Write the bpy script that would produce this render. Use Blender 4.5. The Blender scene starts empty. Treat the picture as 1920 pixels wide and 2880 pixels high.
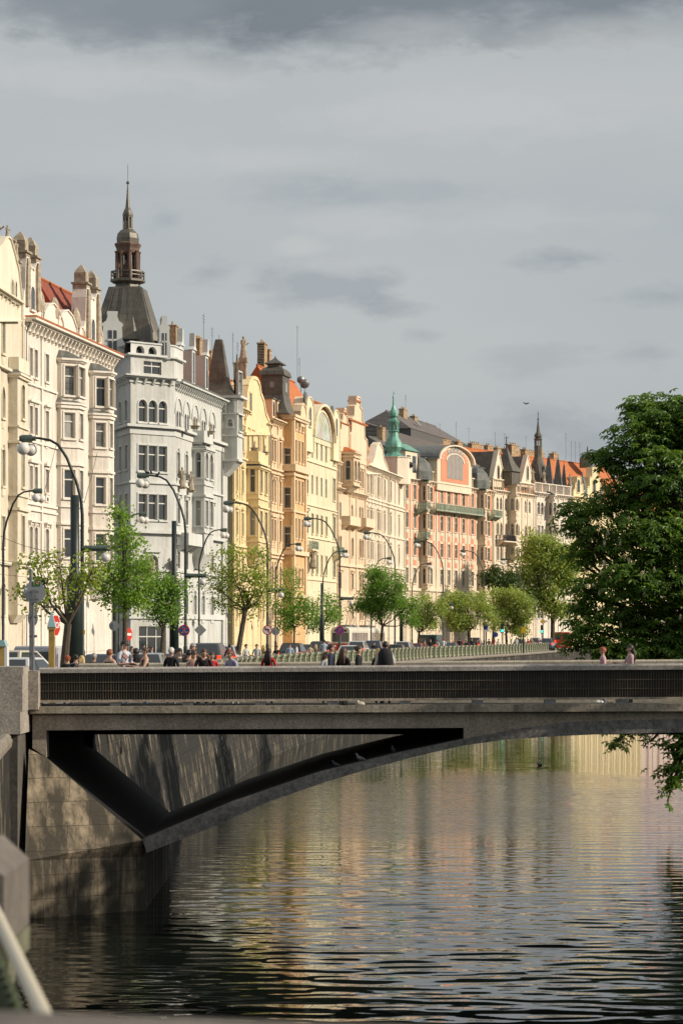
import bpy, bmesh, math, random
from mathutils import Vector, Matrix
R = random.Random(7)
F, HZ, CZ = 6800.0, 1785.0, 2.3
WZ = -4.36
PI = math.pi
C = bpy.data.collections.new('scene'); bpy.context.scene.collection.children.link(C)

def kk(px): return (px-960)/F
def pt(px, py, Y): return Vector((kk(px)*Y, Y, CZ-(py-HZ)/F*Y))
def interp(tab, x):
    if x <= tab[0][0]: a, b = tab[0], tab[1]
    elif x >= tab[-1][0]: a, b = tab[-2], tab[-1]
    else:
        for a, b in zip(tab, tab[1:]):
            if a[0] <= x <= b[0]: break
    return a[1]+(b[1]-a[1])*(x-a[0])/(b[0]-a[0])
RAIL = [(20,-8.9),(57,-7.6),(130,-5.0),(160,-2.1),(236,8.3),(262,13.4),(322,25.0),(365,32.5),(450,48.0),(600,80.0)]
BLD = [(-60,170),(65,184),(318,210),(490,232),(628,253),(780,281),(960,319),(1110,357),(1167,378),(1382,409),(1500,424),(1700,451),(1900,480),(2100,510)]
def railX(Y): return interp(RAIL, Y)
def bldY(px): return interp(BLD, px)
def raildir(Y):
    v = Vector((railX(Y+6)-railX(Y-6), 12, 0)).normalized(); return v
def solveY(px, off):
    f = lambda Y: railX(Y)-off-kk(px)*Y
    Y = 60.0; p = f(Y)
    while Y < 600:
        q = f(Y+1)
        if p < 0 <= q or p > 0 >= q: return Y+abs(p)/(abs(p)+abs(q))
        Y += 1; p = q
    return 400.0

# ---------- objects ----------
def link(o, parent=None):
    C.objects.link(o)
    if parent: o.parent = parent
    return o
def tag(o, label=None, cat=None, group=None, kind=None):
    if label: o['label'] = label
    if cat: o['category'] = cat
    if group: o['group'] = group
    if kind: o['kind'] = kind
    return o
def empty(name, loc=(0,0,0), rz=0, label=None, cat=None, group=None):
    o = bpy.data.objects.new(name, None); o.location = loc; o.rotation_euler = (0,0,rz); o.empty_display_size = .2
    link(o); return tag(o, label, cat, group)
def place(name, mesh, parent=None, loc=(0,0,0), rz=0, sc=1):
    o = bpy.data.objects.new(name, mesh); o.location = loc; o.rotation_euler = (0,0,rz)
    if sc != 1: o.scale = (sc,sc,sc)
    return link(o, parent)
def dup(root, loc, rz, label=None):
    r = root.copy(); C.objects.link(r); r.location = loc; r.rotation_euler = (0,0,rz)
    if label: r['label'] = label
    for ch in root.children:
        c = ch.copy(); C.objects.link(c); c.parent = r
        for g in ch.children:
            d = g.copy(); C.objects.link(d); d.parent = c
    return r

class MB:
    def __init__(s): s.v = []; s.f = []; s.m = []
    def add(s, vs, fs, m=0):
        n = len(s.v); s.v += [tuple(v) for v in vs]
        for f in fs: s.f.append([n+i for i in f]); s.m.append(m)
    def quad(s, a, b, c, d, m=0): s.add([a,b,c,d], [(0,1,2,3)], m)
    def poly(s, vs, m=0): s.add(vs, [tuple(range(len(vs)))], m)
    def box(s, x0, x1, y0, y1, z0, z1, m=0):
        s.add([(x0,y0,z0),(x1,y0,z0),(x1,y1,z0),(x0,y1,z0),(x0,y0,z1),(x1,y0,z1),(x1,y1,z1),(x0,y1,z1)],
              [(0,3,2,1),(4,5,6,7),(0,1,5,4),(1,2,6,5),(2,3,7,6),(3,0,4,7)], m)
    def prism(s, poly, axis, a, b, m=0):
        # poly: 2D pts; axis 'x': (y,z) profile along x; 'y': (x,z) along y; 'z': (x,y) along z
        n = len(poly)
        def P(p, t):
            return (t,p[0],p[1]) if axis == 'x' else (p[0],t,p[1]) if axis == 'y' else (p[0],p[1],t)
        vs = [P(p,a) for p in poly]+[P(p,b) for p in poly]
        fs = [tuple(range(n-1,-1,-1)), tuple(range(n,2*n))]+[(i,(i+1)%n,n+(i+1)%n,n+i) for i in range(n)]
        s.add(vs, fs, m)
    def tube(s, pts, rad, seg=6, m=0, cap=True):
        pts = [Vector(p) for p in pts]; n = len(pts)
        if not isinstance(rad, (list,tuple)): rad = [rad]*n
        base = len(s.v); ref = Vector((0,0,1)); pu = None
        for i, p in enumerate(pts):
            d = (pts[min(i+1,n-1)]-pts[max(i-1,0)])
            if d.length < 1e-9: d = Vector((0,0,1))
            d.normalize()
            if pu is None: pu = d.orthogonal().normalized()
            u = (pu-d*pu.dot(d))
            if u.length < 1e-6: u = d.orthogonal()
            u.normalize(); pu = u; w = d.cross(u)
            for k in range(seg):
                a = 2*PI*k/seg; s.v.append(tuple(p+(u*math.cos(a)+w*math.sin(a))*rad[i]))
        for i in range(n-1):
            for k in range(seg):
                a = base+i*seg+k; b = base+i*seg+(k+1)%seg
                s.f.append([a,b,b+seg,a+seg]); s.m.append(m)
        if cap:
            s.f.append([base+k for k in range(seg-1,-1,-1)]); s.m.append(m)
            s.f.append([base+(n-1)*seg+k for k in range(seg)]); s.m.append(m)
    def lathe(s, c, prof, seg=8, m=0, rot=0, sx=1, sy=1):
        base = len(s.v); n = len(prof)
        for r, z in prof:
            for k in range(seg):
                a = rot+2*PI*k/seg; s.v.append((c[0]+math.cos(a)*r*sx, c[1]+math.sin(a)*r*sy, c[2]+z))
        for i in range(n-1):
            for k in range(seg):
                a = base+i*seg+k; b = base+i*seg+(k+1)%seg
                s.f.append([a,b,b+seg,a+seg]); s.m.append(m)
        s.f.append([base+k for k in range(seg-1,-1,-1)]); s.m.append(m)
        s.f.append([base+(n-1)*seg+k for k in range(seg)]); s.m.append(m)
    def ball(s, c, r, seg=10, m=0, sz=1):
        n = max(4, seg//2)
        s.lathe(c, [(r*math.sin(PI*(i+.02)/(n+.04)), -r*sz*math.cos(PI*(i+.02)/(n+.04))) for i in range(n+1)], seg, m)
    def mesh(s, name, mats, smooth=False):
        me = bpy.data.meshes.new(name); me.from_pydata(s.v, [], s.f)
        for m in (mats if isinstance(mats, (list,tuple)) else [mats]): me.materials.append(m)
        me.polygons.foreach_set('material_index', s.m)
        if smooth: me.polygons.foreach_set('use_smooth', [True]*len(s.f))
        me.update(); return me
    def build(s, name, mats, parent=None, loc=(0,0,0), rz=0, smooth=False):
        return place(name, s.mesh(name, mats, smooth), parent, loc, rz)

# ---------- materials ----------
def newmat(name):
    m = bpy.data.materials.new(name); m.use_nodes = True
    nt = m.node_tree; b = nt.nodes['Principled BSDF']; return m, nt, b
def N(nt, t, **kw):
    n = nt.nodes.new(t)
    for k, v in kw.items():
        if k in n.inputs.keys(): n.inputs[k].default_value = v
        else: setattr(n, k, v)
    return n
def ramp(nt, fac, stops):
    r = nt.nodes.new('ShaderNodeValToRGB'); e = r.color_ramp.elements
    while len(e) < len(stops): e.new(.5)
    for i, (p, c) in enumerate(stops):
        e[i].position = p; e[i].color = (c[0],c[1],c[2],1) if hasattr(c,'__len__') else (c,c,c,1)
    nt.links.new(fac, r.inputs[0]); return r.outputs[0]
def sc3(c, k): return (min(1,c[0]*k), min(1,c[1]*k), min(1,c[2]*k), 1)
def mix(nt, a, b, fac, mode='MIX'):
    n = nt.nodes.new('ShaderNodeMix'); n.data_type = 'RGBA'; n.blend_type = mode
    for i, v in ((6,a),(7,b),(0,fac)):
        if hasattr(v, 'is_linked'): nt.links.new(v, n.inputs[i])
        else: n.inputs[i].default_value = v
    return n.outputs[2]
def simple(name, col, rough=.6, metal=0, noise=0, nscale=3, bump=0, bscale=20, emit=None, spec=None, stretch=None):
    m, nt, b = newmat(name); L = nt.links.new
    b.inputs['Roughness'].default_value = rough; b.inputs['Metallic'].default_value = metal
    if spec is not None: b.inputs['Specular IOR Level'].default_value = spec
    b.inputs['Base Color'].default_value = (*col[:3],1)
    if noise or bump:
        tc = N(nt, 'ShaderNodeTexCoord'); vec = tc.outputs['Object']
        if stretch:
            mp = N(nt, 'ShaderNodeMapping'); mp.inputs['Scale'].default_value = stretch; L(vec, mp.inputs[0]); vec = mp.outputs[0]
    if noise:
        n = N(nt, 'ShaderNodeTexNoise', Scale=nscale, Detail=6.0, Roughness=.65); L(vec, n.inputs['Vector'])
        L(ramp(nt, n.outputs[0], [(.3, sc3(col,1-noise)), (.7, sc3(col,1+noise))]), b.inputs['Base Color'])
    if bump:
        n = N(nt, 'ShaderNodeTexNoise', Scale=bscale, Detail=5.0); L(vec, n.inputs['Vector'])
        bp = N(nt, 'ShaderNodeBump', Strength=bump, Distance=.02); L(n.outputs[0], bp.inputs['Height']); L(bp.outputs[0], b.inputs['Normal'])
    if emit: b.inputs['Emission Color'].default_value = (*emit[:3],1); b.inputs['Emission Strength'].default_value = emit[3]
    return m
def stucco(name, col, relief=.8, dirt=.33):
    """painted render: blotches, rain streaks, faint block joints and low plaster relief"""
    m, nt, b = newmat(name); L = nt.links.new
    tc = N(nt, 'ShaderNodeTexCoord'); o = tc.outputs['Object']
    n1 = N(nt, 'ShaderNodeTexNoise', Scale=.35, Detail=5.0); L(o, n1.inputs['Vector'])
    mp = N(nt, 'ShaderNodeMapping'); mp.inputs['Scale'].default_value = (1.6,1.6,.12); L(o, mp.inputs[0])
    n2 = N(nt, 'ShaderNodeTexNoise', Scale=1.0, Detail=7.0, Roughness=.7); L(mp.outputs[0], n2.inputs['Vector'])
    c1 = ramp(nt, n1.outputs[0], [(.35, sc3(col,.93)), (.65, sc3(col,1.05))])
    dk = (col[0]*.62, col[1]*.56, col[2]*.48, 1)
    f = ramp(nt, n2.outputs[0], [(.46, 0), (.74, dirt*3)])
    c2 = mix(nt, c1, dk, f); L(c2, b.inputs['Base Color']); b.inputs['Roughness'].default_value = .88
    n3 = N(nt, 'ShaderNodeTexVoronoi', Scale=2.2); L(o, n3.inputs['Vector'])
    n4 = N(nt, 'ShaderNodeTexNoise', Scale=6.0, Detail=4.0); L(o, n4.inputs['Vector'])
    ad = N(nt, 'ShaderNodeMath', operation='ADD'); L(n3.outputs['Distance'], ad.inputs[0]); L(n4.outputs[0], ad.inputs[1])
    bp = N(nt, 'ShaderNodeBump', Strength=relief*.5, Distance=.05); L(ad.outputs[0], bp.inputs['Height']); L(bp.outputs[0], b.inputs['Normal'])
    return m
def rooftile(name, col, sx=3.2, sz=3.0):
    m, nt, b = newmat(name); L = nt.links.new
    tc = N(nt, 'ShaderNodeTexCoord'); o = tc.outputs['Object']
    w1 = N(nt, 'ShaderNodeTexWave', Scale=sx/2, wave_type='BANDS', bands_direction='X'); L(o, w1.inputs['Vector'])
    w2 = N(nt, 'ShaderNodeTexWave', Scale=sz/2, wave_type='BANDS', bands_direction='Z', wave_profile='SAW'); L(o, w2.inputs['Vector'])
    nn = N(nt, 'ShaderNodeTexNoise', Scale=2.0, Detail=8.0, Roughness=.8); L(o, nn.inputs['Vector'])
    c = ramp(nt, nn.outputs[0], [(.3, sc3(col,.62)), (.5, col), (.72, sc3(col,1.35))])
    c = mix(nt, c, (col[0]*.3,col[1]*.25,col[2]*.25,1), ramp(nt, w1.outputs[0], [(.05,.55),(.35,0)]))
    c = mix(nt, c, (col[0]*.3,col[1]*.25,col[2]*.25,1), ramp(nt, w2.outputs[0], [(.0,.5),(.25,0)]))
    L(c, b.inputs['Base Color']); b.inputs['Roughness'].default_value = .8
    ad = N(nt, 'ShaderNodeMath', operation='ADD'); L(w1.outputs[0], ad.inputs[0]); L(w2.outputs[0], ad.inputs[1])
    bp = N(nt, 'ShaderNodeBump', Strength=.8, Distance=.08); L(ad.outputs[0], bp.inputs['Height']); L(bp.outputs[0], b.inputs['Normal'])
    return m
def sheetmetal(name, col, seam=1.0, rough=.5):
    m, nt, b = newmat(name); L = nt.links.new
    tc = N(nt, 'ShaderNodeTexCoord'); o = tc.outputs['Object']
    nn = N(nt, 'ShaderNodeTexNoise', Scale=.9, Detail=8.0, Roughness=.75); L(o, nn.inputs['Vector'])
    mp = N(nt, 'ShaderNodeMapping'); mp.inputs['Scale'].default_value = (3,3,.25); L(o, mp.inputs[0])
    n2 = N(nt, 'ShaderNodeTexNoise', Scale=1.0, Detail=5.0); L(mp.outputs[0], n2.inputs['Vector'])
    c = ramp(nt, nn.outputs[0], [(.3, sc3(col,.6)), (.7, sc3(col,1.45))])
    c = mix(nt, c, sc3(col,.45), ramp(nt, n2.outputs[0], [(.5,0),(.75,.7)]))
    w2 = N(nt, 'ShaderNodeTexWave', Scale=seam/2, wave_type='BANDS', bands_direction='Z'); L(o, w2.inputs['Vector'])
    c = mix(nt, c, sc3(col,.35), ramp(nt, w2.outputs[0], [(.0,.3),(.04,0)]))
    L(c, b.inputs['Base Color']); b.inputs['Roughness'].default_value = rough; b.inputs['Metallic'].default_value = .25
    bp = N(nt, 'ShaderNodeBump', Strength=.25, Distance=.05); L(nn.outputs[0], bp.inputs['Height']); L(bp.outputs[0], b.inputs['Normal'])
    return m
def blocks(name, c1, c2, scale=1.0, bw=1.1, rh=.45, mortar=(.05,.045,.04), msize=.02, streak=.6, rot=(PI/2,0,0), stain=(.04,.035,.028), bumpy=.5, noise_s=2.0, st0=.45, sz=.16):
    m, nt, b = newmat(name); L = nt.links.new
    tc = N(nt, 'ShaderNodeTexCoord'); o = tc.outputs['Object']
    mp = N(nt, 'ShaderNodeMapping', vector_type='POINT'); mp.inputs['Rotation'].default_value = rot; L(o, mp.inputs[0])
    br = N(nt, 'ShaderNodeTexBrick', Scale=scale); br.inputs['Brick Width'].default_value = bw; br.inputs['Row Height'].default_value = rh
    br.inputs['Mortar Size'].default_value = msize; br.inputs['Mortar Smooth'].default_value = .3
    br.inputs['Color1'].default_value = (*c1,1); br.inputs['Color2'].default_value = (*c2,1); br.inputs['Mortar'].default_value = (*mortar,1)
    L(mp.outputs[0], br.inputs['Vector'])
    nn = N(nt, 'ShaderNodeTexNoise', Scale=noise_s, Detail=9.0, Roughness=.75); L(o, nn.inputs['Vector'])
    ms = N(nt, 'ShaderNodeMapping'); ms.inputs['Scale'].default_value = (1.1,1.1,sz); L(o, ms.inputs[0])
    n2 = N(nt, 'ShaderNodeTexNoise', Scale=1.6, Detail=6.0, Roughness=.65); L(ms.outputs[0], n2.inputs['Vector'])
    c = mix(nt, br.outputs[0], ramp(nt, nn.outputs[0], [(.3,.35),(.7,1.5)]), .75, 'MULTIPLY')
    c = mix(nt, c, (*stain,1), ramp(nt, n2.outputs[0], [(st0,0),(st0+.14,streak)]))
    L(c, b.inputs['Base Color']); b.inputs['Roughness'].default_value = .9
    ad = N(nt, 'ShaderNodeMath', operation='SUBTRACT'); L(nn.outputs[0], ad.inputs[0]); L(br.outputs['Fac'], ad.inputs[1])
    bp = N(nt, 'ShaderNodeBump', Strength=bumpy, Distance=.06); L(ad.outputs[0], bp.inputs['Height']); L(bp.outputs[0], b.inputs['Normal'])
    return m
def granite(name, col, fleck=.55, streak=.4, scale=14):
    m, nt, b = newmat(name); L = nt.links.new
    tc = N(nt, 'ShaderNodeTexCoord'); o = tc.outputs['Object']
    n0 = N(nt, 'ShaderNodeTexNoise', Scale=scale, Detail=8.0, Roughness=.8); L(o, n0.inputs['Vector'])
    n1 = N(nt, 'ShaderNodeTexNoise', Scale=.8, Detail=6.0, Roughness=.7); L(o, n1.inputs['Vector'])
    ms = N(nt, 'ShaderNodeMapping'); ms.inputs['Scale'].default_value = (2.5,2.5,.35); L(o, ms.inputs[0])
    n2 = N(nt, 'ShaderNodeTexNoise', Scale=1.2, Detail=8.0, Roughness=.7); L(ms.outputs[0], n2.inputs['Vector'])
    c = ramp(nt, n0.outputs[0], [(.35, sc3(col,1-fleck)), (.5, col), (.66, sc3(col,1+fleck))])
    c = mix(nt, c, ramp(nt, n1.outputs[0], [(.3,.6),(.7,1.25)]), .8, 'MULTIPLY')
    c = mix(nt, c, sc3(col,.3), ramp(nt, n2.outputs[0], [(.48,0),(.7,streak)]))
    L(c, b.inputs['Base Color']); b.inputs['Roughness'].default_value = .85
    bp = N(nt, 'ShaderNodeBump', Strength=.4, Distance=.02); L(n0.outputs[0], bp.inputs['Height']); L(bp.outputs[0], b.inputs['Normal'])
    return m
def leafmat(name, a, c, trans=.35):
    m, nt, b = newmat(name); L = nt.links.new
    g = N(nt, 'ShaderNodeNewGeometry'); tc = N(nt, 'ShaderNodeTexCoord'); nn = N(nt, 'ShaderNodeTexNoise', Scale=.9, Detail=3.0); L(tc.outputs['Object'], nn.inputs['Vector'])
    k = N(nt, 'ShaderNodeMath', operation='MULTIPLY_ADD'); L(nn.outputs[0], k.inputs[0]); k.inputs[1].default_value = 2.2; k.inputs[2].default_value = -1.1
    k2 = N(nt, 'ShaderNodeMath', operation='MULTIPLY_ADD', use_clamp=True); L(g.outputs['Random Per Island'], k2.inputs[0]); k2.inputs[1].default_value = .7; L(k.outputs[0], k2.inputs[2])
    k3 = N(nt, 'ShaderNodeMath', operation='ADD', use_clamp=True); L(k2.outputs[0], k3.inputs[0]); k3.inputs[1].default_value = .15; rr = k3.outputs[0]
    L(ramp(nt, rr, [(0, a), (.6, [(a[i]+c[i])/2 for i in range(3)]), (1, c)]), b.inputs['Base Color'])
    b.inputs['Roughness'].default_value = .5
    t = N(nt, 'ShaderNodeBsdfTranslucent'); L(ramp(nt, rr, [(0, sc3(c,.9)), (1, (c[0]*1.6,c[1]*1.35,c[2]*.7))]), t.inputs[0])
    mx = N(nt, 'ShaderNodeMixShader', Fac=trans); L(b.outputs[0], mx.inputs[1]); L(t.outputs[0], mx.inputs[2])
    L(mx.outputs[0], nt.nodes['Material Output'].inputs[0]); return m

M = {}
M['glass'] = simple('window glass', (.035,.04,.045), .06, spec=.9)
M['curtain'] = simple('curtained glass', (.30,.29,.26), .25, noise=.3, nscale=2, stretch=(4,4,.4))
M['blind'] = simple('half drawn blind behind glass', (.14,.135,.12), .12, noise=.8, nscale=1.3, spec=.8, stretch=(.5,.5,2))
M['frame'] = simple('white window paint', (.62,.60,.54), .5)
M['brownframe'] = simple('brown window paint', (.16,.08,.05), .5)
M['redtile'] = rooftile('orange clay tile', (.66,.21,.07))
M['darktile'] = rooftile('weathered red clay tile', (.34,.085,.05))
M['slate'] = rooftile('grey slate', (.17,.15,.14), 2.5, 4)
M['darkcu'] = sheetmetal('weathered dark copper', (.13,.115,.09))
M['greencu'] = sheetmetal('green patinated copper', (.16,.36,.28), .7)
M['palecu'] = sheetmetal('pale green verdigris iron', (.36,.43,.33), .7)
M['lead'] = sheetmetal('grey sheet roof', (.16,.165,.15))
M['brick'] = blocks('yellow chimney brick', (.64,.46,.27), (.50,.34,.19), 1, .3, .1, msize=.012, streak=.2)
M['stone'] = simple('carved sandstone', (.36,.30,.22), .9, noise=.45, nscale=2.5, bump=.6, bscale=9)
M['lampgreen'] = simple('dark green lamp paint', (.012,.022,.019), .45, noise=.3, nscale=2)
M['capgreen'] = simple('worn green lamp hood', (.07,.10,.08), .5, noise=.4, nscale=6)
M['globe'] = simple('opal glass globe', (.72,.68,.62), .12, noise=.12, nscale=5)
M['steel'] = simple('galvanised steel', (.20,.20,.205), .4, metal=.4, noise=.3, nscale=5)
M['black'] = simple('black rubber', (.015,.015,.016), .6)
M['asphalt'] = simple('asphalt', (.055,.055,.055), .9, noise=.3, nscale=1.5, bump=.3)
M['paving'] = blocks('mosaic paving', (.26,.25,.23), (.20,.19,.18), 1, .4, .4, streak=.2, rot=(0,0,0))
M['paint'] = simple('road paint', (.7,.7,.68), .7)
M['bark'] = simple('bark', (.085,.065,.045), .95, noise=.5, nscale=4, bump=.8, bscale=8, stretch=(3,3,.6))
M['redpaint'] = simple('red sign paint', (.55,.03,.02), .4)
M['bluepaint'] = simple('blue sign paint', (.03,.07,.30), .4)
M['whitepaint'] = simple('white sign paint', (.75,.74,.72), .4)
M['yellowpaint'] = simple('yellow sign paint', (.70,.42,.02), .5)
M['signgrey'] = simple('grey sign back', (.27,.28,.29), .45, noise=.08, nscale=3)
M['tail'] = simple('lit tail lamp', (.5,.02,.01), .3, emit=(1,.05,.01,2.2))
M['headlamp'] = simple('headlamp lens', (.7,.7,.7), .1)
M['chrome'] = simple('rim alloy', (.5,.5,.5), .3, metal=.8)
# ---------- buildings ----------
def offs(plan, d):
    """offset an open polyline outward (to the right of its direction) by d, mitred"""
    n = len(plan); out = []
    def nr(a, b):
        dx, dy = b[0]-a[0], b[1]-a[1]; l = math.hypot(dx,dy) or 1; return (dy/l, -dx/l)
    for i, p in enumerate(plan):
        a = nr(plan[i-1], p) if i > 0 else None; c = nr(p, plan[i+1]) if i < n-1 else None
        if a is None: a = c
        if c is None: c = a
        mx, my = a[0]+c[0], a[1]+c[1]; l = mx*mx+my*my
        if l < .2: mx, my, k = c[0], c[1], 1
        else: k = 2/l
        out.append((p[0]+mx*k*d, p[1]+my*k*d))
    return out
class TB:
    def __init__(s): s.l = []
    def new(s): s.l.append(MB()); return s.l[-1]
def band(mb, plan, z, h, proj, m=0, sink=.06):
    if isinstance(mb, TB): mb = mb.new()
    a = offs(plan, -sink); b = offs(plan, proj)
    for i in range(len(plan)-1):
        mb.add([(*a[i],z),(*b[i],z),(*b[i+1],z),(*a[i+1],z),(*a[i],z+h),(*b[i],z+h),(*b[i+1],z+h),(*a[i+1],z+h)],
               [(0,3,2,1),(4,5,6,7),(1,2,6,5)]+([(0,1,5,4)] if i == 0 else [])+([(2,3,7,6)] if i == len(plan)-2 else []), m)
def arch_pts(w, h, kind, n=8):
    if kind == 'a':
        r = w/2; return [(r*math.cos(PI*k/n), h-r+r*math.sin(PI*k/n)) for k in range(n+1)]
    if kind == 'g':
        q = []; r = w  # pointed arch
        zs = h-w*.866
        for k in range(5): a = PI/3*k/4; q.append((-w/2+w*math.cos(a), zs+w*math.sin(a)))
        return q+[(-x, z) for x, z in q[-2::-1]]
    if kind == 's':
        r = w/2; hh = min(.25*w, .3); return [(r*math.cos(PI*k/n), h-hh+hh*math.sin(PI*k/n)) for k in range(n+1)]
    return [(w/2,h),(-w/2,h)]
def wall_seg(mb, p0, p1, z0, z1, holes=(), m=0, rev=.26):
    L = math.hypot(p1[0]-p0[0], p1[1]-p0[1])
    if L < .01: return
    tx, ty = (p1[0]-p0[0])/L, (p1[1]-p0[1])/L
    P = lambda u, d, z: (p0[0]+tx*u-ty*d, p0[1]+ty*u+tx*d, z)
    hs = [(u-w/2, u+w/2, z, z+h, k, u, w, h) for (u,w,z,h,k) in holes]
    us = sorted({0, L, *[a for q in hs for a in q[:2] if 0 < a < L]}); zs = sorted({z0, z1, *[a for q in hs for a in q[2:4] if z0 < a < z1]})
    for ua, ub in zip(us, us[1:]):
        run = None
        for za, zb in zip(zs, zs[1:]):
            cu, cz = (ua+ub)/2, (za+zb)/2
            if any(q[0] < cu < q[1] and q[2] < cz < q[3] for q in hs):
                if run: mb.quad(P(ua,0,run[0]), P(ub,0,run[0]), P(ub,0,run[1]), P(ua,0,run[1]), m); run = None
            else: run = (run[0], zb) if run else (za, zb)
        if run: mb.quad(P(ua,0,run[0]), P(ub,0,run[0]), P(ub,0,run[1]), P(ua,0,run[1]), m)
    for (ua, ub, za, zb, k, u, w, h) in hs:
        ap = arch_pts(w, h, k); zsp = za+ap[0][1]
        mb.quad(P(ua,0,za), P(ua,rev,za), P(ub,rev,za), P(ub,0,za), m)
        mb.quad(P(ua,0,za), P(ua,0,zsp), P(ua,rev,zsp), P(ua,rev,za), m)
        mb.quad(P(ub,0,za), P(ub,rev,za), P(ub,rev,zsp), P(ub,0,zsp), m)
        for a, c in zip(ap, ap[1:]):
            mb.quad(P(u+a[0],0,za+a[1]), P(u+a[0],rev,za+a[1]), P(u+c[0],rev,za+c[1]), P(u+c[0],0,za+c[1]), m)
            if k != 'r':
                s = ub if (a[0]+c[0]) > 0 else ua
                mb.poly([P(s,0,zb), P(u+a[0],0,za+a[1]), P(u+c[0],0,za+c[1])], m)
class Bld:
    def __init__(s, name, label, px0, Y0, px1, Y1, wall, trim, frame='frame', seed=1, cat='building', group=None):
        s.r = random.Random(seed)
        s.P0 = Vector((kk(px0)*Y0, Y0)); s.P1 = Vector((kk(px1)*Y1, Y1)); d = s.P1-s.P0; s.W = d.length; s.t = d/s.W
        s.inw = Vector((-s.t.y, s.t.x)); s.root = empty(name, (s.P0.x, s.P0.y, 0), math.atan2(s.t.y, s.t.x), label, cat, group)
        s.wall = wall; s.trim = trim; s.frame = M[frame]; s.cache = {}; s.mb = MB(); s.tb = TB(); s.nwin = 0
    def u(s, px, off=0):
        k = kk(px); O = s.P0+s.inw*off; return (k*O.y-O.x)/(s.t.x-k*s.t.y)
    def Y(s, px, off=0): return s.P0.y+s.inw.y*off+s.u(px,off)*s.t.y
    def z(s, px, py, off=0): return CZ-(py-HZ)/F*s.Y(px,off)
    def loc(s, px, Yw):
        q = Vector((kk(px)*Yw, Yw))-s.P0; return (q.dot(s.t), q.dot(s.inw))
    def zw(s, py, Yw): return CZ-(py-HZ)/F*Yw
    def part(s, name, mb, mats, parent=None, smooth=False): return mb.build(name, mats, parent or s.root, smooth=smooth)
    def winmeshes(s, w, h, kind, hood, mull, curt, trans=.66):
        key = (round(w,2), round(h,2), kind, hood, mull, curt)
        if key in s.cache: return s.cache[key]
        a = MB(); ap = arch_pts(w, h, kind); z1 = ap[0][1]
        if hood != 'n':
            a.box(-w/2-.16, w/2+.16, -.17, .03, -.15, 0)
            a.box(-w/2-.13, -w/2-.01, -.07, .03, 0, z1); a.box(w/2+.01, w/2+.13, -.07, .03, 0, z1)
            if kind == 'r': a.box(-w/2-.13, w/2+.13, -.07, .03, h+.01, h+.15)
            else:
                for p, q in zip(ap, ap[1:]):
                    e = 1+.26/w; c = z1
                    P1, Q1 = (p[0]*e, c+(p[1]-c)*e), (q[0]*e, c+(q[1]-c)*e)
                    a.quad((p[0],-.07,p[1]), (P1[0],-.07,P1[1]), (Q1[0],-.07,Q1[1]), (q[0],-.07,q[1]))
                    a.quad((P1[0],-.07,P1[1]), (P1[0],.03,P1[1]), (Q1[0],.03,Q1[1]), (Q1[0],-.07,Q1[1]))
        if hood == 'h':   # shelf hood on consoles
            a.box(-w/2-.28, w/2+.28, -.3, .03, h+.34, h+.47); a.box(-w/2-.2, w/2+.2, -.12, .03, h+.15, h+.34)
            a.box(-w/2-.2, -w/2-.06, -.24, -.12, h+.02, h+.34); a.box(w/2+.06, w/2+.2, -.24, -.12, h+.02, h+.34)
        if hood == 'p':
            a.prism([(-w/2-.34,h+.3),(w/2+.34,h+.3),(w/2+.34,h+.42),(0,h+.42+.32*w),(-w/2-.34,h+.42)], 'y', -.3, .03)
            a.box(-w/2-.2, w/2+.2, -.12, .03, h+.15, h+.3)
        if hood == 'c':   # curved hood and apron
            q = [(-w/2-.3,h+.25)]+[((w/2+.3)*-math.cos(PI*k/8), h+.25+(.35*w)*math.sin(PI*k/8)+.12) for k in range(9)]+[(w/2+.3,h+.25)]
            a.prism(q, 'y', -.28, .03); a.box(-w/2-.05, w/2+.05, -.1, .03, -.75, -.15)
        if hood == 'b':   # keystone and apron block
            a.box(-.12, .12, -.2, .03, h+.02, h+.4); a.box(-w/2-.02, w/2+.02, -.09, .03, -.7, -.15)
        f = MB(); t = .075; y0, y1 = .17, .24
        f.box(-w/2, -w/2+t, y0, y1, 0, z1); f.box(w/2-t, w/2, y0, y1, 0, z1); f.box(-w/2+t, w/2-t, y0, y1, 0, t)
        if kind == 'r': f.box(-w/2+t, w/2-t, y0, y1, h-t, h)
        else:
            for p, q in zip(ap, ap[1:]):
                e = 1-2*t/w; f.quad((p[0],y0,p[1]), (q[0],y0,q[1]), (q[0]*e,y0,z1+(q[1]-z1)*e), (p[0]*e,y0,z1+(p[1]-z1)*e))
        zt = min(h*trans, z1)
        f.box(-w/2+t, w/2-t, y0-.02, y1, zt-.05, zt+.05)
        for k in range(mull):
            x = -w/2+w*(k+1)/(mull+1); f.box(x-.035, x+.035, y0-.01, y1-.005, t, (h if kind != 'r' else h-t)-(0 if kind == 'r' else .02))
        g = MB(); gy = .225
        g.poly([(-w/2,gy,0),(w/2,gy,0)]+[(x,gy,z) for x, z in ap])
        r = (a.mesh('window', s.trim), f.mesh('frame', s.frame), g.mesh('pane', M['curtain' if curt is True else 'blind' if curt == 2 else 'glass']))
        s.cache[key] = r; return r
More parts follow.
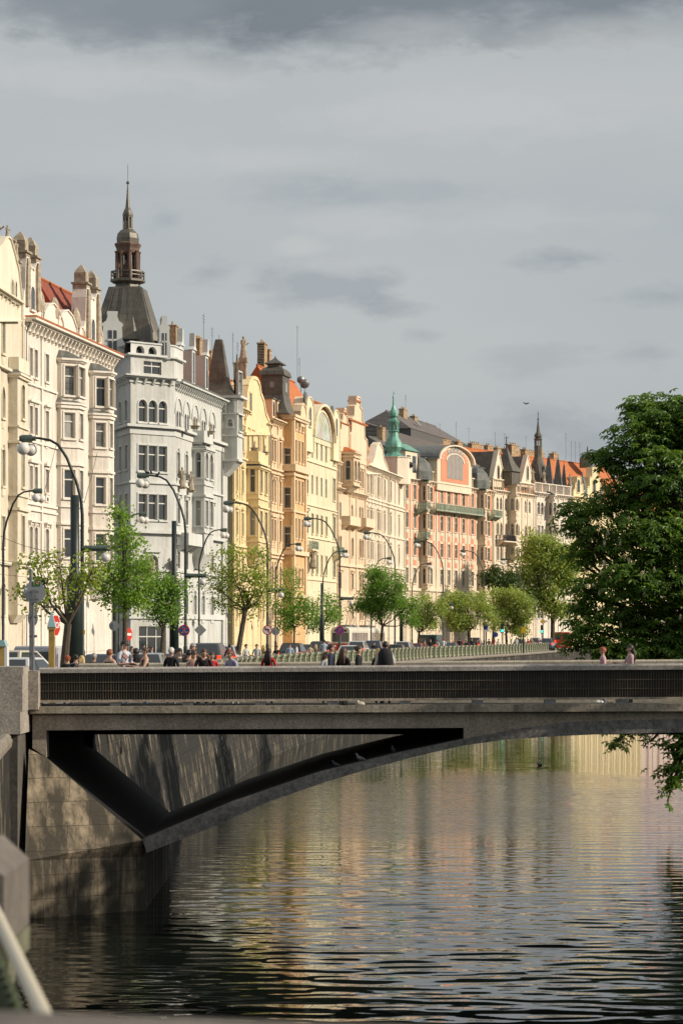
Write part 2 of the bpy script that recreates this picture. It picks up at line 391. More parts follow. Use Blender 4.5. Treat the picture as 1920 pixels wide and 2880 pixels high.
    def win(s, p0, p1, u, w, z, h, kind='r', hood='h', mull=1, curt=None):
        L = math.hypot(p1[0]-p0[0], p1[1]-p0[1]); tx, ty = (p1[0]-p0[0])/L, (p1[1]-p0[1])/L
        if curt is None: q_ = s.r.random(); curt = True if q_ < .25 else 2 if q_ < .5 else False
        s.nwin += 1
        if s.nwin > 100: return
        a, f, g = s.winmeshes(w, h, kind, hood, mull, curt)
        W = place('window', a, s.root, (p0[0]+tx*u, p0[1]+ty*u, z), math.atan2(ty, tx))
        place('frame', f, W); place('pane', g, W)
    def walls(s, plan, z0, z1, wins={}, hood='h'):
        """wins: {segment: [(u, w, z, h, kind, hood, mullions)]}"""
        for i, (p, q) in enumerate(zip(plan, plan[1:])):
            ws = wins.get(i, [])
            wall_seg(s.mb, p, q, z0, z1, [(a[0],a[1],a[2],a[3],a[4]) for a in ws])
            for a in ws: s.win(p, q, *a)
    def oriel(s, u0, u1, z0, z1, p, rows, side=.35, cant=1.1, w=1.0, fw=None, kind='r', corb=1.4, cap='lead', flat=False, nfront=1):
        L = u1-u0; cant = min(cant, L*.3)
        plan = [(u0,0),(u0,-side),(u0+cant,-p),(u1-cant,-p),(u1,-side),(u1,0)] if not flat else [(u0,0),(u0,-p),(u1,-p),(u1,0)]
        fw = fw or min(1.2, (L-2*cant)*.6); wi = {}; rows = [tuple(q)[:3] for q in rows]
        cl = math.hypot(cant, p-side); fi = 2 if not flat else 1; Lf = (L-2*cant) if not flat else L
        for (z, h, kd) in rows:
            if not flat:
                wi.setdefault(1, []).append((cl/2, min(w, cl*.62), z, h, kd, 's', 0)); wi.setdefault(3, []).append((cl/2, min(w, cl*.62), z, h, kd, 's', 0))
            elif p > 1.0: wi.setdefault(0, []).append((p*.52, p*.42, z, h, kd, 's', 0))
            for k in range(nfront): wi.setdefault(fi, []).append((Lf*(k+.5)/nfront, fw, z, h, kd, 's', 1))
        s.walls(plan, z0, z1, wi)
        for (z, h, kd) in rows:
            band(s.tb, plan, z-.75, .14, .14); band(s.tb, plan, z+h+.35, .2, .2)
        band(s.tb, plan, z1-.3, .14, .15); band(s.tb, plan, z1-.16, .16, .32)
        # corbel below
        q = plan
        for k in range(4):
            f0 = 1-(k+1)/5.0*.8; nx = [((a[0]-(u0+u1)/2)*(1-.08*(k+1))+(u0+u1)/2, a[1]*f0) for a in plan]
            z = z0-corb*(k+1)/4
            for i in range(len(q)-1): s.mb.quad((*nx[i],z), (*nx[i+1],z), (*q[i+1],z+corb/4), (*q[i],z+corb/4))
            q = nx
        s.mb.poly([(*a,z0-corb) for a in q])
        c = MB(); o = offs(plan, .3); n = len(plan)
        top = [((a[0]-(u0+u1)/2)*.75+(u0+u1)/2, a[1]*.3) for a in plan]
        for i in range(n-1): c.quad((*o[i],z1), (*o[i+1],z1), (*top[i+1],z1+.7), (*top[i],z1+.7))
        c.poly([(*a,z1+.7) for a in top])
        s.part('oriel_roof', c, M[cap])
        return plan
    def cornice(s, plan, z, big=1.0, step=1.3, brack=True, tile=False):
        c = MB()
        band(c, plan, z-.75*big, .16*big, .16*big); band(c, plan, z-.28*big, .14*big, .55*big); band(c, plan, z-.14*big, .14*big, .8*big)
        if brack:
            for p, q in zip(plan, plan[1:]):
                L = math.hypot(q[0]-p[0], q[1]-p[1]); tx, ty = (q[0]-p[0])/L, (q[1]-p[1])/L
                n = int(L/step)
                for k in range(n):
                    u = (k+.5)*L/n; w = .11*big; P = lambda a, d, zz: (p[0]+tx*(u+a)+ty*d, p[1]+ty*(u+a)-tx*d, zz)
                    pr = [(0,z-.95*big),(.14*big,z-.9*big),(.48*big,z-.4*big),(.48*big,z-.285*big),(0,z-.285*big)]
                    c.add([P(-w,d,zz) for d, zz in pr]+[P(w,d,zz) for d, zz in pr], [(4,3,2,1,0),(5,6,7,8,9)]+[(i,(i+1)%5,5+(i+1)%5,5+i) for i in range(5)])
        o = s.part('cornice', c, s.trim)
        if tile:
            t = MB(); band(t, plan, z+.003, .13, .84*big); s.part('tile_edging', t, M['redtile'], o)
    def gable(s, pts, y0=-.12, y1=.5, holes=(), name='gable', mat=None, px=True, edge=.22):
        """pts: outline in photo pixels on the facade plane"""
        q = [(s.u(a,y0), s.z(a,b,y0)) for a, b in pts] if px else pts
        mb = MB(); mb.prism(q[::-1], 'y', y0, y1)
        o = s.part(name, mb, mat or s.trim)
        if edge:
            e = MB(); n = len(q)
            for i in range(n-1):
                a, b = q[i], q[i+1]
                if abs(b[0]-a[0])+abs(b[1]-a[1]) < .05: continue
                L = math.hypot(b[0]-a[0], b[1]-a[1]); nx, nz = -(b[1]-a[1])/L, (b[0]-a[0])/L
                k = edge*.5
                e.add([(a[0],y0-.12,a[1]),(b[0],y0-.12,b[1]),(b[0]+nx*k,y0-.12,b[1]+nz*k),(a[0]+nx*k,y0-.12,a[1]+nz*k),
                       (a[0],y1+.1,a[1]),(b[0],y1+.1,b[1]),(b[0]+nx*k,y1+.1,b[1]+nz*k),(a[0]+nx*k,y1+.1,a[1]+nz*k)],
                      [(0,1,2,3),(7,6,5,4),(0,4,5,1),(1,5,6,2),(2,6,7,3),(3,7,4,0)])
            s.part('coping', e, s.trim, o)
        for (a, b, w, h, k) in holes:
            u, zz = s.u(a,y0), s.z(a,b,y0)
            A, Fm, G = s.winmeshes(w, h, k, 's', 0, False)
            W = place('window', A, s.root, (u, y0-.02, zz)); f = MB(); ap = arch_pts(w-.1, h-.05, k)
            g = MB(); g.poly([(-w/2+.05,-.03,0),(w/2-.05,-.03,0)]+[(x,-.03,z) for x, z in ap]); g.build('pane', M['glass'], W)
        return o
    def roof(s, u0, u1, z, rise, mat='redtile', y0=.5, depth=6.0, ridge=None, chim=(), hip=0, steep=False):
        r = MB(); yb = y0+depth*2
        if steep:   # mansard
            a, b = y0+1.6, z+rise*.68
            prof = [(y0,z),(a,b),(y0+depth,z+rise),(yb-1.6,b),(yb,z)]
        else: prof = [(y0,z),(y0+depth,z+rise),(yb,z)]
        n = len(prof)
        cy = y0+depth
        for i in range(n-1):
            a, b = prof[i], prof[i+1]
            ha, hb = hip*(a[1]-z)/rise, hip*(b[1]-z)/rise
            r.quad((u0+ha,a[0],a[1]), (u1-ha,a[0],a[1]), (u1-hb,b[0],b[1]), (u0+hb,b[0],b[1]))
        for e, sg in ((u0,1),(u1,-1)): r.poly([(e+sg*hip*(q[1]-z)/rise, q[0], q[1]) for q in (prof if sg > 0 else prof[::-1])])
        o = s.part('roof', r, M[mat])
        k = MB(); k.tube([(u0+hip,cy,z+rise+.03),(u1-hip,cy,z+rise+.03)], .14, 6); s.part('ridge_tiles', k, M['redtile' if 'tile' in mat else 'lead'], o)
        for (uu, yy, hh, w) in chim:
            c = MB(); c.box(uu-w/2, uu+w/2, yy-.45, yy+.45, z, z+hh); c.box(uu-w/2-.08, uu+w/2+.08, yy-.53, yy+.53, z+hh, z+hh+.18)
            for q in range(max(1,int(w/.7))):
                c.lathe((uu-w/2+.35+q*.7, yy, z+hh+.18), [(.13,0),(.11,.4)], 6)
            s.part('chimney', c, M['brick'], o)
        return o
    def dormer(s, u, z, w=1.3, h=1.9, y=.9, top='p', mat=None, roofm='lead', d=3.0, fr=None):
        m = MB(); m.box(u-w/2, u+w/2, y, y+d, z, z+h)
        o = s.part('dormer', m, mat or s.trim)
        g = MB(); g.box(u-w*.28, u+w*.28, y-.03, y+.01, z+.35, z+h-.25); s.part('pane', g, M['glass'], o)
        r = MB()
        if top == 'p': r.prism([(u-w/2-.2,z+h),(u+w/2+.2,z+h),(u,z+h+w*.75)], 'y', y-.2, y+d)
        elif top == 's': r.prism([(u-w/2-.15,z+h),(u+w/2+.15,z+h),(u+w*.22,z+h+.35),(u+.12,z+h+w*1.3),(u-.12,z+h+w*1.3),(u-w*.22,z+h+.35)], 'y', y-.15, y+.4)
        else: r.box(u-w/2-.15, u+w/2+.15, y-.15, y+d, z+h, z+h+.15)
        s.part('dormer_roof', r, M[roofm] if top != 's' else s.trim, o)
    def parapet(s, plan, z, h=1.0, name='parapet', step=.45):
        c = MB(); band(c, plan, z, .14, .02, sink=.3); band(c, plan, z+h-.16, .16, .06, sink=.34)
        for p, q in zip(plan, plan[1:]):
            L = math.hypot(q[0]-p[0], q[1]-p[1]); tx, ty = (q[0]-p[0])/L, (q[1]-p[1])/L; n = max(1,int(L/step))
            for k in range(n+1):
                u = k*L/n; w = .1 if k % 6 else .24
                X, Yy = p[0]+tx*u-ty*.14, p[1]+ty*u+tx*.14
                c.box(X-w/2, X+w/2, Yy-w/2, Yy+w/2, z+.14, z+h-.16)
        s.part(name, c, s.trim)
    def balcony(s, u0, u1, z, p=1.0, mat='greencu', solid=False, floorm=None):
        f = MB(); f.box(u0, u1, -p, .03, z-.18, z)
        for uu in (u0+.25, (u0+u1)/2, u1-.25): f.prism([(0.02,z-.9),(-.12,z-.85),(-p*.8,z-.3),(-p*.8,z-.185),(.02,z-.185)], 'x', uu-.1, uu+.1)
        o = s.part('balcony', f, floorm or s.trim); g = MB()
        plan = [(u0+.05,-.05),(u0+.05,-p+.06),(u1-.05,-p+.06),(u1-.05,-.05)]
        if solid:
            band(g, plan, z, 1.0, .06, sink=.08); s.part('balustrade', g, s.trim, o); return
        band(g, plan, z+.95, .06, .03, sink=.03); band(g, plan, z+.08, .04, .02, sink=.02)
        for p0, q in zip(plan, plan[1:]):
            L = math.hypot(q[0]-p0[0], q[1]-p0[1]); n = max(2,int(L/.16))
            for k in range(n+1):
                x, y = p0[0]+(q[0]-p0[0])*k/n, p0[1]+(q[1]-p0[1])*k/n; w = .018 if k % 4 else .05
                g.box(x-w, x+w, y-w, y+w, z, z+.95)
                if k < n and k % 2: g.ball((x, y, z+.5), .07, 6)
        s.part('railing', g, M[mat], o)
    def statue(s, u, y, z, h, mat='stone', name='statue', plinth=.8):
        m = MB(); m.box(u-.35, u+.35, y-.35, y+.35, z, z+plinth*.8); m.box(u-.45, u+.45, y-.45, y+.45, z+plinth*.8, z+plinth)
        z0 = z+plinth; k = h/1.75
        m.lathe((u,y,z0), [(.34*k,0),(.26*k,.4*k),(.19*k,.95*k),(.25*k,1.25*k),(.24*k,1.42*k),(.07*k,1.5*k),(.07*k,1.55*k)], 8)
        m.ball((u,y,z0+1.65*k), .12*k, 8)
        m.tube([(u+.22*k,y,z0+1.4*k),(u+.42*k,y-.15*k,z0+1.1*k),(u+.35*k,y-.35*k,z0+1.25*k)], [.08*k,.06*k,.05*k], 5)
        m.tube([(u-.22*k,y,z0+1.4*k),(u-.4*k,y,z0+1.15*k),(u-.42*k,y-.1*k,z0+.85*k)], [.08*k,.06*k,.05*k], 5)
        s.part(name, m, M[mat])
    def finish(s, z1, depth=14, back=True, u0=0, u1=None, plan=None):
        u1 = s.W if u1 is None else u1
        c = MB()
        u0 += .015; u1 -= .015
        s.mb.quad((u0,depth,0), (u0,0,0), (u0,0,z1), (u0,depth,z1)); s.mb.quad((u1,0,0), (u1,depth,0), (u1,depth,z1), (u1,0,z1))
        s.mb.quad((u1,depth,0), (u0,depth,0), (u0,depth,z1), (u1,depth,z1))
        s.mb.quad((u0,0,z1-.02), (u1,0,z1-.02), (u1,depth,z1-.02), (u0,depth,z1-.02))
        s.part('wall', s.mb, s.wall)
        for q in s.tb.l: s.part('string_course', q, s.trim)
    def simple_front(s, cols, rows, z1, u0=0, u1=None, ground=True, w=1.05, skip=(), hood='h'):
        """cols: u positions; rows: (z, h, kind, hood, mull)"""
        u1 = s.W if u1 is None else u1; ws = []
        for r in rows:
            for c in cols:
                cu, cw = (c if isinstance(c, tuple) else (c, w))
                if any(a < cu < b and r[0] < zz for a, b, zz in skip): continue
                ws.append((cu-u0, min(cw, r[5]) if len(r) > 5 else cw, r[0], r[1], r[2], r[3], r[4]))
        s.walls([(u0,0),(u1,0)], 0, z1, {0: ws})
        # pilaster strips and aprons between the windows
        cu = sorted((c if isinstance(c, tuple) else (c, w)) for c in cols); edges = [u0+.3]+[(a[0]+b[0])/2 for a, b in zip(cu, cu[1:]) if b[0]-a[0] > (a[1]+b[1])/2+.75]+[u1-.3]
        n_ap = 0; apc = {}
        for e in edges:
            if any(a-.3 < e < b+.3 for a, b, zz in skip): continue
            m = MB()
            for za, zb in ((.6, z1*.2), (z1*.235, z1-.95)): m.box(e-.2, e+.2, -.13, .02, za, zb); m.box(e-.27, e+.27, -.19, .02, zb, zb+.22); m.box(e-.26, e+.26, -.17, .02, za-.25, za)
            s.part('pilaster', m, s.trim)
        for r in rows:
            for c in cu:
                if any(a < c[0] < b and r[0] < zz for a, b, zz in skip) or r[0] < 3: continue
                k_ = round(c[1],2)
                if k_ not in apc: m = MB(); m.box(-k_*.42, k_*.42, -.06, .02, -.78, -.24); m.box(-k_*.25, k_*.25, -.1, -.055, -.66, -.36); apc[k_] = m.mesh('apron', s.trim)
                place('apron', apc[k_], s.root, (c[0],0,r[0]))
        k = MB(); k.box(u0+.02, u1-.02, -.16, .02, .0, .55); s.part('plinth', k, s.trim)
    def drain(s, u, z1, y=-.12):
        m = MB(); m.tube([(u,y,.2),(u,y,z1-1.2),(u,y-.25,z1-.5),(u,y-.3,z1-.3)], .07, 6); s.part('downpipe', m, M['lead'])
    def antenna(s, u, y, z, h, arms=3):
        m = MB(); m.tube([(u,y,z),(u,y,z+h)], .03, 4)
        for k in range(arms): m.tube([(u-.7,y,z+h-.25-k*.35),(u+.7,y,z+h-.25-k*.35)], .022, 4)
        s.part('antenna', m, M['steel'])
def rz(b, px, lst):   # window rows read off the photo at column px
    out = []
    for (a, c, kind, hood, mull) in lst:
        zt, zb = b.z(px, a), b.z(px, c); out.append((zb, zt-zb, kind, hood, mull))
    return out
def even(u0, u1, n): return [u0+(u1-u0)*(k+.5)/n for k in range(n)]
def wallpair(name, c, k=1.08): return stucco(name, c), stucco(name+' trim', tuple(min(.78, x*k) for x in c), .35, .12)

# --- A: cream gabled house at the left edge
wA, tA = wallpair('cream render', (.68,.61,.48))
A = Bld('apartment_building', 'cream gabled house at the left edge with stone statues on its gable', -150,160, 66,184, wA, tA, seed=2)
zc = A.z(20, 835)
rows = rz(A, 20, [(900,1000,'r','s',1),(1090,1180,'g','s',1),(1270,1370,'r','b',1),(1455,1540,'r','s',1),(1640,1730,'s','b',1)])
A.simple_front(even(.5, A.u(22), 6)+[], rows, zc)
ub, ue = A.u(24), A.u(79,-.7)
A.cornice([(0,0),(A.u(46),0)], zc, .9, tile=False)
A.oriel(ub, ue, A.z(50,1730), A.z(50,1062), .7, rz(A, 55, [(1090,1185,'s',0,0),(1270,1375,'r',0,0),(1455,1560,'r',0,0)]), flat=True, fw=1.0, nfront=1, corb=.6)
A.balcony(ub, ue, A.z(50,1062)+.2, .8, solid=True)
A.roof(0, A.W*.8, zc, 5.5)
A.gable([(-40,832),(-30,720),(5,690),(14,672),(24,668),(30,675),(40,710),(52,760),(60,840),(60,900),(-40,900)], y0=-.25, y1=.9, holes=[(34,845,.5,1.6,'g'),(44,850,.5,1.6,'g')])
A.statue(A.u(4), .4, A.z(4,735), 2.6, name='statue'); A.statue(A.u(29), .2, A.z(29,690), 1.0, plinth=.5, name='finial'); A.statue(A.u(52), .2, A.z(52,765), 1.6, name='statue')
band(A.tb, [(0,0),(ub-.1,0)], A.z(20,1045), .2, .35); band(A.tb, [(0,0),(ub-.1,0)], A.z(20,1590), .3, .3)
A.finish(zc)

# --- B: white stucco house with two oriels and stepped gables
wB, tB = wallpair('ivory render', (.72,.66,.58))
B = Bld('apartment_building', 'ivory stucco house with two tall oriels, terracotta cornice edge and twin posted gables', 66,184, 318,210, wB, tB, seed=3)
zc = B.z(70, 893)
rows = rz(B, 90, [(980,1059,'r','s',0),(1143,1222,'r','p',0),(1311,1378,'r','c',0),(1481,1559,'s','h',0),(1650,1725,'r','b',0)])
rows = [r+(.9,) for r in rows]
cols = [(B.u(87),.75),(B.u(101),.75),(B.u(132),.95)]
o1, o2 = (B.u(160), B.u(238,-1.2)), (B.u(250), B.u(318,-1.2))
mid = (o1[1]+o2[0])/2
B.simple_front(cols, rows, zc)
rb = [B.z(196,1018), B.z(196,1092)]
for (ua, uz), cap in ((o1,'lead'), (o2,'lead')):
    zt = B.z(200, 1008, -1)
    rr = [(z, h, 'r') for z, h, *_ in rz(B, 196, [(1020,1090,'r',0,0)])]
    zz = rz(B, 200, [(1172,1243,'r',0,0),(1330,1408,'r',0,0),(1494,1572,'r',0,0)])
    B.oriel(ua, uz, B.z(200,1640), zt-3.55, 1.45, [(z,h,'r') for z,h,*_ in zz], cant=1.5, w=1.0, fw=1.0, cap='lead', corb=1.2)
    B.oriel(ua+.15, uz-.15, zt-3.5, zt, 1.5, [(zt-2.95,2.35,'r')], cant=1.6, w=1.5, fw=1.9, corb=.05)
B.cornice([(.05,0),(B.W,0)], zc, 1.25, step=1.0, tile=True)
for z in (B.z(90,1085), B.z(90,1245), B.z(90,1420), B.z(90,1437)): band(B.tb, [(0,0),(o1[0]-.1,0)], z, .16, .16)
for px0, px1, yt, yb in ((60,113,712,890),(230,283,800,975)):
    u0, u1 = B.u(px0), B.u(px1); w = u1-u0; q = px0; f = (px1-px0)
    z0, z1 = B.z(px0+f*.5,(yb+yb)/2), B.z(px0+f*.5, yt+8)
    B.gable([(u0,z0-1),(u0,z0+1.2),(u0+w*.09,z0+1.8),(u0+w*.12,z1-1.2),(u0+w*.16,z1-.4),(u0+w*.3,z1-.4),(u0+w*.42,z1-1.1),(u0+w*.5,z1-.9),(u0+w*.58,z1-1.1),(u0+w*.7,z1-.4),(u0+w*.84,z1-.4),(u0+w*.88,z1-1.2),(u0+w*.91,z0+1.8),(u1,z0+1.2),(u1,z0-1)],
            y0=-.1, y1=.9, px=False)
    g = MB()
    for k in (.23,.77):
        g.box(u0+w*k-.55, u0+w*k+.55, -.2, 1.0, z1-.4, z1); g.box(u0+w*k-.7, u0+w*k+.7, -.35, 1.1, z1, z1+.15)
        g.box(u0+w*k-.45, u0+w*k+.45, -.1, .9, z1+.15, z1+.95); g.lathe((u0+w*k,.4,z1+.95), [(.7,0),(.5,.3),(.08,.7)], 4, rot=PI/4)
        g.box(u0+w*k-.35, u0+w*k+.35, -.32, -.1, z0+.6, z1-.4)
    B.part('gable_post', g, M['stone'])
    A_, F_, G_ = B.winmeshes(1.0, 1.8, 'a', 's', 0, False); W_ = place('window', A_, B.root, ((u0+u1)/2,-.13,z0+.5)); gg = MB(); gg.poly([(-.45,-.03,0),(.45,-.03,0)]+[(x*.9,-.03,z) for x,z in arch_pts(1.0,1.75,'a')]); gg.build('pane', M['glass'], W_)
for k, px in enumerate((152,192,232)):
    u = B.u(px,-.2); zz = zc
    B.gable([(u-3.0,zc-.1),(u-2.6,zc+.9),(u-1.4,zc+1.7),(u,zc+2.0),(u+1.4,zc+1.7),(u+2.6,zc+.9),(u+3.0,zc-.1)] if k<2 else [(u-1,zc-.1),(u-.8,zc+.9),(u,zc+1.2),(u+.8,zc+.9),(u+1,zc-.1)], y0=-.15+.01*k, y1=.4, px=False, mat=tB)
    s_ = MB(); s_.lathe((u-2.9 if k<2 else u-.9,.1,zc+1.0), [(.6,0),(.75,.5),(.6,1.2),(.3,1.6),(.05,1.7)], 8, sy=.6); B.part('shell_ornament', s_, M['stone'])
B.roof(1, B.W-.5, zc, 6.2, 'redtile', chim=[(B.W*.5,9,7.4,2.2)])
g = MB(); ua = B.W*.48
g.prism([(ua,zc+4),(ua,zc+8.2),(ua+1.4,zc+8.4),(ua+1.6,zc+7.1),(ua+3.5,zc+6.7),(ua+6,zc+7.0),(ua+7.4,zc+8.0),(ua+9,zc+8.2),(ua+9,zc+4)], 'y', 7.2, 7.9)
B.part('gable', g, tB)
B.roof(B.W*.52, B.W*.93, zc, 5.2, 'darktile', y0=-.0, depth=3.2)
B.drain(B.u(66)+.4, zc); B.drain(mid, zc)
B.finish(zc)

# --- C: blue-white corner building with the dark spire
wC, tC = wallpair('blue white render', (.57,.575,.545), 1.08)
Ct = Bld('corner_building', 'blue white corner palace with tall dark copper spire and triple arched windows', 490,232, 640,254.5, wC, tC, seed=4)
zc = Ct.z(492, 1072)
pa = Ct.loc(368, 228.6); pb = Ct.loc(296, 238)
plan = [pb, pa, (0,0)]
Lc = math.hypot(pa[0], pa[1]); Ls = math.hypot(pb[0]-pa[0], pb[1]-pa[1])
Yc = 230
cz = lambda py: CZ-(py-HZ)/F*Yc
wi1 = []; wi0 = []
for f in (.27,.5,.73):
    wi1.append((Lc*f, .98, cz(1188), cz(1125)-cz(1188), 'a', 's', 0))
    for a, c in ((1253,1326),(1390,1462)): wi1.append((Lc*f, 1.0, cz(c), cz(a)-cz(c), 'r', 's', 0, False))
wi1 += [(Lc*.5, 2.1, cz(1052), cz(1016)-cz(1052), 'r', 'n', 1), (Lc*.5, 1.3, cz(1655), 3.2, 'a', 'c', 1), (Lc*.5, 3.2, .2, 2.9, 'r', 'n', 2, False)]
for a, c, k in ((1130,1190,'a'),(1258,1326,'r'),(1395,1462,'r'),(1550,1610,'r'),(1680,1730,'s')):
    for f in (.3,.62,.85): wi0.append((Ls*f, 1.0, cz(c)+.2, cz(a)-cz(c), k, 's', 1))
Ct.walls(plan, 0, cz(1060), {0: wi0, 1: wi1})
# river front
ws = []
rC = rz(Ct, 510, [(1160,1213,'a','n',0),(1276,1348,'r','b',0),(1404,1474,'r','h',0),(1540,1600,'a','b',0),(1670,1730,'s','b',0)])
for j, r in enumerate(rC):
    for k, px in enumerate((501,524,548,571,596)):
        if j in (1,2) and k in (2,3): continue
        c = Ct.u(px)
        if j == 0:
            for d in (-.5,.5): ws.append((c+d, .72, r[0], r[1], 'a', 's', 0))
        else: ws.append((c, 1.15, r[0], r[1], r[2], r[3], 1))
Ct.walls([(0,0),(Ct.W,0)], 0, zc, {0: ws})
full = [pb, pa, (0,0), (Ct.u(628),0)]
for zz, h, p in ((cz(1203),.25,.5),(cz(1222),.5,.12),(cz(1360),.18,.2),(cz(1500),.3,.45),(cz(1610)+.1,.2,.2),(cz(1740),.5,.2)):
    bm2 = MB(); band(bm2, full, zz, h, p); Ct.part('string_course', bm2, tC)
# blind arches over the top windows
for px in (501,524,548,571,596):
    c = Ct.u(px); z = rC[0][0]+rC[0][1]; ba = MB()
    for k in range(10):
        a0, a1 = PI*k/10, PI*(k+1)/10
        P = lambda a, r: (c+r*math.cos(a), z-.3+1.2*r*math.sin(a))
        q = [P(a0,1.25), P(a0,1.45), P(a1,1.45), P(a1,1.25)]; ba.prism(q, 'y', -.14, .03)
    Ct.part('blind_arch', ba, tC)
Ct.cornice([pb,pa,(0,0)], cz(1058), .9, step=.9); Ct.cornice([(.35,-.0),(Ct.u(630),0)], zc, 1.0, step=.8)
Ct.oriel(Ct.u(541), Ct.u(600,-1.2), Ct.z(560,1560), Ct.z(575,1262,-1), 1.2, [(z,h,k) for z,h,k,*_ in rz(Ct, 575, [(1282,1353,'a',0,0),(1415,1485,'r',0,0)])], flat=True, fw=1.2, corb=1.5, nfront=2)
Ct.balcony(Ct.u(541), Ct.u(600,-1.2), Ct.z(575,1262,-1)+.75, 1.2, solid=True)
Ct.balcony(Ct.u(497), Ct.u(536), Ct.z(515,1530), 1.2, solid=True)
for px in (549,592): Ct.statue(Ct.u(px,-1.4), -1.4, Ct.z(575,1262,-1)+1.5, .9, plinth=.3, name='urn')
for px, py in ((503,1375),(528,1385)): Ct.statue(Ct.u(px), -.35, Ct.z(px,py), 1.9, plinth=.2, name='statue')
for f in (.12,.38,.88): Ct.statue(pa[0]*(1-f), pa[1]*(1-f)-.45, cz(1640), 2.3, plinth=.3, name='statue')
# corner storey above the cornice
mb2 = MB(); zt = cz(1003); wall_seg(mb2, pb, pa, cz(1060), zt); wall_seg(mb2, pa, (0,0), cz(1060), zt, [(Lc*.5,2.1,cz(1052),cz(1016)-cz(1052),'r')])
wall_seg(mb2, (0,0), (3.4,0), cz(1060), zt); wall_seg(mb2, (3.4,0), (3.4,8), cz(1060), zt)
mb2.poly([(*pb,zt-.01),(*pa,zt-.01),(0,0,zt-.01),(3.4,0,zt-.01),(3.4,8,zt-.01)]); Ct.part('attic_wall', mb2, wC)
lg = MB(); band(lg, [pb,pa,(0,0),(3.4,0)], zt, .18, .35)
zl = cz(968)
wall_seg(lg, pa, (0,0), zt+.18, zl, [(Lc*f,.98,zt+.25,.72,'a') for f in (.22,.5,.78)], rev=.5); wall_seg(lg, (0,0), (3.4,0), zt+.18, zl); band(lg, [pb,pa,(0,0),(3.4,0)], zl, .14, .12, sink=.5)
Ct.part('loggia', lg, tC)
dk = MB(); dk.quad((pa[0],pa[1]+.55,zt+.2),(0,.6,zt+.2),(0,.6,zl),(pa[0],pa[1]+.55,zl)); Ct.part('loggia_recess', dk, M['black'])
# corner gablets
def gablet(px, Yw, ytop, ybot, wpx, d=1.4, win=True):
    x, y = Ct.loc(px, Yw); zz = lambda py: Ct.zw(py, Yw); w = wpx*Yw/F/2
    m = MB(); z0, z1 = zz(ybot), zz(ytop); h = z1-z0
    P = [(-w,0),(-w,h*.35),(-w*.85,h*.42),(-w*.8,h*.68),(-w*.9,h*.7),(-w*.9,h*.74),(-w*.55,h*.8),(-w*.4,h*.9),(-w*.45,h*.97),(-w*.45,h),(w*.45,h),(w*.45,h*.97),(w*.4,h*.9),(w*.55,h*.8),(w*.9,h*.74),(w*.9,h*.7),(w*.8,h*.68),(w*.85,h*.42),(w,h*.35),(w,0)]
    m.prism(P, 'y', 0, d)
    r = Ct.root.rotation_euler.z
    o = m.build('gable', tC, Ct.root, (x,y,z0), -r+.15)
    if win:
        g = MB(); g.box(-w*.36, w*.36, -.04, .02, h*.1, h*.6); g.build('pane', M['glass'], o)
        f = MB(); f.box(-w*.42, w*.42, -.09, -.045, h*.38, h*.42); f.box(-.05, .05, -.09, -.045, h*.1, h*.6); f.build('frame', M['frame'], o)
gablet(317, 232.5, 875, 1010, 66, 1.5); gablet(463, 231, 888, 1010, 34, 2.5)
# main spire
sx, sy = Ct.loc(360, 236); Ys = 236; zs = lambda py: Ct.zw(py, Ys); pr = Ys/F
sp = MB()
def frust(mb, cx, cy, a, za, b, zb, rot, cut=.0):
    mb.lathe((cx,cy,0), [(a,za),(b,zb)], 4, rot=rot)
rr = -Ct.root.rotation_euler.z+PI/4-.12
sp.lathe((sx,sy,0), [(122*pr,zs(985)),(112*pr,zs(935)),(64*pr,zs(812))], 4, rot=rr)
sp.lathe((sx,sy,0), [(104*pr,zs(965)),(38*pr,zs(812)),(34*pr,zs(800))], 8, rot=rr+PI/8)
for k in range(-3,4):
    f_ = k/3.4; sp.tube([Ct.loc(360+f_*80, 236-84*pr*.99)+(zs(945),), Ct.loc(360+f_*44, 236-46*pr)+(zs(814),)], .05, 4)
tower = Ct.part('spire_roof', sp, M['darkcu'])
pl = MB(); pl.lathe((sx,sy,0), [(34*pr,zs(812)),(34*pr,zs(800)),(50*pr,zs(794)),(50*pr,zs(788)),(36*pr,zs(785))], 8, rot=rr+PI/8); Ct.part('platform', pl, M['darkcu'], tower)
rl = MB()
for k in range(8):
    a = rr+PI/8+k*PI/4; a2 = a+PI/4; R1 = 46*pr
    p = (sx+R1*math.cos(a), sy+R1*math.sin(a)); q = (sx+R1*math.cos(a2), sy+R1*math.sin(a2))
    rl.tube([(*p,zs(788)),(*p,zs(764))], .09, 5); rl.tube([(*p,zs(766)),(*q,zs(766))], .1, 4); rl.tube([(*p,zs(776)),(*q,zs(776))], .05, 4)
Ct.part('gallery_railing', rl, M['darkcu'], tower)
la = MB()
for k in range(8):
    a = rr+PI/8+k*PI/4; R1 = 31*pr; x, y = sx+R1*math.cos(a), sy+R1*math.sin(a)
    la.lathe((x,y,0), [(.2,zs(785)),(.17,zs(775)),(.17,zs(715)),(.26,zs(708))], 6)
    am = a+PI/8
    for t in (-.28,.28):
        la.lathe((sx+R1*.93*math.cos(am+t), sy+R1*.93*math.sin(am+t), 0), [(.08,zs(785)),(.08,zs(712))], 5)
la.lathe((sx,sy,0), [(31*pr,zs(713)),(33*pr,zs(700)),(38*pr,zs(690)),(38*pr,zs(687)),(31*pr,zs(683))], 8, rot=rr+PI/8)
la.lathe((sx,sy,0), [(.5,zs(785)),(.45,zs(745)),(.2,zs(738))], 8)
Ct.part('lantern', la, simple('rusty brown iron', (.14,.085,.06), .7, noise=.4, nscale=2))
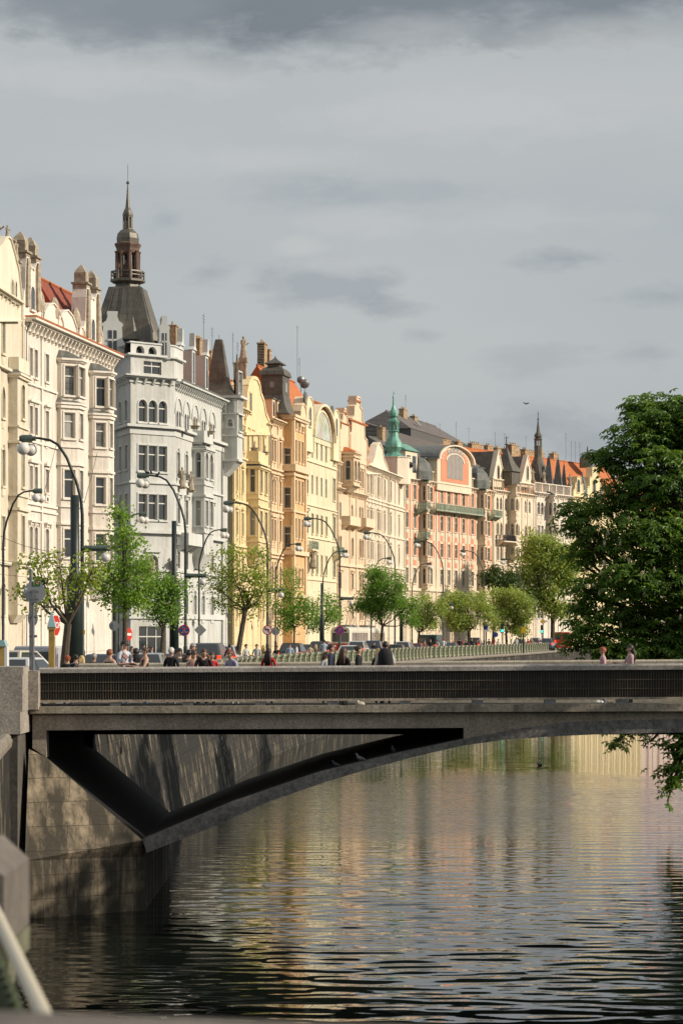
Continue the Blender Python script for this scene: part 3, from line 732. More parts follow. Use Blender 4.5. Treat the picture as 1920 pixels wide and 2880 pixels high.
dm = MB(); dm.lathe((sx,sy,0), [(31*pr,zs(683)),(32*pr,zs(672)),(29*pr,zs(658)),(20*pr,zs(648)),(14*pr,zs(645)),(13*pr,zs(642))], 8, rot=rr+PI/8)
dm.lathe((sx,sy,0), [(14*pr,zs(612)),(15*pr,zs(606)),(15*pr,zs(603)),(11*pr,zs(592)),(7*pr,zs(585)),(4.5*pr,zs(560)),(1.6*pr,zs(520)),(.8*pr,zs(516))], 8, rot=rr+PI/8)
for k in range(8):
    a = rr+PI/8+k*PI/4; dm.tube([(sx+11.5*pr*math.cos(a), sy+11.5*pr*math.sin(a), zs(643)),(sx+11.5*pr*math.cos(a), sy+11.5*pr*math.sin(a), zs(611))], .1, 5)
dm.ball((sx,sy,zs(514)), 5*pr, 8); dm.tube([(sx,sy,zs(512)),(sx,sy,zs(463))], .022, 4)
Ct.part('spire', dm, M['darkcu'])
# roof of river wing, spike dormers
Ct.roof(2.5, Ct.u(640), zc, 6.5, 'redtile', y0=1.2, depth=5.2, chim=[(Ct.u(492,6),6.2,8.3,1.1),(Ct.u(560,7),7,8.6,3.0),(Ct.u(602,7),7,8.0,1.0)])
g = MB(); band(g, [(3,0),(Ct.u(630),0)], zc, .5, .1, sink=1.4); Ct.part('gutter_roof', g, M['lead'])
for px in (511,545,582): Ct.dormer(Ct.u(px,.2), Ct.z(px, {511:1088,545:1098,582:1112}[px],.2)+.4, 1.3, 3.6 if px < 600 else 2, y=.2, top='s', d=2.5)
Ct.antenna(Ct.u(573,7), 7, zc+8, 4); Ct.antenna(Ct.u(597,7), 7, zc+8, 3)
# right turret with dark spike
u0, u1 = Ct.u(628), Ct.W+.6; tw = 1.5
t2 = MB(); zt = Ct.z(645,1104,-tw); zb = Ct.z(645,1290,-tw)
plan2 = [(u0,0),(u0,-tw),(u1,-tw),(u1,0)]
sv = Ct.mb; Ct.mb = t2
Ct.walls(plan2, zb, zt, {0: [(tw*.5, .5, zt-3.2, .8, 'a','s',0)], 1: [((u1-u0)*.5, 1.6, zb+3.2, 6.2, 'r','s',1)]})
wall_seg(t2, (u1,3), (u0,3), zt-6, zt); wall_seg(t2, (u0,3), (u0,0), zc-1, zt); wall_seg(t2, (u1,0), (u1,3), zc-1, zt)
for k in range(4):
    w0, w1 = 1-k*.24, 1-(k+1)*.24; zb_k = .36
    t2.quad((u0,-tw*w1,zb-.36*(k+1)),(u1,-tw*w1,zb-.36*(k+1)),(u1,-tw*w0,zb-.36*k),(u0,-tw*w0,zb-.36*k)); t2.quad((u0,0,zb-.36*(k+1)),(u0,-tw*w1,zb-.36*(k+1)),(u0,-tw*w0,zb-.36*k),(u0,0,zb-.36*k))
Ct.mb = sv; tur = Ct.part('turret', t2, wC)
t3 = TB(); band(t3, [(u0,3)]+plan2+[(u1,3)], zb, .2, .2); band(t3, [(u0,3)]+plan2+[(u1,3)], zb+2.6, .16, .15); band(t3, [(u0,3)]+plan2+[(u1,3)], zt-1.9, .16, .2); band(t3, [(u0,3)]+plan2+[(u1,3)], zt-.2, .25, .5)
t4 = MB()
for k in range(5): t4.box(u0+.4+k*(u1-u0-.8)/4-.1, u0+.4+k*(u1-u0-.8)/4+.1, -tw-.12, -tw+.02, zt-1.7, zt-.2)
for k in range(4): t4.box(u0-.12, u0+.02, -tw+.3+k*.9-.1, -tw+.3+k*.9+.1, zt-1.7, zt-.2)
Ct.part('arcade', t4, tC, tur)
for q in t3.l: Ct.part('string_course', q, tC, tur)
sk = MB(); cx, cy = (u0+u1)/2, .75; zz = lambda py: Ct.z(630, py, .7)
sk.lathe((cx,cy,0), [(2.7,zt+.05),(1.8,zt+.7),(1.35,zt+1.5),(.62,zz(980)),(.45,zz(962)),(.08,zz(961))], 4, rot=PI/4, sx=.9, sy=1.1)
sk.lathe((u1-.6,-1.0,0), [(.35,zt),(.3,zt+1.5),(.45,zt+1.8),(.2,zt+2.2),(.12,zt+3.2),(.05,zt+4.6)], 6)
sk.tube([(cx,cy,zz(962)),(cx,cy,zz(948))], .03, 4)
Ct.part('turret_spire', sk, M['darkcu'], tur)
Ct.drain(Ct.u(622), zc)
Ct.finish(zc-.3, 14)

# --- D: yellow house with curved gable
wD, tD = wallpair('yellow render', (.76,.61,.36), 1.05)
D = Bld('apartment_building', 'yellow baroque style house with curved gable, seated statue and balcony bay', 655.5,257, 757,278, wD, tD, seed=5)
zc = D.z(664,1143)
rows = rz(D, 671, [(1203,1266,'r','h',0),(1319,1384,'r','c',0),(1440,1505,'r','c',0),(1560,1622,'r','p',0),(1690,1740,'s','b',0)])
cc = [(D.u(p),.85) for p in (666,682,697,709,727,740)]
o0, o1 = D.u(693,-.0), D.u(753,-1.3)
D.simple_front([c for c in cc], rows, zc, skip=[(o0-.5,o1+.5,rows[1][0]+.1)])
D.oriel(o0, o1, D.z(720,1560), D.z(720,1312,-1), 1.35, [(z,h,'r') for z,h,*_ in rz(D,737,[(1330,1398,'r',0,0),(1448,1515,'r',0,0)])], flat=True, fw=1.4, nfront=2, cap='lead')
D.balcony(o0, o1, D.z(720,1312,-1)+.7, 1.35, solid=True)
for px in (716,745): D.statue(D.u(px,-1.2), -1.2, D.z(720,1312,-1)+1.6, .8, plinth=.3, name='urn')
D.cornice([(0,0),(D.u(694),0)], zc, .8, step=1); D.cornice([(D.u(745),0),(D.W,0)], D.z(750,1192), .6, brack=False)
D.gable([(692,1180),(694,1120),(697,1090),(704,1072),(712,1066),(722,1070),(729,1085),(732,1110),(740,1130),(746,1165),(752,1180),(756,1188),(757,1215),(690,1215)], y0=-.16, y1=1.6, holes=[(704,1162,1.0,2.2,'r')], edge=.7)
D.statue(D.u(700), .6, D.z(700,1068), 2.4, plinth=2.4)
D.roof(0, D.W, zc-.5, 6.5, 'redtile', chim=[(D.u(672,6),6,8.6,2.2),(D.W*.75,6,8,1.2)])
for k, py in enumerate((1292,1415,1540)): band(D.tb, [(0,0),(o0-.1,0)], D.z(680,py), .2, .25)
band(D.tb, [(0,0),(D.W,0)], D.z(680,1660), .35, .25)
D.antenna(D.u(655,6), 6, zc+7.5, 4); D.antenna(D.u(668,6), 6, zc+7.8, 3)
D.drain(D.W-.3, zc); D.finish(zc-1.2)

# --- E/F: orange house with dark lantern roof
wE, tE = wallpair('peach render', (.76,.57,.38), 1.05)
E = Bld('apartment_building', 'peach orange house with dark copper roof lantern over its ornate bay', 757,278, 853,296, wE, tE, seed=6)
zc = E.z(765,1178)
rows = rz(E, 770, [(1238,1299,'r','c',0),(1350,1413,'r','h',0),(1461,1522,'r','c',0),(1590,1650,'a','b',0),(1700,1745,'r','s',0)])
E.simple_front([(E.u(765),.8),(E.u(773),.8),(E.u(788),.9)], rows, zc)
p = 1.15; oa, ob = E.u(795), E.u(859,-p)
zt = E.z(820,1166,-1)
E.mb, sv = MB(), E.mb
pl = [(oa,0),(oa,-p),(ob,-p),(ob,0)]
wb = []
for r in rz(E, 840, [(1195,1222,'a',0,0),(1250,1310,'r',0,0),(1360,1420,'r',0,0),(1465,1520,'r',0,0),(1600,1650,'a',0,0)]):
    for k in (.25,.5,.75): wb.append(((ob-oa)*k, .75, r[0], r[1], r[2], 's', 0))
wa = []
for r in rz(E, 800, [(1248,1303,'r',0,0),(1358,1416,'r',0,0),(1468,1526,'r',0,0)]): wa.append((p*.5, .8, r[0]-.6, r[1], 'r', 's', 0, False))
E.walls(pl, 0, zt, {0: wa, 1: wb})
wall_seg(E.mb, (ob,0), (ob,4), zc-2, zt); wall_seg(E.mb, (oa,4), (oa,0), zc-2, zt); bay = E.part('bay', E.mb, stucco('deep peach render', (.70,.46,.23))); E.mb = sv
m = TB(); ring = [(oa,3.9)]+pl+[(ob,3.9)]
for py, h, pj in ((1180,.3,.35),(1325,.8,.5),(1338,.3,.3),(1440,.2,.25),(1560,.5,.4),(1680,.3,.3)): band(m, pl, E.z(820,py,-1), h, pj)
band(m, ring, zt-.3, .3, .5)
for q in m.l: E.part('string_course', q, tE, bay)
for xa in (oa+.15, ob-.75): q = MB(); q.box(xa, xa+.6, -p-.22, -p+.02, 3, zt-.4); E.part('pilaster', q, tE, bay)
lr = MB(); cx, cy = oa+2.0, 1.35; zz = lambda py: E.z(780,py,1.5)
hx = 2.9
lr.lathe((cx,cy,0), [(hx*1.55,zt+.02),(hx*1.25,zt+.6),(hx*1.0,zz(1140)),(hx*.9,zz(1120))], 4, rot=PI/4, sy=.74)
lr.lathe((cx,cy,0), [(hx*.86,zz(1120)),(hx*.86,zz(1064))], 4, rot=PI/4, sy=.74)
lr.lathe((cx,cy,0), [(hx*1.0,zz(1064)),(hx*1.0,zz(1060)),(hx*.93,zz(1050)),(hx*.7,zz(1042)),(hx*.45,zz(1038)),(hx*.45,zz(1032)),(hx*.7,zz(1030)),(hx*.5,zz(1024)),(hx*.2,zz(1017)),(.1,zz(1010)),(.05,zz(1005))], 4, rot=PI/4, sy=.74)
lo = E.part('roof_lantern', lr, M['darkcu'])
g = MB(); q = hx*.86*.7071; g.box(cx-q-.04, cx-q+.02, cy-.22, cy+.22, zz(1098), zz(1082)); g.box(cx-.5, cx+.5, cy-q*.74-.04, cy-q*.74+.02, zz(1108), zz(1082)); E.part('pane', g, M['curtain'], lo)
E.cornice([(0,0),(oa-.55,0)], zc, .9, step=1)
ga = (oa+ob)/2+.3
E.gable([(ga,zt-1),(ga,zt+.6),(ga+.5,zt+1.3),((ga+ob)/2,zt+1.7),(ob-.7,zt+1.3),(ob-.2,zt+.6),(ob-.2,zt-1)], y0=-p-.1, y1=-p+.8, px=False, edge=.4)
E.roof(0, E.W, zc, 5.2, 'redtile', chim=[(E.W*.3,7,6.5,1.6)])
for px in (770,784): E.dormer(E.u(px,.4), zc+.2, 1.5, 2.3, y=.4, top='f', mat=tE, d=2.5)
for py in (1322,1334,1440,1560,1570,1665): band(E.tb, [(0,0),(oa-.6,0)], E.z(770,py), .18, .28)
E.drain(.25, zc); E.finish(zc-.3)

# --- G: pale cream house with the arched mosaic
wG, tG = wallpair('pale lemon render', (.75,.66,.46), 1.04)
G = Bld('apartment_building', 'pale cream house with big arched mosaic gable and steep orange roof', 853,296, 946,315.5, wG, tG, seed=7)
zc = G.z(900, 1205)
rows = rz(G, 862, [(1222,1282,'r','s',0),(1322,1388,'r','s',0),(1437,1500,'r','h',0),(1560,1615,'r','s',0),(1690,1740,'a','b',0)])
cl = [(G.u(862),1.5),(G.u(939),1.5)]
rr2 = rz(G, 890, [(1243,1292,'r','n',0),(1340,1393,'r','n',0),(1447,1503,'r','s',0),(1560,1615,'r','s',0),(1690,1740,'a','b',0)])
c2 = [(G.u(p),1.0) for p in (878,891,904,917)]
wsG = [(c[0],c[1],r[0],r[1],r[2],r[3],1) for r in rows for c in cl]+[(c[0],c[1],r[0],r[1],r[2],r[3],0) for r in rr2 for c in c2]
G.walls([(0,0),(G.W,0)], 0, zc, {0: wsG})
for z in (rr2[0][0]-.6, rr2[2][0]+rr2[2][1]+.9, rr2[2][0]-.6, rr2[3][0]-.8, 4.5): band(G.tb, [(0,0),(G.W,0)], z, .16, .18)
ca = (G.u(873)+G.u(931))/2; ra = (G.u(931)-G.u(873))/2; zA = G.z(900,1235); H = G.z(902,1141)-zA
k_ = H/ra
arc = lambda r, n=18: [(ca-r*math.cos(PI*i/n), zA+r*k_*math.sin(PI*i/n)) for i in range(n+1)]
G.gable([(ca-ra,zc-2)]+arc(ra)+[(ca+ra,zc-2)], y0=-.1, y1=.6, px=False, edge=0, mat=wG)
ar = MB(); 
def archring(mb, r0, r1, y0, y1, m=0):
    a, b = arc(r0), arc(r1)
    for i in range(len(a)-1): mb.prism([a[i],b[i],b[i+1],a[i+1]], 'y', y0, y1, m)
archring(ar, ra*.97, ra*1.04, -.7, .7); archring(ar, ra*.8, ra*.86, -.3, 0); gb = G.part('arch_hood', ar, tG)
ar = MB(); archring(ar, ra*.865, ra*.968, -.18, 0); G.part('arch_tiles', ar, M['darktile'], gb)
mz, nt, bb = newmat('mosaic picture'); tc = N(nt,'ShaderNodeTexCoord'); v = N(nt,'ShaderNodeTexVoronoi', Scale=1.1); nt.links.new(tc.outputs['Object'], v.inputs['Vector'])
nn = N(nt,'ShaderNodeTexNoise', Scale=.5, Detail=6.0); nt.links.new(tc.outputs['Object'], nn.inputs['Vector'])
nt.links.new(mix(nt, ramp(nt, nn.outputs[0], [(.3,(.22,.30,.36)),(.45,(.55,.55,.48)),(.55,(.35,.42,.25)),(.65,(.60,.38,.30)),(.75,(.2,.25,.45))]), v.outputs['Color'], .12), bb.inputs['Base Color']); bb.inputs['Roughness'].default_value = .5
mo = MB(); mo.prism([(ca-ra*.79,zA)]+arc(ra*.79)[1:-1]+[(ca+ra*.79,zA)], 'y', -.2, -.05); G.part('mosaic', mo, mz)
for px0, px1, py in ((853,873,1118),(929,946,1155)):
    ua, ubb = G.u(px0), G.u(px1); z1 = G.z((px0+px1)/2, py); w = ubb-ua; zz0 = zc-3.5
    G.gable([(ua,zz0)]+[(ua+w/2-w/2*math.cos(PI*i/8), z1-w*.35+w*.35*math.sin(PI*i/8)) for i in range(9)]+[(ubb,zz0)], y0=-.35, y1=1.2, px=False, edge=.3, name='pavilion')
    A_, F_, G_ = G.winmeshes(1.1, 2.4, 'a', 's', 0, False); W_ = place('window', A_, G.root, ((ua+ubb)/2,-.38,zc-.4)); gg = MB(); gg.poly([(-.5,-.03,0),(.5,-.03,0)]+[(x*.9,-.03,z) for x,z in arch_pts(1.1,2.3,'a')]); gg.build('pane', M['glass'], W_)
    sc_ = MB(); sc_.lathe((0,0,0), [(.8,-.1),(.8,.1)], 10); so = sc_.build('scroll', M['lead'], G.root, (ua+.2,-.2,z1-.3)); so.rotation_euler = (PI/2,0,0)
G.roof(-1, G.W, zc-.5, G.z(845,1078,5)-zc+.5, 'redtile', y0=.6, depth=5, chim=[(3.5,6,10.5,1.6),(6,6,10,1.0)])
G.antenna(G.u(836,6), 6, G.z(836,1075,6), 7.5, 1); G.antenna(G.u(842,6), 6, G.z(842,1080,6), 3.5)
ds = MB()
for px, py, r in ((846,1070,.5),(857,1081,.65)):
    x, y = G.u(px,5), 5; z = G.z(px,py,5); ds.lathe((0,0,0), [(.02,0),(r*.6,.08),(r,.28),(r,.3),(r*.6,.11),(.02,.03)], 14); 
    d = ds.build('satellite_dish', M['steel'], G.root, (x,y,z)); d.rotation_euler = (1.2,0,1.9); ds = MB()
    pp = MB(); pp.tube([(x,y,z-1.6),(x,y,z)], .05, 4); G.part('dish_mast', pp, M['steel'])
G.balcony(G.u(855), G.u(872), G.z(862,1545), 1.1, 'palecu'); G.balcony(G.u(934), G.u(945), G.z(940,1560), 1.1, 'palecu')
G.statue(G.u(869), -.5, G.z(869,1600), 2.6, plinth=.2)
G.finish(zc-.5)

# --- H: cream peach house with two stepped gables
wH, tH = wallpair('buff render', (.74,.58,.41), 1.05)
H_ = Bld('apartment_building', 'buff house with two stepped gables and tiled loggia oriel beside the white row', 946,315.5, 1027,332, wH, tH, seed=8)
zc = H_.z(985,1262)
rows = rz(H_, 952, [(1308,1356,'r','h',0),(1410,1460,'a','n',0),(1505,1560,'a','s',0),(1610,1655,'r','h',0),(1700,1742,'a','b',0)])
o0, o1 = H_.u(961), H_.u(1006,-1.3)
H_.simple_front([(H_.u(950),.9),(H_.u(957),.9),(H_.u(975),1.1),(H_.u(990),1.1),(H_.u(1012),.95),(H_.u(1019),.95)], rows, zc, skip=[(o0-.3,o1+.3,rows[0][0]+.1)])
H_.oriel(o0, o1, H_.z(985,1372), H_.z(985,1272,-1), 1.6, [(z,h,'a') for z,h,*_ in rz(H_,990,[(1303,1358,'a',0,0)])], flat=True, fw=1.2, nfront=2, cap='redtile', corb=.8)
H_.roof(-.3, H_.W, zc, H_.z(950,1152,5)-zc, 'darktile', y0=.4, depth=5)
for px0, px1, yt, yb in ((951,981,1152,1240),(977,1028,1119,1270)):
    ua, ub_ = H_.u(px0), H_.u(px1); w = ub_-ua; z0 = H_.z((px0+px1)/2, yb); z1 = H_.z((px0+px1)/2, yt); h = z1-z0; c = (ua+ub_)/2
    H_.gable([(ua,z0-1.5),(ua,z0+h*.25),(ua+w*.14,z0+h*.3),(ua+w*.16,z0+h*.55),(ua+w*.28,z0+h*.62),(ua+w*.3,z0+h*.8),(c-w*.1,z0+h*.84),(c-w*.1,z1),(c+w*.1,z1),(c+w*.1,z0+h*.84),(ub_-w*.3,z0+h*.8),(ub_-w*.28,z0+h*.62),(ub_-w*.16,z0+h*.55),(ub_-w*.14,z0+h*.3),(ub_,z0+h*.25),(ub_,z0-1.5)], y0=-.14, y1=.8, px=False, edge=.4,)
    cp = MB(); cp.box(c-w*.1-.15, c+w*.1+.15, -.3, 1.0, z1-.6, z1-.35); cp.box(ua-.1, ub_+.1, -.3, 1.0, z0+h*.53, z0+h*.56); H_.part('tile_edging', cp, M['redtile'])
H_.cornice([(0,0),(o0,0)], H_.z(952,1372), .8, step=.8); H_.cornice([(o1,0),(H_.W,0)], H_.z(1012,1390), .8, step=.8)
H_.balcony(H_.u(1001), H_.u(1027), H_.z(1015,1480), 1.4, solid=True); H_.balcony(H_.u(960), H_.u(990), H_.z(975,1475), 1.2, solid=True)
band(H_.tb, [(0,0),(H_.W,0)], H_.z(985,1595), .3, .3); band(H_.tb, [(0,0),(H_.W,0)], H_.z(985,1680), .3, .3)
H_.drain(.3, zc); H_.finish(zc-.4)

# --- I: white row with the green onion turret
wI, tI = wallpair('warm white render', (.75,.65,.51), 1.04)
I_ = Bld('apartment_building', 'warm white house with green copper onion turret and wavy tiled gable', 1027,332, 1136,363, wI, tI, seed=9)
zc = I_.z(1030,1308)
rows = rz(I_, 1048, [(1337,1392,'r','s',0),(1436,1488,'r','c',0),(1525,1575,'r','c',0),(1612,1655,'r','h',0),(1700,1740,'a','b',0)])
cols = [(I_.u(p),.8) for p in (1032,1042,1048,1062,1068,1081,1098,1121)]
I_.simple_front(cols, rows, zc)
I_.cornice([(0,0),(I_.W,0)], zc, 1.0, step=1.0)
I_.gable([(1030,1312),(1046,1305),(1052,1285),(1058,1255),(1066,1247),(1074,1262),(1078,1290),(1086,1310),(1092,1330),(1030,1330)], y0=-.16, y1=.6, edge=.4)
I_.roof(I_.u(1032), I_.u(1083), zc+.1, I_.z(1050,1247,1)-zc, 'redtile', y0=-.2, depth=2.8); I_.roof(0, I_.W, zc, 3.6, 'darktile', y0=.8, depth=5.5, chim=[(8,6.5,5.2,1.4)])
Yt = 360; cx, cy = I_.loc(1106, Yt); zz = lambda py: I_.zw(py, Yt); q = Yt/F
b1 = MB(); b1.lathe((cx,cy,0), [(2.6,zc-1),(2.6,zz(1289)),(2.75,zz(1289)),(2.75,zz(1287))], 8, rot=PI/8)
tw = I_.part('turret', b1, tI)
hb = MB(); hb.ball((cx+.3,cy-2.45,zz(1308)), .5, 8); I_.part('oculus', hb, M['black'], tw)
gr = MB(); gr.lathe((cx,cy,0), [(38*q,zz(1287)),(26*q,zz(1280)),(17*q,zz(1273)),(20*q,zz(1266)),(25*q,zz(1258)),(24*q,zz(1246)),(14*q,zz(1228)),(13*q,zz(1216)),(17*q,zz(1214)),(14*q,zz(1211)),(13.5*q,zz(1210))], 10)
gr.lathe((cx,cy,0), [(13*q,zz(1197)),(17*q,zz(1188)),(17.5*q,zz(1185)),(10*q,zz(1178)),(9*q,zz(1176)),(13*q,zz(1170)),(13*q,zz(1162)),(7*q,zz(1152)),(3*q,zz(1140)),(2*q,zz(1120)),(3.4*q,zz(1118)),(2.4*q,zz(1115)),(1*q,zz(1112)),(.6*q,zz(1099))], 10)
for k in range(8):
    a = k*PI/4+.2; gr.lathe((cx+12*q*math.cos(a), cy+12*q*math.sin(a), 0), [(.16,zz(1211)),(.14,zz(1196))], 5)
gr.tube([(cx-.1,cy,zz(1104)),(cx+.9,cy,zz(1105))], .06, 4)
I_.part('onion_spire', gr, M['greencu'], tw, smooth=False)
for py in (1405,1415,1500,1590,1670): band(I_.tb, [(0,0),(I_.W,0)], I_.z(1048,py), .2, .2)
I_.drain(I_.u(1091), zc); I_.finish(zc-.3)

# --- J: coral and cream house
wJ, tJ = wallpair('light stone render', (.72,.60,.45), 1.05)
coral = stucco('coral render', (.68,.27,.16), .2, .06)
J = Bld('apartment_building', 'coral and cream house with big arched gable and green balconies', 1136,375, 1386,411, wJ, tJ, seed=10)
zc = J.z(1160,1347)
R4 = [(1376,1416,'r','s',1),(1453,1494,'r','s',1),(1530,1568,'r','s',1),(1603,1645,'r','s',1),(1700,1742,'s','n',1)]
rows = rz(J, 1245, R4)
cols = [(J.u(p),1.15) for p in (1143,1165,1211,1241,1261,1281,1302,1327,1373)]
J.simple_front(cols, rows, zc)
zt = zc-.9
for c in cols:
    co = MB()
    for j, r in enumerate(rows[:4]):
        top = r[0]+r[1]; nb = (rows[j-1][0] if j else zt)
        if j in (0,1,2): co.box(c[0]-1.5, c[0]-.72, -.05, .04, r[0]-.2, top+.4); co.box(c[0]+.72, c[0]+1.5, -.05, .04, r[0]-.2, top+.4)
        co.box(c[0]-.55, c[0]+.55, -.052, .04, top+.45, max(top+.6, nb-.45))
    J.part('coral_panel', co, coral)
sq = MB()
for c in cols[3:7]:
    for z in [rows[1][0]+.4*k for k in range(0,22,2)]: sq.box(c[0]-1.03, c[0]-.87, -.1, .03, z, z+.2); sq.box(c[0]+.87, c[0]+1.03, -.1, .03, z, z+.2)
J.part('square_studs', sq, tJ)
for c0, c1 in ((J.u(1180),J.u(1205,-1.2)),(J.u(1343),J.u(1366,-1.2))):
    J.oriel(c0, c1, J.z(1190,1655), zc-.3, 1.2, [(z,h,'r') for z,h,*_ in rows[:4]], cant=1.0, w=.7, fw=1.0, cap='greencu', corb=1)
    dmb = MB(); cc = (c0+c1)/2; dmb.lathe((cc,.3,zc), [(2.1,0),(2.1,1.4),(1.7,2.6),(.9,3.4),(.1,3.7)], 8, rot=PI/8); J.part('cupola', dmb, M['lead'])
J.cornice([(0,0),(J.W,0)], zc, .8, step=1.2)
J.parapet([(J.u(1206),0),(J.u(1222),0)], zc, 1.7); J.parapet([(J.u(1320),0),(J.u(1378),0)], zc, 1.7)
ca = J.u(1270); ra = (J.u(1318)-J.u(1221))/2; zA = J.z(1270,1300); H = J.z(1268,1255)-zA; k_ = H/ra
G2 = [(ca-ra,zc-1.2),(ca-ra,zA)]+arc(ra)[1:-1]+[(ca+ra,zA),(ca+ra,zc-1.2)]
J.gable(G2, y0=-.5, y1=1.5, px=False, edge=0, mat=tJ)
ar = MB(); archring(ar, ra*.97, ra*1.05, -1.1, 3.2); J.part('arch_hood', ar, tJ)
ar = MB(); a2 = arc(ra*1.051); 
for i in range(len(a2)-1): ar.quad((a2[i][0],-.9,a2[i][1]+.05),(a2[i+1][0],-.9,a2[i+1][1]+.05),(a2[i+1][0],7,a2[i+1][1]+.05),(a2[i][0],7,a2[i][1]+.05))
J.part('barrel_roof', ar, M['lead'])
ar = MB(); ar.prism([(ca-ra*.8,zc+.3),(ca-ra*.8,zA)]+arc(ra*.8)[1:-1]+[(ca+ra*.8,zA),(ca+ra*.8,zc+.3)], 'y', -.56, -.45); J.part('coral_tympanum', ar, coral)
ar = MB(); hw = ra*.46
for k in range(4):
    x = ca-hw+hw*2*(k+.5)/4; hh = (zA-zc)+1.2+math.sin(PI*(k+.5)/4)*1.6
    g = MB(); g.box(x-hw/4+.12, x+hw/4-.12, -.6, -.5, zc+.9, zc+hh); wv = J.part('window', g, M['curtain'])
a3, a4 = arc(ra*.47), arc(ra*.54)
for i in range(len(a3)-1): ar.prism([a3[i],a4[i],a4[i+1],a3[i+1]], 'y', -.66, -.5)
for k in range(11):
    a = PI*(k+.5)/11; x, z = ca-ra*.72*math.cos(a), zA+ra*.72*k_*math.sin(a); a5 = MB(); a5.box(x-.16, x+.16, -.62, -.5, z-.16, z+.16); J.part('stud', a5, tJ)
J.part('window_arch', ar, tJ)
zb_ = J.z(1270,1438,-1)
J.balcony(J.u(1207), J.u(1357,-1.0), zb_, 1.3, 'palecu', floorm=M['palecu'])
J.balcony(J.u(1166), J.u(1196,-1.2), J.z(1180,1430,-1), 2.0, 'palecu', floorm=M['palecu']); J.balcony(J.u(1166), J.u(1196,-1.2), J.z(1180,1512,-1), 2.0, 'palecu', floorm=M['palecu']); J.balcony(J.u(1370), J.u(1392), J.z(1380,1452), 1.3, 'palecu', floorm=M['palecu'])
J.roof(-.5, J.W+.5, zc, 6.6, 'slate', y0=.8, depth=5.5, steep=True, hip=1.0, chim=[(5,6,8.2,1.2)])
for px in (1198,1315,1354): J.dormer(J.u(px,1.2), zc+1.2, 2.0, 2.6, y=1.2, top='f', mat=M['darkcu'], d=2.5)
lg = MB(); lg.box(J.u(1139), J.u(1172), -.05, 3.5, zc+.02, zc+4.3); lo = J.part('rooftop_pavilion', lg, tJ); lr = MB(); ua, ub_ = J.u(1139), J.u(1172); lr.prism([(-.4,zc+4.3),(4,zc+4.3),(1.8,zc+5.6)], 'x', ua-.4, ub_+.4); J.part('pavilion_roof', lr, M['greencu'], lo)
g = MB(); g.box(ua+.5, ua+1.8, -.1, 0, zc+1.0, zc+3.6); g.box(ub_-2.0, ub_-.6, -.1, 0, zc+1.0, zc+3.6); J.part('pane', g, M['glass'], lo)
aw = MB(); aw.prism([(-.05,4.7),(-1.8,3.7),(-1.8,3.6),(-.05,4.5)], 'x', J.u(1250), J.u(1300)); J.part('awning', aw, M['lead'])
band(J.tb, [(0,0),(J.W,0)], J.z(1245,1665), .4, .3)
J.drain(.3, zc); J.drain(J.W-.3, zc); J.finish(zc-.2)

# --- grey mansard house rising behind
dB = Bld('background_building', 'grey slate mansard roof with brick chimneys rising behind the coral house', 1100,395, 1300,440, simple('dark slate wall', (.09,.088,.085), .7), tJ, seed=11)
z1 = dB.z(1190,1222,6)
dB.roof(0, dB.W, z1-7, 7, 'slate', y0=.3, depth=9, steep=True, hip=2.5)
z2 = dB.z(1180,1188,9)
dB.roof(dB.u(1108,6), dB.u(1275,6), z1-.5, z2-z1+.5, 'slate', y0=3, depth=5.5, hip=3.5, chim=[(dB.u(1133,8),8,z2-z1+1.4,2.4),(dB.u(1163,8.5),8.5,z2-z1+.9,2.0)])
w_ = MB(); w_.box(dB.u(1108,6)+.3, dB.u(1275,6)-.3, 3.1, 13, z1-4, z1-.5); dB.part('attic_wall', w_, dB.wall)
sk = MB(); sk.box(0,1.6,-.05,.05,0,1.0); so = sk.build('skylight', M['curtain'], dB.root, (dB.u(1155,6)+.5,4.6,z1+1.0)); so.rotation_euler = (-.85,0,0)
dB.antenna(dB.u(1140,8), 8, z2+.5, 3.4); dB.antenna(dB.u(1282,8), 8, z1+.5, 4.5)
dB.finish(z1-7, 18)

# --- K: gothic cream house
wK, tK = wallpair('cream sandstone render', (.76,.64,.49), 1.03)
K = Bld('apartment_building', 'cream neo gothic house with two steep triangular gables flanking a spiked bay', 1386,411, 1502,427, wK, tK, seed=12)
zc = K.z(1395,1379)
rows = rz(K, 1398, [(1397,1433,'g','n',0),(1468,1504,'g','s',1),(1535,1575,'g','s',1),(1612,1650,'a','s',1),(1700,1742,'g','s',1)])
K.simple_front([(K.u(1398),.95),(K.u(1408),.95),(K.u(1422),1.0),(K.u(1456),1.0),(K.u(1477),.95),(K.u(1488),.95)], rows, zc)
c0, c1 = K.u(1428), K.u(1450,-1.3)
K.oriel(c0, c1, K.z(1440,1560), zc+1.2, 1.5, [(z,h,'g') for z,h,*_ in rows[:3]], flat=True, fw=1.3, corb=1.5)
K.cornice([(0,0),(K.W,0)], zc, .7, step=1); K.parapet([(0,-.05),(c0-.3,-.05)], zc, 2.0, step=.7); K.parapet([(c1+.3,-.05),(K.W,-.05)], zc, 2.0, step=.7)
for p0, p1, pk, py in ((1381,1423,1400,1267),(1462,1502,1482,1281)):
    K.gable([(p0,1368),(pk,py),(p1,1372)], y0=.35, y1=1.0, holes=[(pk,1350,.9,2.6,'g')], edge=.35, name='gable')
    m = MB(); ua, ub_, uc = K.u(p0,.5), K.u(p1,.5), K.u(pk,.5); zt = K.z(pk,py,.5)
    m.add([(ua,1.02,zc),(ub_,1.02,zc),(uc,1.02,zt-.1),(ua,7,zc),(ub_,7,zc),(uc,7,zt-.1)], [(0,3,5,2),(1,2,5,4),(3,4,5)]); K.part('gable_roof', m, M['darkcu'])
cx, cy = (c0+c1)/2, .4; zz = lambda py: K.z(1440,py,.4)
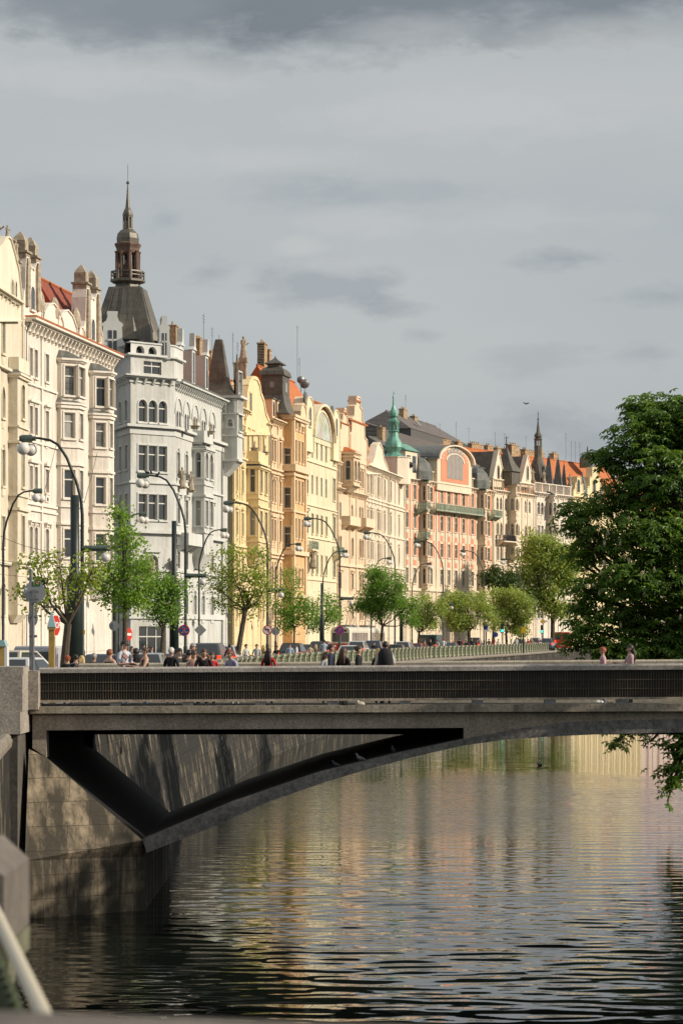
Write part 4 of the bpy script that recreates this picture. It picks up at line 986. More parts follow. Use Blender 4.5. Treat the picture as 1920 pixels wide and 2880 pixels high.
m = MB(); m.lathe((cx,cy,0), [(2.5,zc+1.2),(2.5,zz(1330)),(3.0,zz(1330)),(1.6,zz(1305)),(.5,zz(1272)),(.16,zz(1262)),(.12,zz(1255)),(.4,zz(1253)),(.1,zz(1250)),(.08,zz(1230))], 4, rot=PI/4)
m.tube([(cx-.8,cy,zz(1236)),(cx+.9,cy,zz(1233))], .08, 4); K.part('turret_spire', m, M['darkcu'])
K.balcony(K.u(1393), K.u(1427), K.z(1405,1522), 1.6, 'black')
K.roof(-1, K.W+2, zc, K.z(1450,1288,6)-zc, 'redtile', y0=1, depth=6, chim=[])
for z in (rows[1][0]-.9, rows[2][0]-.9, rows[3][0]-.9, 5): band(K.tb, [(0,0),(c0-.1,0)], z, .25, .2); band(K.tb, [(c1+.1,0),(K.W,0)], z, .25, .2)
K.finish(zc-.3)

# --- L: white gothic house with spikes and tower
wL, tL = wallpair('white render', (.73,.65,.55), 1.05)
L_ = Bld('apartment_building', 'white neo gothic house with row of grey spikes and slender onion tower', 1502,427, 1606,440.5, wL, tL, seed=13)
zc = L_.z(1510,1385)
rows = rz(L_, 1515, [(1412,1447,'a','s',0),(1478,1507,'r','s',1),(1545,1580,'r','s',1),(1615,1650,'a','s',1),(1690,1740,'g','s',1)])
L_.simple_front([(L_.u(p),1.0) for p in (1513,1523,1562,1576,1590,1600)], rows, zc)
L_.oriel(L_.u(1537), L_.u(1556,-1.2), L_.z(1545,1600), zc-.3, 1.4, [(z,h,'r') for z,h,*_ in rows[:3]], flat=True, fw=1.3)
L_.cornice([(0,0),(L_.W,0)], zc, .9, step=.8, tile=False); L_.parapet([(0,-.05),(L_.W,-.05)], zc, 1.8, step=.5)
for px, yt, yb, w in ((1510,1305,1345,17),(1542,1287,1374,24),(1568,1295,1376,24),(1585,1310,1378,15)):
    x, y = L_.u(px,1.2), 1.2; z = lambda py: L_.z(px,py,1.2); q = L_.Y(px,1.2)/F
    m = MB(); m.lathe((x,y,0), [(w*.7*q,zc),(w*.7*q,z(yb)),(w*.78*q,z(yb)),(w*.2*q,z(yt)),(.5*q,z(yt-6)),(1.6*q,z(yt-8)),(.4*q,z(yt-11)),(.3*q,z(yt-20))], 4, rot=PI/4+.3); L_.part('pinnacle', m, M['lead' if px != 1510 else 'darkcu'])
for px in (1500,1531,1604): L_.statue(L_.u(px), .2, zc+1.8, 2.0, plinth=.3)
Yt = 440; cx, cy = L_.loc(1512, Yt); zz = lambda py: L_.zw(py, Yt); q = Yt/F
m = MB(); m.lathe((cx,cy,0), [(30*q,zz(1345)),(24*q,zz(1312)),(21*q,zz(1311)),(11*q,zz(1285)),(11*q,zz(1257))], 8, rot=PI/8)
m.lathe((cx,cy,0), [(11.5*q,zz(1257)),(11.5*q,zz(1255)),(10*q,zz(1254))], 8, rot=PI/8); m.lathe((cx,cy,0), [(10*q,zz(1239)),(12*q,zz(1236)),(12*q,zz(1233)),(8*q,zz(1232)),(11*q,zz(1228)),(10.5*q,zz(1223)),(5*q,zz(1215)),(3*q,zz(1195)),(1.5*q,zz(1182)),(3.2*q,zz(1179)),(1.2*q,zz(1176)),(.9*q,zz(1165)),(2*q,zz(1163)),(.5*q,zz(1161)),(.3*q,zz(1155))], 8, rot=PI/8)
for k in range(8):
    a = k*PI/4+PI/8; m.lathe((cx+9*q*math.cos(a), cy+9*q*math.sin(a), 0), [(.12,zz(1255)),(.12,zz(1238))], 5)
L_.part('tower', m, M['darkcu'])
L_.roof(-1, L_.W+1, zc, L_.z(1550,1300,6)-zc, 'redtile', y0=2, depth=6, chim=[(L_.W*.5,8,9,3),(L_.W*.8,8,8.5,1.5)])
L_.antenna(L_.u(1590,8), 8, zc+8, 5); L_.drain(.3, zc); L_.finish(zc-.3)

# --- M: yellow stepped gable house and what follows, mostly behind the chestnut
wM, tM = wallpair('ochre yellow render', (.74,.62,.38), 1.05)
Mb = Bld('apartment_building', 'ochre yellow house with pale stepped gables behind the big chestnut', 1606,440.5, 1800,467, wM, tM, seed=14)
zc = Mb.z(1612,1395)
rows = rz(Mb, 1640, [(1425,1455,'a','s',0),(1490,1525,'r','h',1),(1560,1595,'r','h',1),(1625,1655,'r','s',1),(1700,1742,'a','s',1)])
Mb.simple_front(even(.6, Mb.W, 12), rows, zc)
Mb.cornice([(0,0),(Mb.W,0)], zc, .8, step=1.1)
for p0, p1, yt in ((1609,1640,1343),(1648,1690,1317),(1735,1775,1330)):
    ua, ub_ = Mb.u(p0), Mb.u(p1); w = ub_-ua; z0 = zc-.5; z1 = Mb.z((p0+p1)/2, yt); h = z1-z0
    Mb.gable([(ua,z0),(ua,z0+h*.4),(ua+w*.15,z0+h*.4),(ua+w*.15,z0+h*.7),(ua+w*.32,z0+h*.7),(ua+w*.32,z1),(ub_-w*.32,z1),(ub_-w*.32,z0+h*.7),(ub_-w*.15,z0+h*.7),(ub_-w*.15,z0+h*.4),(ub_,z0+h*.4),(ub_,z0)], y0=-.15, y1=.9, px=False, holes=[((p0+p1)/2,1385,1.2,2.4,'a')], edge=.3, mat=tM)
Mb.roof(.5, Mb.W, zc, Mb.z(1620,1300,6)-zc, 'redtile', y0=1.2, depth=6, chim=[(3,8,8.8,1.6),(Mb.W*.3,8,8.4,2.2)])
for px in (1636,1681): 
    m = MB(); x = Mb.u(px,.5); m.lathe((x,.5,0), [(1.0,zc),(.9,zc+1.5),(.25,Mb.z(px,1338 if px<1650 else 1348)),(.05,Mb.z(px,1325 if px<1650 else 1335))], 6); Mb.part('pinnacle', m, M['lead'])
m = MB(); x = Mb.u(1652,4); m.lathe((x,4,0), [(1.7,Mb.z(1652,1315,4)),(1.7,Mb.z(1652,1290,4)),(1.2,Mb.z(1652,1278,4)),(.3,Mb.z(1652,1272,4)),(.15,Mb.z(1652,1255,4))], 8); Mb.part('turret_spire', m, M['lead'])
for k in range(3): Mb.antenna(Mb.u(1605+k*12,8), 8, zc+7.5, 4)
Mb.finish(zc-.3)
wN, tN = wallpair('pale pink render', (.60,.48,.42), 1.1)
Nb = Bld('apartment_building', 'pale pink house at the far right behind the big chestnut', 1800,467, 2300,560, wN, tN, seed=15)
zc = 25
rows = [(21,2.4,'r','h',1),(16.8,2.5,'r','h',1),(12.5,2.6,'r','h',1),(8,2.6,'a','s',1),(2,3,'s','b',1)]
Nb.simple_front(even(.6, Nb.W, 19), rows, zc); Nb.cornice([(0,0),(Nb.W,0)], zc, .9, step=1.5); Nb.roof(0, Nb.W, zc, 6, 'redtile', y0=1, depth=6); Nb.finish(zc-.3)
# row of roofs behind the front houses
for nm, a, ya, b_, yb_, ytop, H in (('orange tiled roof with yellow chimneys rising behind the gothic gables',1290,430,1480,450,1255,4.5),('orange tiled roof behind the white gothic house and its tower',1480,450,1620,466,1278,4.5)):
    bb_ = Bld('background_building', nm, a, ya, b_, yb_, wK, tK, seed=16+a)
    z1 = bb_.z((a+b_)/2, ytop+16, 7); bb_.roof(0, bb_.W, z1-H, H, 'redtile', y0=0, depth=6.5, hip=1.5, chim=[(bb_.W*f,7.5,H+1.0,w) for f, w in ((.1,1.4),(.3,3),(.5,1.6),(.75,4),(.95,2))])
    for f in (.02,.2,.62): bb_.antenna(bb_.W*f, 7, z1, 4, 1)
    bb_.finish(z1-H-.05, 13)
# ---------- sky, sun, camera ----------
sc = bpy.context.scene
EL = math.radians(26); SV = Vector((1.0,-.17,0)).normalized()
w = bpy.data.worlds.new('World'); sc.world = w; w.use_nodes = True; nt = w.node_tree; L = nt.links.new
bg = nt.nodes['Background']; sky = N(nt, 'ShaderNodeTexSky', sky_type='NISHITA'); sky.sun_disc = False
sky.sun_elevation = EL; sky.sun_rotation = math.atan2(SV.x, SV.y)
tc = N(nt, 'ShaderNodeTexCoord'); D0 = tc.outputs['Generated']
sx_ = N(nt, 'ShaderNodeSeparateXYZ'); L(D0, sx_.inputs[0])
def math_(op, a, b=None, c=None):
    n = N(nt, 'ShaderNodeMath', operation=op)
    for i, v in enumerate((a,b,c)):
        if v is None: continue
        if hasattr(v, 'is_linked'): L(v, n.inputs[i])
        else: n.inputs[i].default_value = v
    return n.outputs[0]
mp = N(nt, 'ShaderNodeMapping'); mp.inputs['Scale'].default_value = (1,1,2.6); L(D0, mp.inputs[0])
n1 = N(nt, 'ShaderNodeTexNoise', Scale=30.0, Detail=9.0, Roughness=.6); L(mp.outputs[0], n1.inputs['Vector'])
mp2 = N(nt, 'ShaderNodeMapping'); mp2.inputs['Scale'].default_value = (1,1,4.5); mp2.inputs['Location'].default_value = (3,1,2); L(D0, mp2.inputs[0])
n2 = N(nt, 'ShaderNodeTexNoise', Scale=2.6, Detail=5.0, Roughness=.5); L(mp2.outputs[0], n2.inputs['Vector'])
n3 = N(nt, 'ShaderNodeTexNoise', Scale=75.0, Detail=7.0, Roughness=.6); L(mp.outputs[0], n3.inputs['Vector'])
base = ramp(nt, n2.outputs[0], [(.32,(.41,.45,.47)),(.5,(.50,.525,.53)),(.7,(.60,.605,.59))])
el_ = sx_.outputs[2]
hz = ramp(nt, el_, [(0,(.46,.485,.50)),(.06,(.44,.47,.49)),(.13,(.50,.52,.525)),(.2,(.51,.53,.535))])
base = mix(nt, base, hz, .5)
wob = math_('MULTIPLY', math_('SUBTRACT', n1.outputs[0], .5), 3.2); wob3 = math_('MULTIPLY', math_('SUBTRACT', n3.outputs[0], .5), 1.1)
wobb = math_('ADD', wob, wob3)
def ell(px, py, rx, ry, soft=.6, wk=1.0):
    dx = math_('DIVIDE', math_('SUBTRACT', sx_.outputs[0], kk(px)), rx/F); dz = math_('DIVIDE', math_('SUBTRACT', el_, -(py-HZ)/F), ry/F)
    r = math_('SQRT', math_('ADD', math_('MULTIPLY', dx, dx), math_('MULTIPLY', dz, dz)))
    r = math_('ADD', r, math_('MULTIPLY', wobb, wk)); r = math_('ADD', r, math_('MULTIPLY', math_('LESS_THAN', sx_.outputs[1], 0), 9))
    return ramp(nt, r, [(1-soft if soft < 1 else 0, 1), (1.0, 0)])
dark = (.245,.275,.30,1)
for px, py, rx, ry, col, k in ((750,-45,1080,300,(.205,.23,.25,1),1.0),(1600,-90,1000,290,(.22,.25,.27,1),1.0),(330,40,420,170,(.27,.30,.32,1),.7),
        (930,820,260,75,(.31,.34,.375,1),.75),(590,780,90,55,(.30,.33,.37,1),.6),(1090,870,120,40,(.30,.33,.365,1),.6),(1570,745,150,48,(.29,.32,.36,1),.75),
        (1500,1020,230,55,(.36,.38,.41,1),.5),(1850,850,160,45,(.31,.34,.375,1),.6),(1800,1010,180,40,(.33,.36,.40,1),.6),(1650,1235,420,90,(.31,.335,.375,1),.75),
        (470,640,90,50,(.33,.37,.41,1),.5),(1100,560,300,40,(.37,.405,.44,1),.5),(820,560,220,60,(.35,.385,.42,1),.5),(1180,950,90,25,(.33,.36,.39,1),.5),
        (835,705,75,30,(.62,.62,.60,1),.55),(300,270,520,70,(.60,.605,.60,1),.6),(1300,360,560,80,(.60,.605,.60,1),.6),(650,470,300,45,(.59,.60,.595,1),.5),(1500,640,420,50,(.58,.59,.59,1),.5),(1000,640,200,40,(.585,.59,.59,1),.5),(200,560,300,50,(.40,.43,.46,1),.4),(520,225,80,45,(.55,.56,.56,1),.4),(1150,130,240,50,(.56,.57,.57,1),.5),(1700,160,300,60,(.56,.56,.55,1),.5),(950,755,130,25,(.57,.57,.56,1),.5)):
    e = ell(px, py, rx, ry, .75 if ry < 150 else .45, .75 if ry < 150 else .24); base = mix(nt, base, col, math_('MULTIPLY', e, k if ry > 150 else k*.75))
skc = mix(nt, sky.outputs[0], (.1,.1,.1,1), 1.0, 'MULTIPLY')
fin = mix(nt, skc, base, .9)
# the overcast hides the sky everywhere: same brightness overhead
L(fin, bg.inputs[0]); bg.inputs[1].default_value = 1.0
sl = bpy.data.lights.new('sun', 'SUN'); sl.energy = 4.7; sl.angle = math.radians(.55); sl.color = (1,.89,.74)
so = bpy.data.objects.new('sun', sl); C.objects.link(so)
so.rotation_euler = (-Vector((SV.x*math.cos(EL), SV.y*math.cos(EL), math.sin(EL)))).to_track_quat('-Z','Y').to_euler()
cd = bpy.data.cameras.new('camera'); cam = bpy.data.objects.new('camera', cd); C.objects.link(cam); sc.camera = cam
cam.location = (0,0,CZ); cam.rotation_euler = (PI/2,0,0); cd.sensor_fit = 'VERTICAL'; cd.sensor_height = 36; cd.sensor_width = 24; cd.lens = 85
cd.shift_y = 345/2880; cd.clip_end = 5000; cd.dof.use_dof = True; cd.dof.focus_distance = 95; cd.dof.aperture_fstop = 4.5
sc.view_settings.view_transform = 'Standard'; sc.view_settings.look = 'None'; sc.view_settings.exposure = 0; sc.view_settings.gamma = 1
sc.cycles.max_bounces = 6; sc.cycles.diffuse_bounces = 3; sc.cycles.glossy_bounces = 3; sc.cycles.transmission_bounces = 2; sc.cycles.caustics_reflective = False

# ---------- ground, road, water ----------
RAIL[:0] = [(-40,.2),(4,-.45),(9,-1.35)]; RAIL[3] = (20,-2.97); RAIL[4] = (55,-7.92); RAIL.insert(5, (62,-7.55))
ISL = [(-40,10.5),(60,11.5),(82,12.6),(110,15.8),(160,24.5),(200,34),(260,50),(330,72),(420,105),(620,190)]
Ys = [-40,4,9,14,20,30,40,50,57,70,85,100,115,130,145,160,180,200,220,236,250,262,280,300,322,345,365,400,450,520,600]
g = MB(); n = len(Ys)
for i in range(n-1):
    a, b = Ys[i], Ys[i+1]; g.quad((-900,a,0),(railX(a)-.1,a,0),(railX(b)-.1,b,0),(-900,b,0))
g.quad((-900,600,0),(railX(600)-.1,600,0),(900,600,0),(900,4000,0)); g.quad((-900,600,0),(900,4000,0),(900,4500,0),(-900,4500,0))
tag(g.build('ground', M['paving']), kind='structure')
g = MB()
for i in range(n-1):
    a, b = Ys[i], Ys[i+1]
    if a < 60: continue
    g.quad((railX(a)-18.5,a,.004),(railX(a)-6.5,a,.004),(railX(b)-6.5,b,.004),(railX(b)-18.5,b,.004))
g.quad((-200,60,.004),(-9.5,60,.004),(-10,70,.004),(-200,70,.004))
tag(g.build('road', M['asphalt']), kind='structure')
g = MB()
for i in range(n-1):
    a, b = Ys[i], Ys[i+1]
    if a < 70: continue
    for o in (-6.5,-18.7): g.add([(railX(a)+o,a,0),(railX(a)+o+.2,a,0),(railX(b)+o+.2,b,0),(railX(b)+o,b,0),(railX(a)+o,a,.13),(railX(a)+o+.2,a,.13),(railX(b)+o+.2,b,.13),(railX(b)+o,b,.13)], [(4,5,6,7),(0,4,7,3),(1,2,6,5)])
tag(g.build('kerb', M['steel']), kind='structure')
g = MB()
for i in range(n-1):
    a, b = Ys[i], Ys[i+1]
    if a < 70: continue
    for o in (-12.6,-12.45,): g.quad((railX(a)+o,a,.008),(railX(a)+o+.07,a,.008),(railX(b)+o+.07,b,.008),(railX(b)+o,b,.008))
    for o in (-15.5,-14.06,-11.2,-9.76): g.quad((railX(a)+o,a,.01),(railX(a)+o+.08,a,.01),(railX(b)+o+.08,b,.01),(railX(b)+o,b,.01))
tag(g.build('tram_track', M['steel']), kind='structure')
g = MB(); IY = [p[0] for p in ISL]
for a, b in zip(ISL, ISL[1:]):
    g.quad((a[1]+2.2,a[0],-2.2),(900,a[0],-2.2),(900,b[0],-2.2),(b[1]+2.2,b[0],-2.2)); g.quad((a[1],a[0],WZ-.6),(a[1]+2.2,a[0],-2.2),(b[1]+2.2,b[0],-2.2),(b[1],b[0],WZ-.6))
tag(g.build('island_bank', simple('earth and ivy', (.04,.05,.025), .95, noise=.5, nscale=1.5, bump=.8, bscale=3)), kind='structure')
m, nt, b = newmat('river water'); L = nt.links.new
b.inputs['Base Color'].default_value = (.008,.011,.008,1); b.inputs['Roughness'].default_value = .02; b.inputs['IOR'].default_value = 1.37
tc = N(nt, 'ShaderNodeTexCoord'); o = tc.outputs['Object']
def nz(sx, sy, scale, det, w=0):
    mp = N(nt, 'ShaderNodeMapping'); mp.inputs['Scale'].default_value = (sx,sy,1); mp.inputs['Rotation'].default_value = (0,0,w); L(o, mp.inputs[0])
    n = N(nt, 'ShaderNodeTexNoise', Scale=scale, Detail=det, Roughness=.5); L(mp.outputs[0], n.inputs['Vector']); return n.outputs[0]
def mm(op, a, b_=None):
    n = N(nt, 'ShaderNodeMath', operation=op)
    for i, v in enumerate((a,b_)):
        if v is None: continue
        if hasattr(v, 'is_linked'): L(v, n.inputs[i])
        else: n.inputs[i].default_value = v
    return n.outputs[0]
sml = nz(.3,1,5.5,2.0); far = nz(.25,1,1.1,2.0,.05)
sp_ = N(nt, 'ShaderNodeSeparateXYZ'); L(o, sp_.inputs[0])
wy = mm('ADD', mm('DIVIDE', sp_.outputs[1], 260), mm('MULTIPLY', mm('SUBTRACT', nz(.5,.3,.14,4.0), .5), .22))
wind = ramp(nt, wy, [(.20,.05),(.30,.35),(.33,1),(.40,1),(.44,.12),(.9,.2)])
hsum = mm('ADD', mm('MULTIPLY', mm('MULTIPLY', sml, .014), wind), mm('MULTIPLY', far, .012))
bp = N(nt, 'ShaderNodeBump', Strength=1.0, Distance=1.0); L(hsum, bp.inputs['Height']); L(bp.outputs[0], b.inputs['Normal'])
# the river surface: a real rippled sheet near by, flat beyond
import numpy as np
rs = np.random.RandomState(5)
gy = [36.0]
while gy[-1] < 150: gy.append(gy[-1]+.055+.0016*max(0, gy[-1]-36))
gy = np.array(gy); gx = np.arange(-9.0, 27.01, .13); XX, YY = np.meshgrid(gx, gy)
ZZ = np.zeros_like(XX); env = np.interp(gy, [36,48,60,75,90,120,150], [.80,.74,.56,.36,.2,.13,.0])[:,None]
for k in range(90):
    lam = float(np.exp(rs.uniform(np.log(.27), np.log(1.35)))); th = rs.normal(0, .33); kx, ky = math.sin(th)*2*PI/lam, math.cos(th)*2*PI/lam
    a_ = .00180*lam**1.05; fade = np.clip((lam-.23-.0042*(gy-40))/.25, 0, 1)[:,None]
    ZZ += a_*fade*np.sin(kx*XX+ky*YY+rs.uniform(0, 2*PI)+.6*np.sin(XX*rs.uniform(.1,.35)+rs.uniform(0,6)))
patch = .72+.5*np.sin(XX*.21+1.0+.8*np.sin(YY*.11))*np.sin(YY*.13+XX*.05)
ZZ = ZZ*env*patch; ZZ[0,:] = 0; ZZ[-1,:] = 0; ZZ[:,0] = 0; ZZ[:,-1] = 0
ny_, nx_ = XX.shape; vs = np.stack([XX.ravel(), YY.ravel(), (ZZ+WZ).ravel()], 1)
idx = np.arange(ny_*nx_).reshape(ny_, nx_); qd = np.stack([idx[:-1,:-1].ravel(), idx[:-1,1:].ravel(), idx[1:,1:].ravel(), idx[1:,:-1].ravel()], 1)
me = bpy.data.meshes.new('water'); e4 = len(vs); ext = [(-15,-60,WZ),(900,-60,WZ),(900,640,WZ),(-15,640,WZ),(-9,36,WZ),(float(gx[-1]),36,WZ),(float(gx[-1]),float(gy[-1]),WZ),(-9,float(gy[-1]),WZ)]
fl = [(e4,e4+1,e4+5,e4+4),(e4+1,e4+2,e4+6,e4+5),(e4+2,e4+3,e4+7,e4+6),(e4+3,e4,e4+4,e4+7)]
me.from_pydata([tuple(v) for v in vs.tolist()]+ext, [], [tuple(f) for f in qd.tolist()]+fl); me.materials.append(m); me.polygons.foreach_set('use_smooth', [True]*len(me.polygons)); me.update()
tag(place('water', me), kind='structure')

# ---------- quay wall and balustrade ----------
qstone = blocks('quay masonry', (.29,.235,.155), (.17,.14,.095), 1, .9, .42, rot=(0,PI/2,PI/2), msize=.006, streak=1.0, bumpy=1.0, stain=(.016,.015,.012), noise_s=3.5, st0=.33, sz=.45, mortar=(.10,.085,.06))
q = MB(); Yq = [4.0,9,14,20,30,40,50,56.5]+[67.5+k*7 for k in range(46)]+[400,450,520,600]
for a, b_ in zip(Yq, Yq[1:]):
    A0, B0 = railX(a), railX(b_)
    ka, kb = (1.15, 1.15) if a > 60 else (.12, .12)
    q.quad((A0+ka,a,WZ-1),(B0+kb,b_,WZ-1),(B0+(.38 if a > 60 else .08),b_,-.38),(A0+(.38 if a > 60 else .08),a,-.38))
wallq = q.build("quay_wall", qstone); tag(wallq, 'long rough stone quay wall stained dark, running from the bridge along the street', 'wall')
q = MB(); 
for a, b_ in zip(Yq, Yq[1:]):
    pr = [(-.25,-.002),(.35,-.002),(.52,-.06),(.58,-.2),(.52,-.34),(.36,-.4)] if a > 60 else [(-.3,-.002),(.06,-.002),(.13,-.06),(.15,-.2),(.12,-.34),(.06,-.4)]
    for i in range(len(pr)-1):
        q.quad((railX(a)+pr[i][0],a,pr[i][1]),(railX(b_)+pr[i][0],b_,pr[i][1]),(railX(b_)+pr[i+1][0],b_,pr[i+1][1]),(railX(a)+pr[i+1][0],a,pr[i+1][1]))
q.build('coping', granite('quay coping stone', (.24,.21,.17), .3, .6, 6), wallq)
gpost = granite('balustrade stone', (.46,.41,.33), .25, .35, 8)
gpan = simple('sage green cast iron', (.20,.25,.14), .55, noise=.35, nscale=1.5)
p = MB(); p.box(-.2,.2,-.2,.2,0,.95); p.box(-.26,.26,-.26,.26,0,.14); p.box(-.24,.24,-.24,.24,.95,1.02); p.box(-.28,.28,-.28,.28,1.02,1.15); postme = p.mesh('post', gpost)
def panel(Lp):
    p = MB(); p.box(0,Lp,-.09,.09,.98,1.1); p.box(0,Lp,-.06,.06,.1,.2); p.box(0,Lp,-.05,.05,.78,.83)
    nb = max(3, int(Lp/.26))
    for k in range(nb):
        x = Lp*(k+.5)/nb; p.tube([(x-.07,0,.2),(x+.03,0,.36),(x-.03,0,.52),(x+.07,0,.78)], .028, 4, cap=False); p.tube([(x+.07,0,.2),(x-.03,0,.36),(x+.03,0,.52),(x-.07,0,.78)], .028, 4, cap=False)
        p.box(x-.09,x+.09,-.03,.03,.43,.5); p.ball((x,0,.9),.06,6)
    p.box(0,Lp,.012,.03,.2,.98)
    return p.mesh('panel', gpan)
fence = empty('quay_balustrade', (railX(68),68,0), 0, 'sage green iron and stone balustrade along the top of the quay wall', 'railing')
pm = panel(2.6); yv = 68.0; k = 0
while yv < 400 and k < 98:
    X = railX(yv); d = raildir(yv); o_ = Vector((railX(68),68,0))
    place('post', postme, fence, Vector((X,yv,0))-o_, math.atan2(d.y,d.x)); place('panel', pm, fence, Vector((X,yv,0))+d*.22-o_, math.atan2(d.y,d.x)); yv += 3.04*d.y; k += 1

# ---------- the concrete bridge ----------
YB = 58.0; bx = lambda px: kk(px)*YB; bz = lambda py: CZ-(py-HZ)/F*YB
gr1 = granite('bush hammered granite', (.37,.31,.245), .5, .35, 16); gr2 = granite('light granite edge', (.40,.35,.27), .3, .2, 16); gr3 = granite('arch granite', (.19,.178,.165), .55, .3, 10)
conc = simple('concrete with painted shade', (.009,.0085,.008), .95, noise=.5, nscale=.8, bump=.5, bscale=6)  # shade beneath the bridge is put into this near-black colour
br = empty('bridge', (0,YB,0), 0, 'low concrete arch bridge with granite coping and barred parapet crossing the channel', 'bridge')
def bb(name, mb, mat, par=None): return mb.build(name, mat, par or br, (0,-YB,0) if par is None else (0,0,0))
RE = 2900
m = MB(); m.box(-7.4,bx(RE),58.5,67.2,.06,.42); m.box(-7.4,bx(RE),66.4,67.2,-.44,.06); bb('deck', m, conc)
topl = lambda px: 2012-15*(px-90)/1830
m = MB()
P = [(92,topl(92)),(RE,topl(1920)),(RE,2022),(2200,2020),(1920,2022),(1600,2031),(1450,2050),(1304,2078),(1304,2047),(131,2054),(131,2130),(92,2104)]
m.prism([(bx(a),bz(b_)) for a, b_ in P][::-1], 'y', 58.0, 58.5); bb('girder', m, gr1)
m = MB()
up = [(402,2361),(534,2306),(654,2255),(780,2212),(900,2171),(1100,2122),(1304,2078),(1450,2050),(1600,2031),(1760,2025),(1920,2022),(2200,2024),(RE,2140)]
lo = [(413,2398),(612,2320),(759,2253),(918,2198),(1041,2161),(1180,2124),(1304,2096),(1420,2080),(1531,2072),(1700,2064),(1920,2060),(2200,2062),(RE,2180)]
pts = [(bx(a),bz(b_)) for a, b_ in up]+[(bx(a),bz(b_)) for a, b_ in lo[::-1]]
nn_ = len(up)
for i in range(nn_-1):
    q4 = [pts[i],pts[i+1],pts[2*nn_-2-i],pts[2*nn_-1-i]]
    m.prism(q4, 'y', 57.93, 58.45); 
bb('arch_ring', m, gr3)
m = MB()
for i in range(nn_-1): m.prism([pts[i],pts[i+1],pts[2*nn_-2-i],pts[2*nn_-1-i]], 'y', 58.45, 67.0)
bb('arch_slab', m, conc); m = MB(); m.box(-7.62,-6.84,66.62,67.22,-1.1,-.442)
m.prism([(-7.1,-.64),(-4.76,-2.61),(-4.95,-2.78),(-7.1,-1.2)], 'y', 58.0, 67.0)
m.box(-7.6,-7.06,58.5,66.6,-1.2,.058); bb('inclined_strut', m, simple('concrete with painted black shade', (.004,.004,.004), 1))  # strut coloured black to stand for the shade under the deck
m = MB(); zt0, zt1 = 1969, 1973
m.prism([(bx(84),bz(1987)),(bx(RE),bz(1973)),(bx(RE),bz(1996)),(bx(84),bz(2006))][::-1], 'y', 57.78, 58.5); m.prism([(bx(84),bz(2008)),(bx(RE),bz(1998)),(bx(RE),bz(1999.5)),(bx(84),bz(2010.5))][::-1], 'y', 58.04, 58.5)
bb('ledge', m, granite('stained granite ledge', (.32,.275,.21), .5, .8, 16))
cs = lambda px, a, b_: bz(a+(b_-a)*(px-115)/1805)
bar = MB(); xs = bx(115); n = 0
xe = bx(2500); 
while xs < xe:
    px = xs/YB*F+960; w_ = .007 if n % 3 else .011
    bar.box(xs-w_, xs+w_, 58.0, 58.05, cs(px,1968,1959), cs(px,1894,1884)); xs += .0625; n += 1
for a, b_ in ((1921,1912),(1945,1937)):
    bar.prism([(bx(115),cs(115,a,b_)),(xe,cs(2500,a,b_)),(xe,cs(2500,a,b_)+.018),(bx(115),cs(115,a,b_)+.018)], 'y', 57.985, 57.999)
bb('parapet_bars', bar, simple('weathered steel bars', (.085,.065,.042), .7, noise=.6, nscale=1.2, stretch=(1,1,.2)))
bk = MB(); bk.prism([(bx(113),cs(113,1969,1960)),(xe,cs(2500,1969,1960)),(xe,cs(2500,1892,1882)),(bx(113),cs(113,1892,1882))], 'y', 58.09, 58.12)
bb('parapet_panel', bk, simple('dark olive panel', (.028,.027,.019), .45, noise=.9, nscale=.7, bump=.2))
m = MB()
def copng(m, y0, z0l, z0r):
    nseg = 12
    for k in range(nseg):
        a = 112+(2600-112)*k/nseg; b_ = 112+(2600-112)*(k+1)/nseg-.6
        za, zb = cs(a,1893,1883), cs(b_,1893,1883); ta, tb = cs(a,1878,1866), cs(b_,1878,1866)
        pr = lambda x, z0, z1: [(x,y0,z0),(x,y0,z0+(z1-z0)*.7),(x,y0+.05,z1),(x,y0+.33,z1),(x,y0+.38,z0+(z1-z0)*.7),(x,y0+.38,z0)]
        m.add(pr(bx(a),za,ta)+pr(bx(b_),zb,tb), [(i,(i+1)%6,6+(i+1)%6,6+i) for i in range(6)]+[(5,4,3,2,1,0),(6,7,8,9,10,11)])
copng(m, 57.93, 0, 0); bb('coping', m, granite('coping granite', (.38,.345,.31), .45, .15, 20))
m = MB(); m.prism([(bx(113),cs(113,1976,1966)),(xe,cs(2500,1976,1966)),(xe,cs(2500,1969,1960)),(bx(113),cs(113,1969,1960))], 'y', 57.97, 58.2); bb('bottom_rail', m, gr1)
for k in range(13):
    m = MB(); px = 325+k*203.5; m.box(bx(px)-.13, bx(px)+.13, 58.0, 58.35, cs(px,1990,1980), cs(px,1976,1966)-.002); bb('spacer_block', m, M['steel'])
m = MB(); m.tube([(bx(112),58.3,cs(112,1983,1983)),(xe,58.3,cs(2500,1983,1983))], .03, 6); bb('pipe', m, M['steel'])
m = MB(); copng(m, 66.7, 0, 0); m.box(bx(160),15,66.8,67.0,.42,1.32); fp = bb('far_parapet', m, gr2)
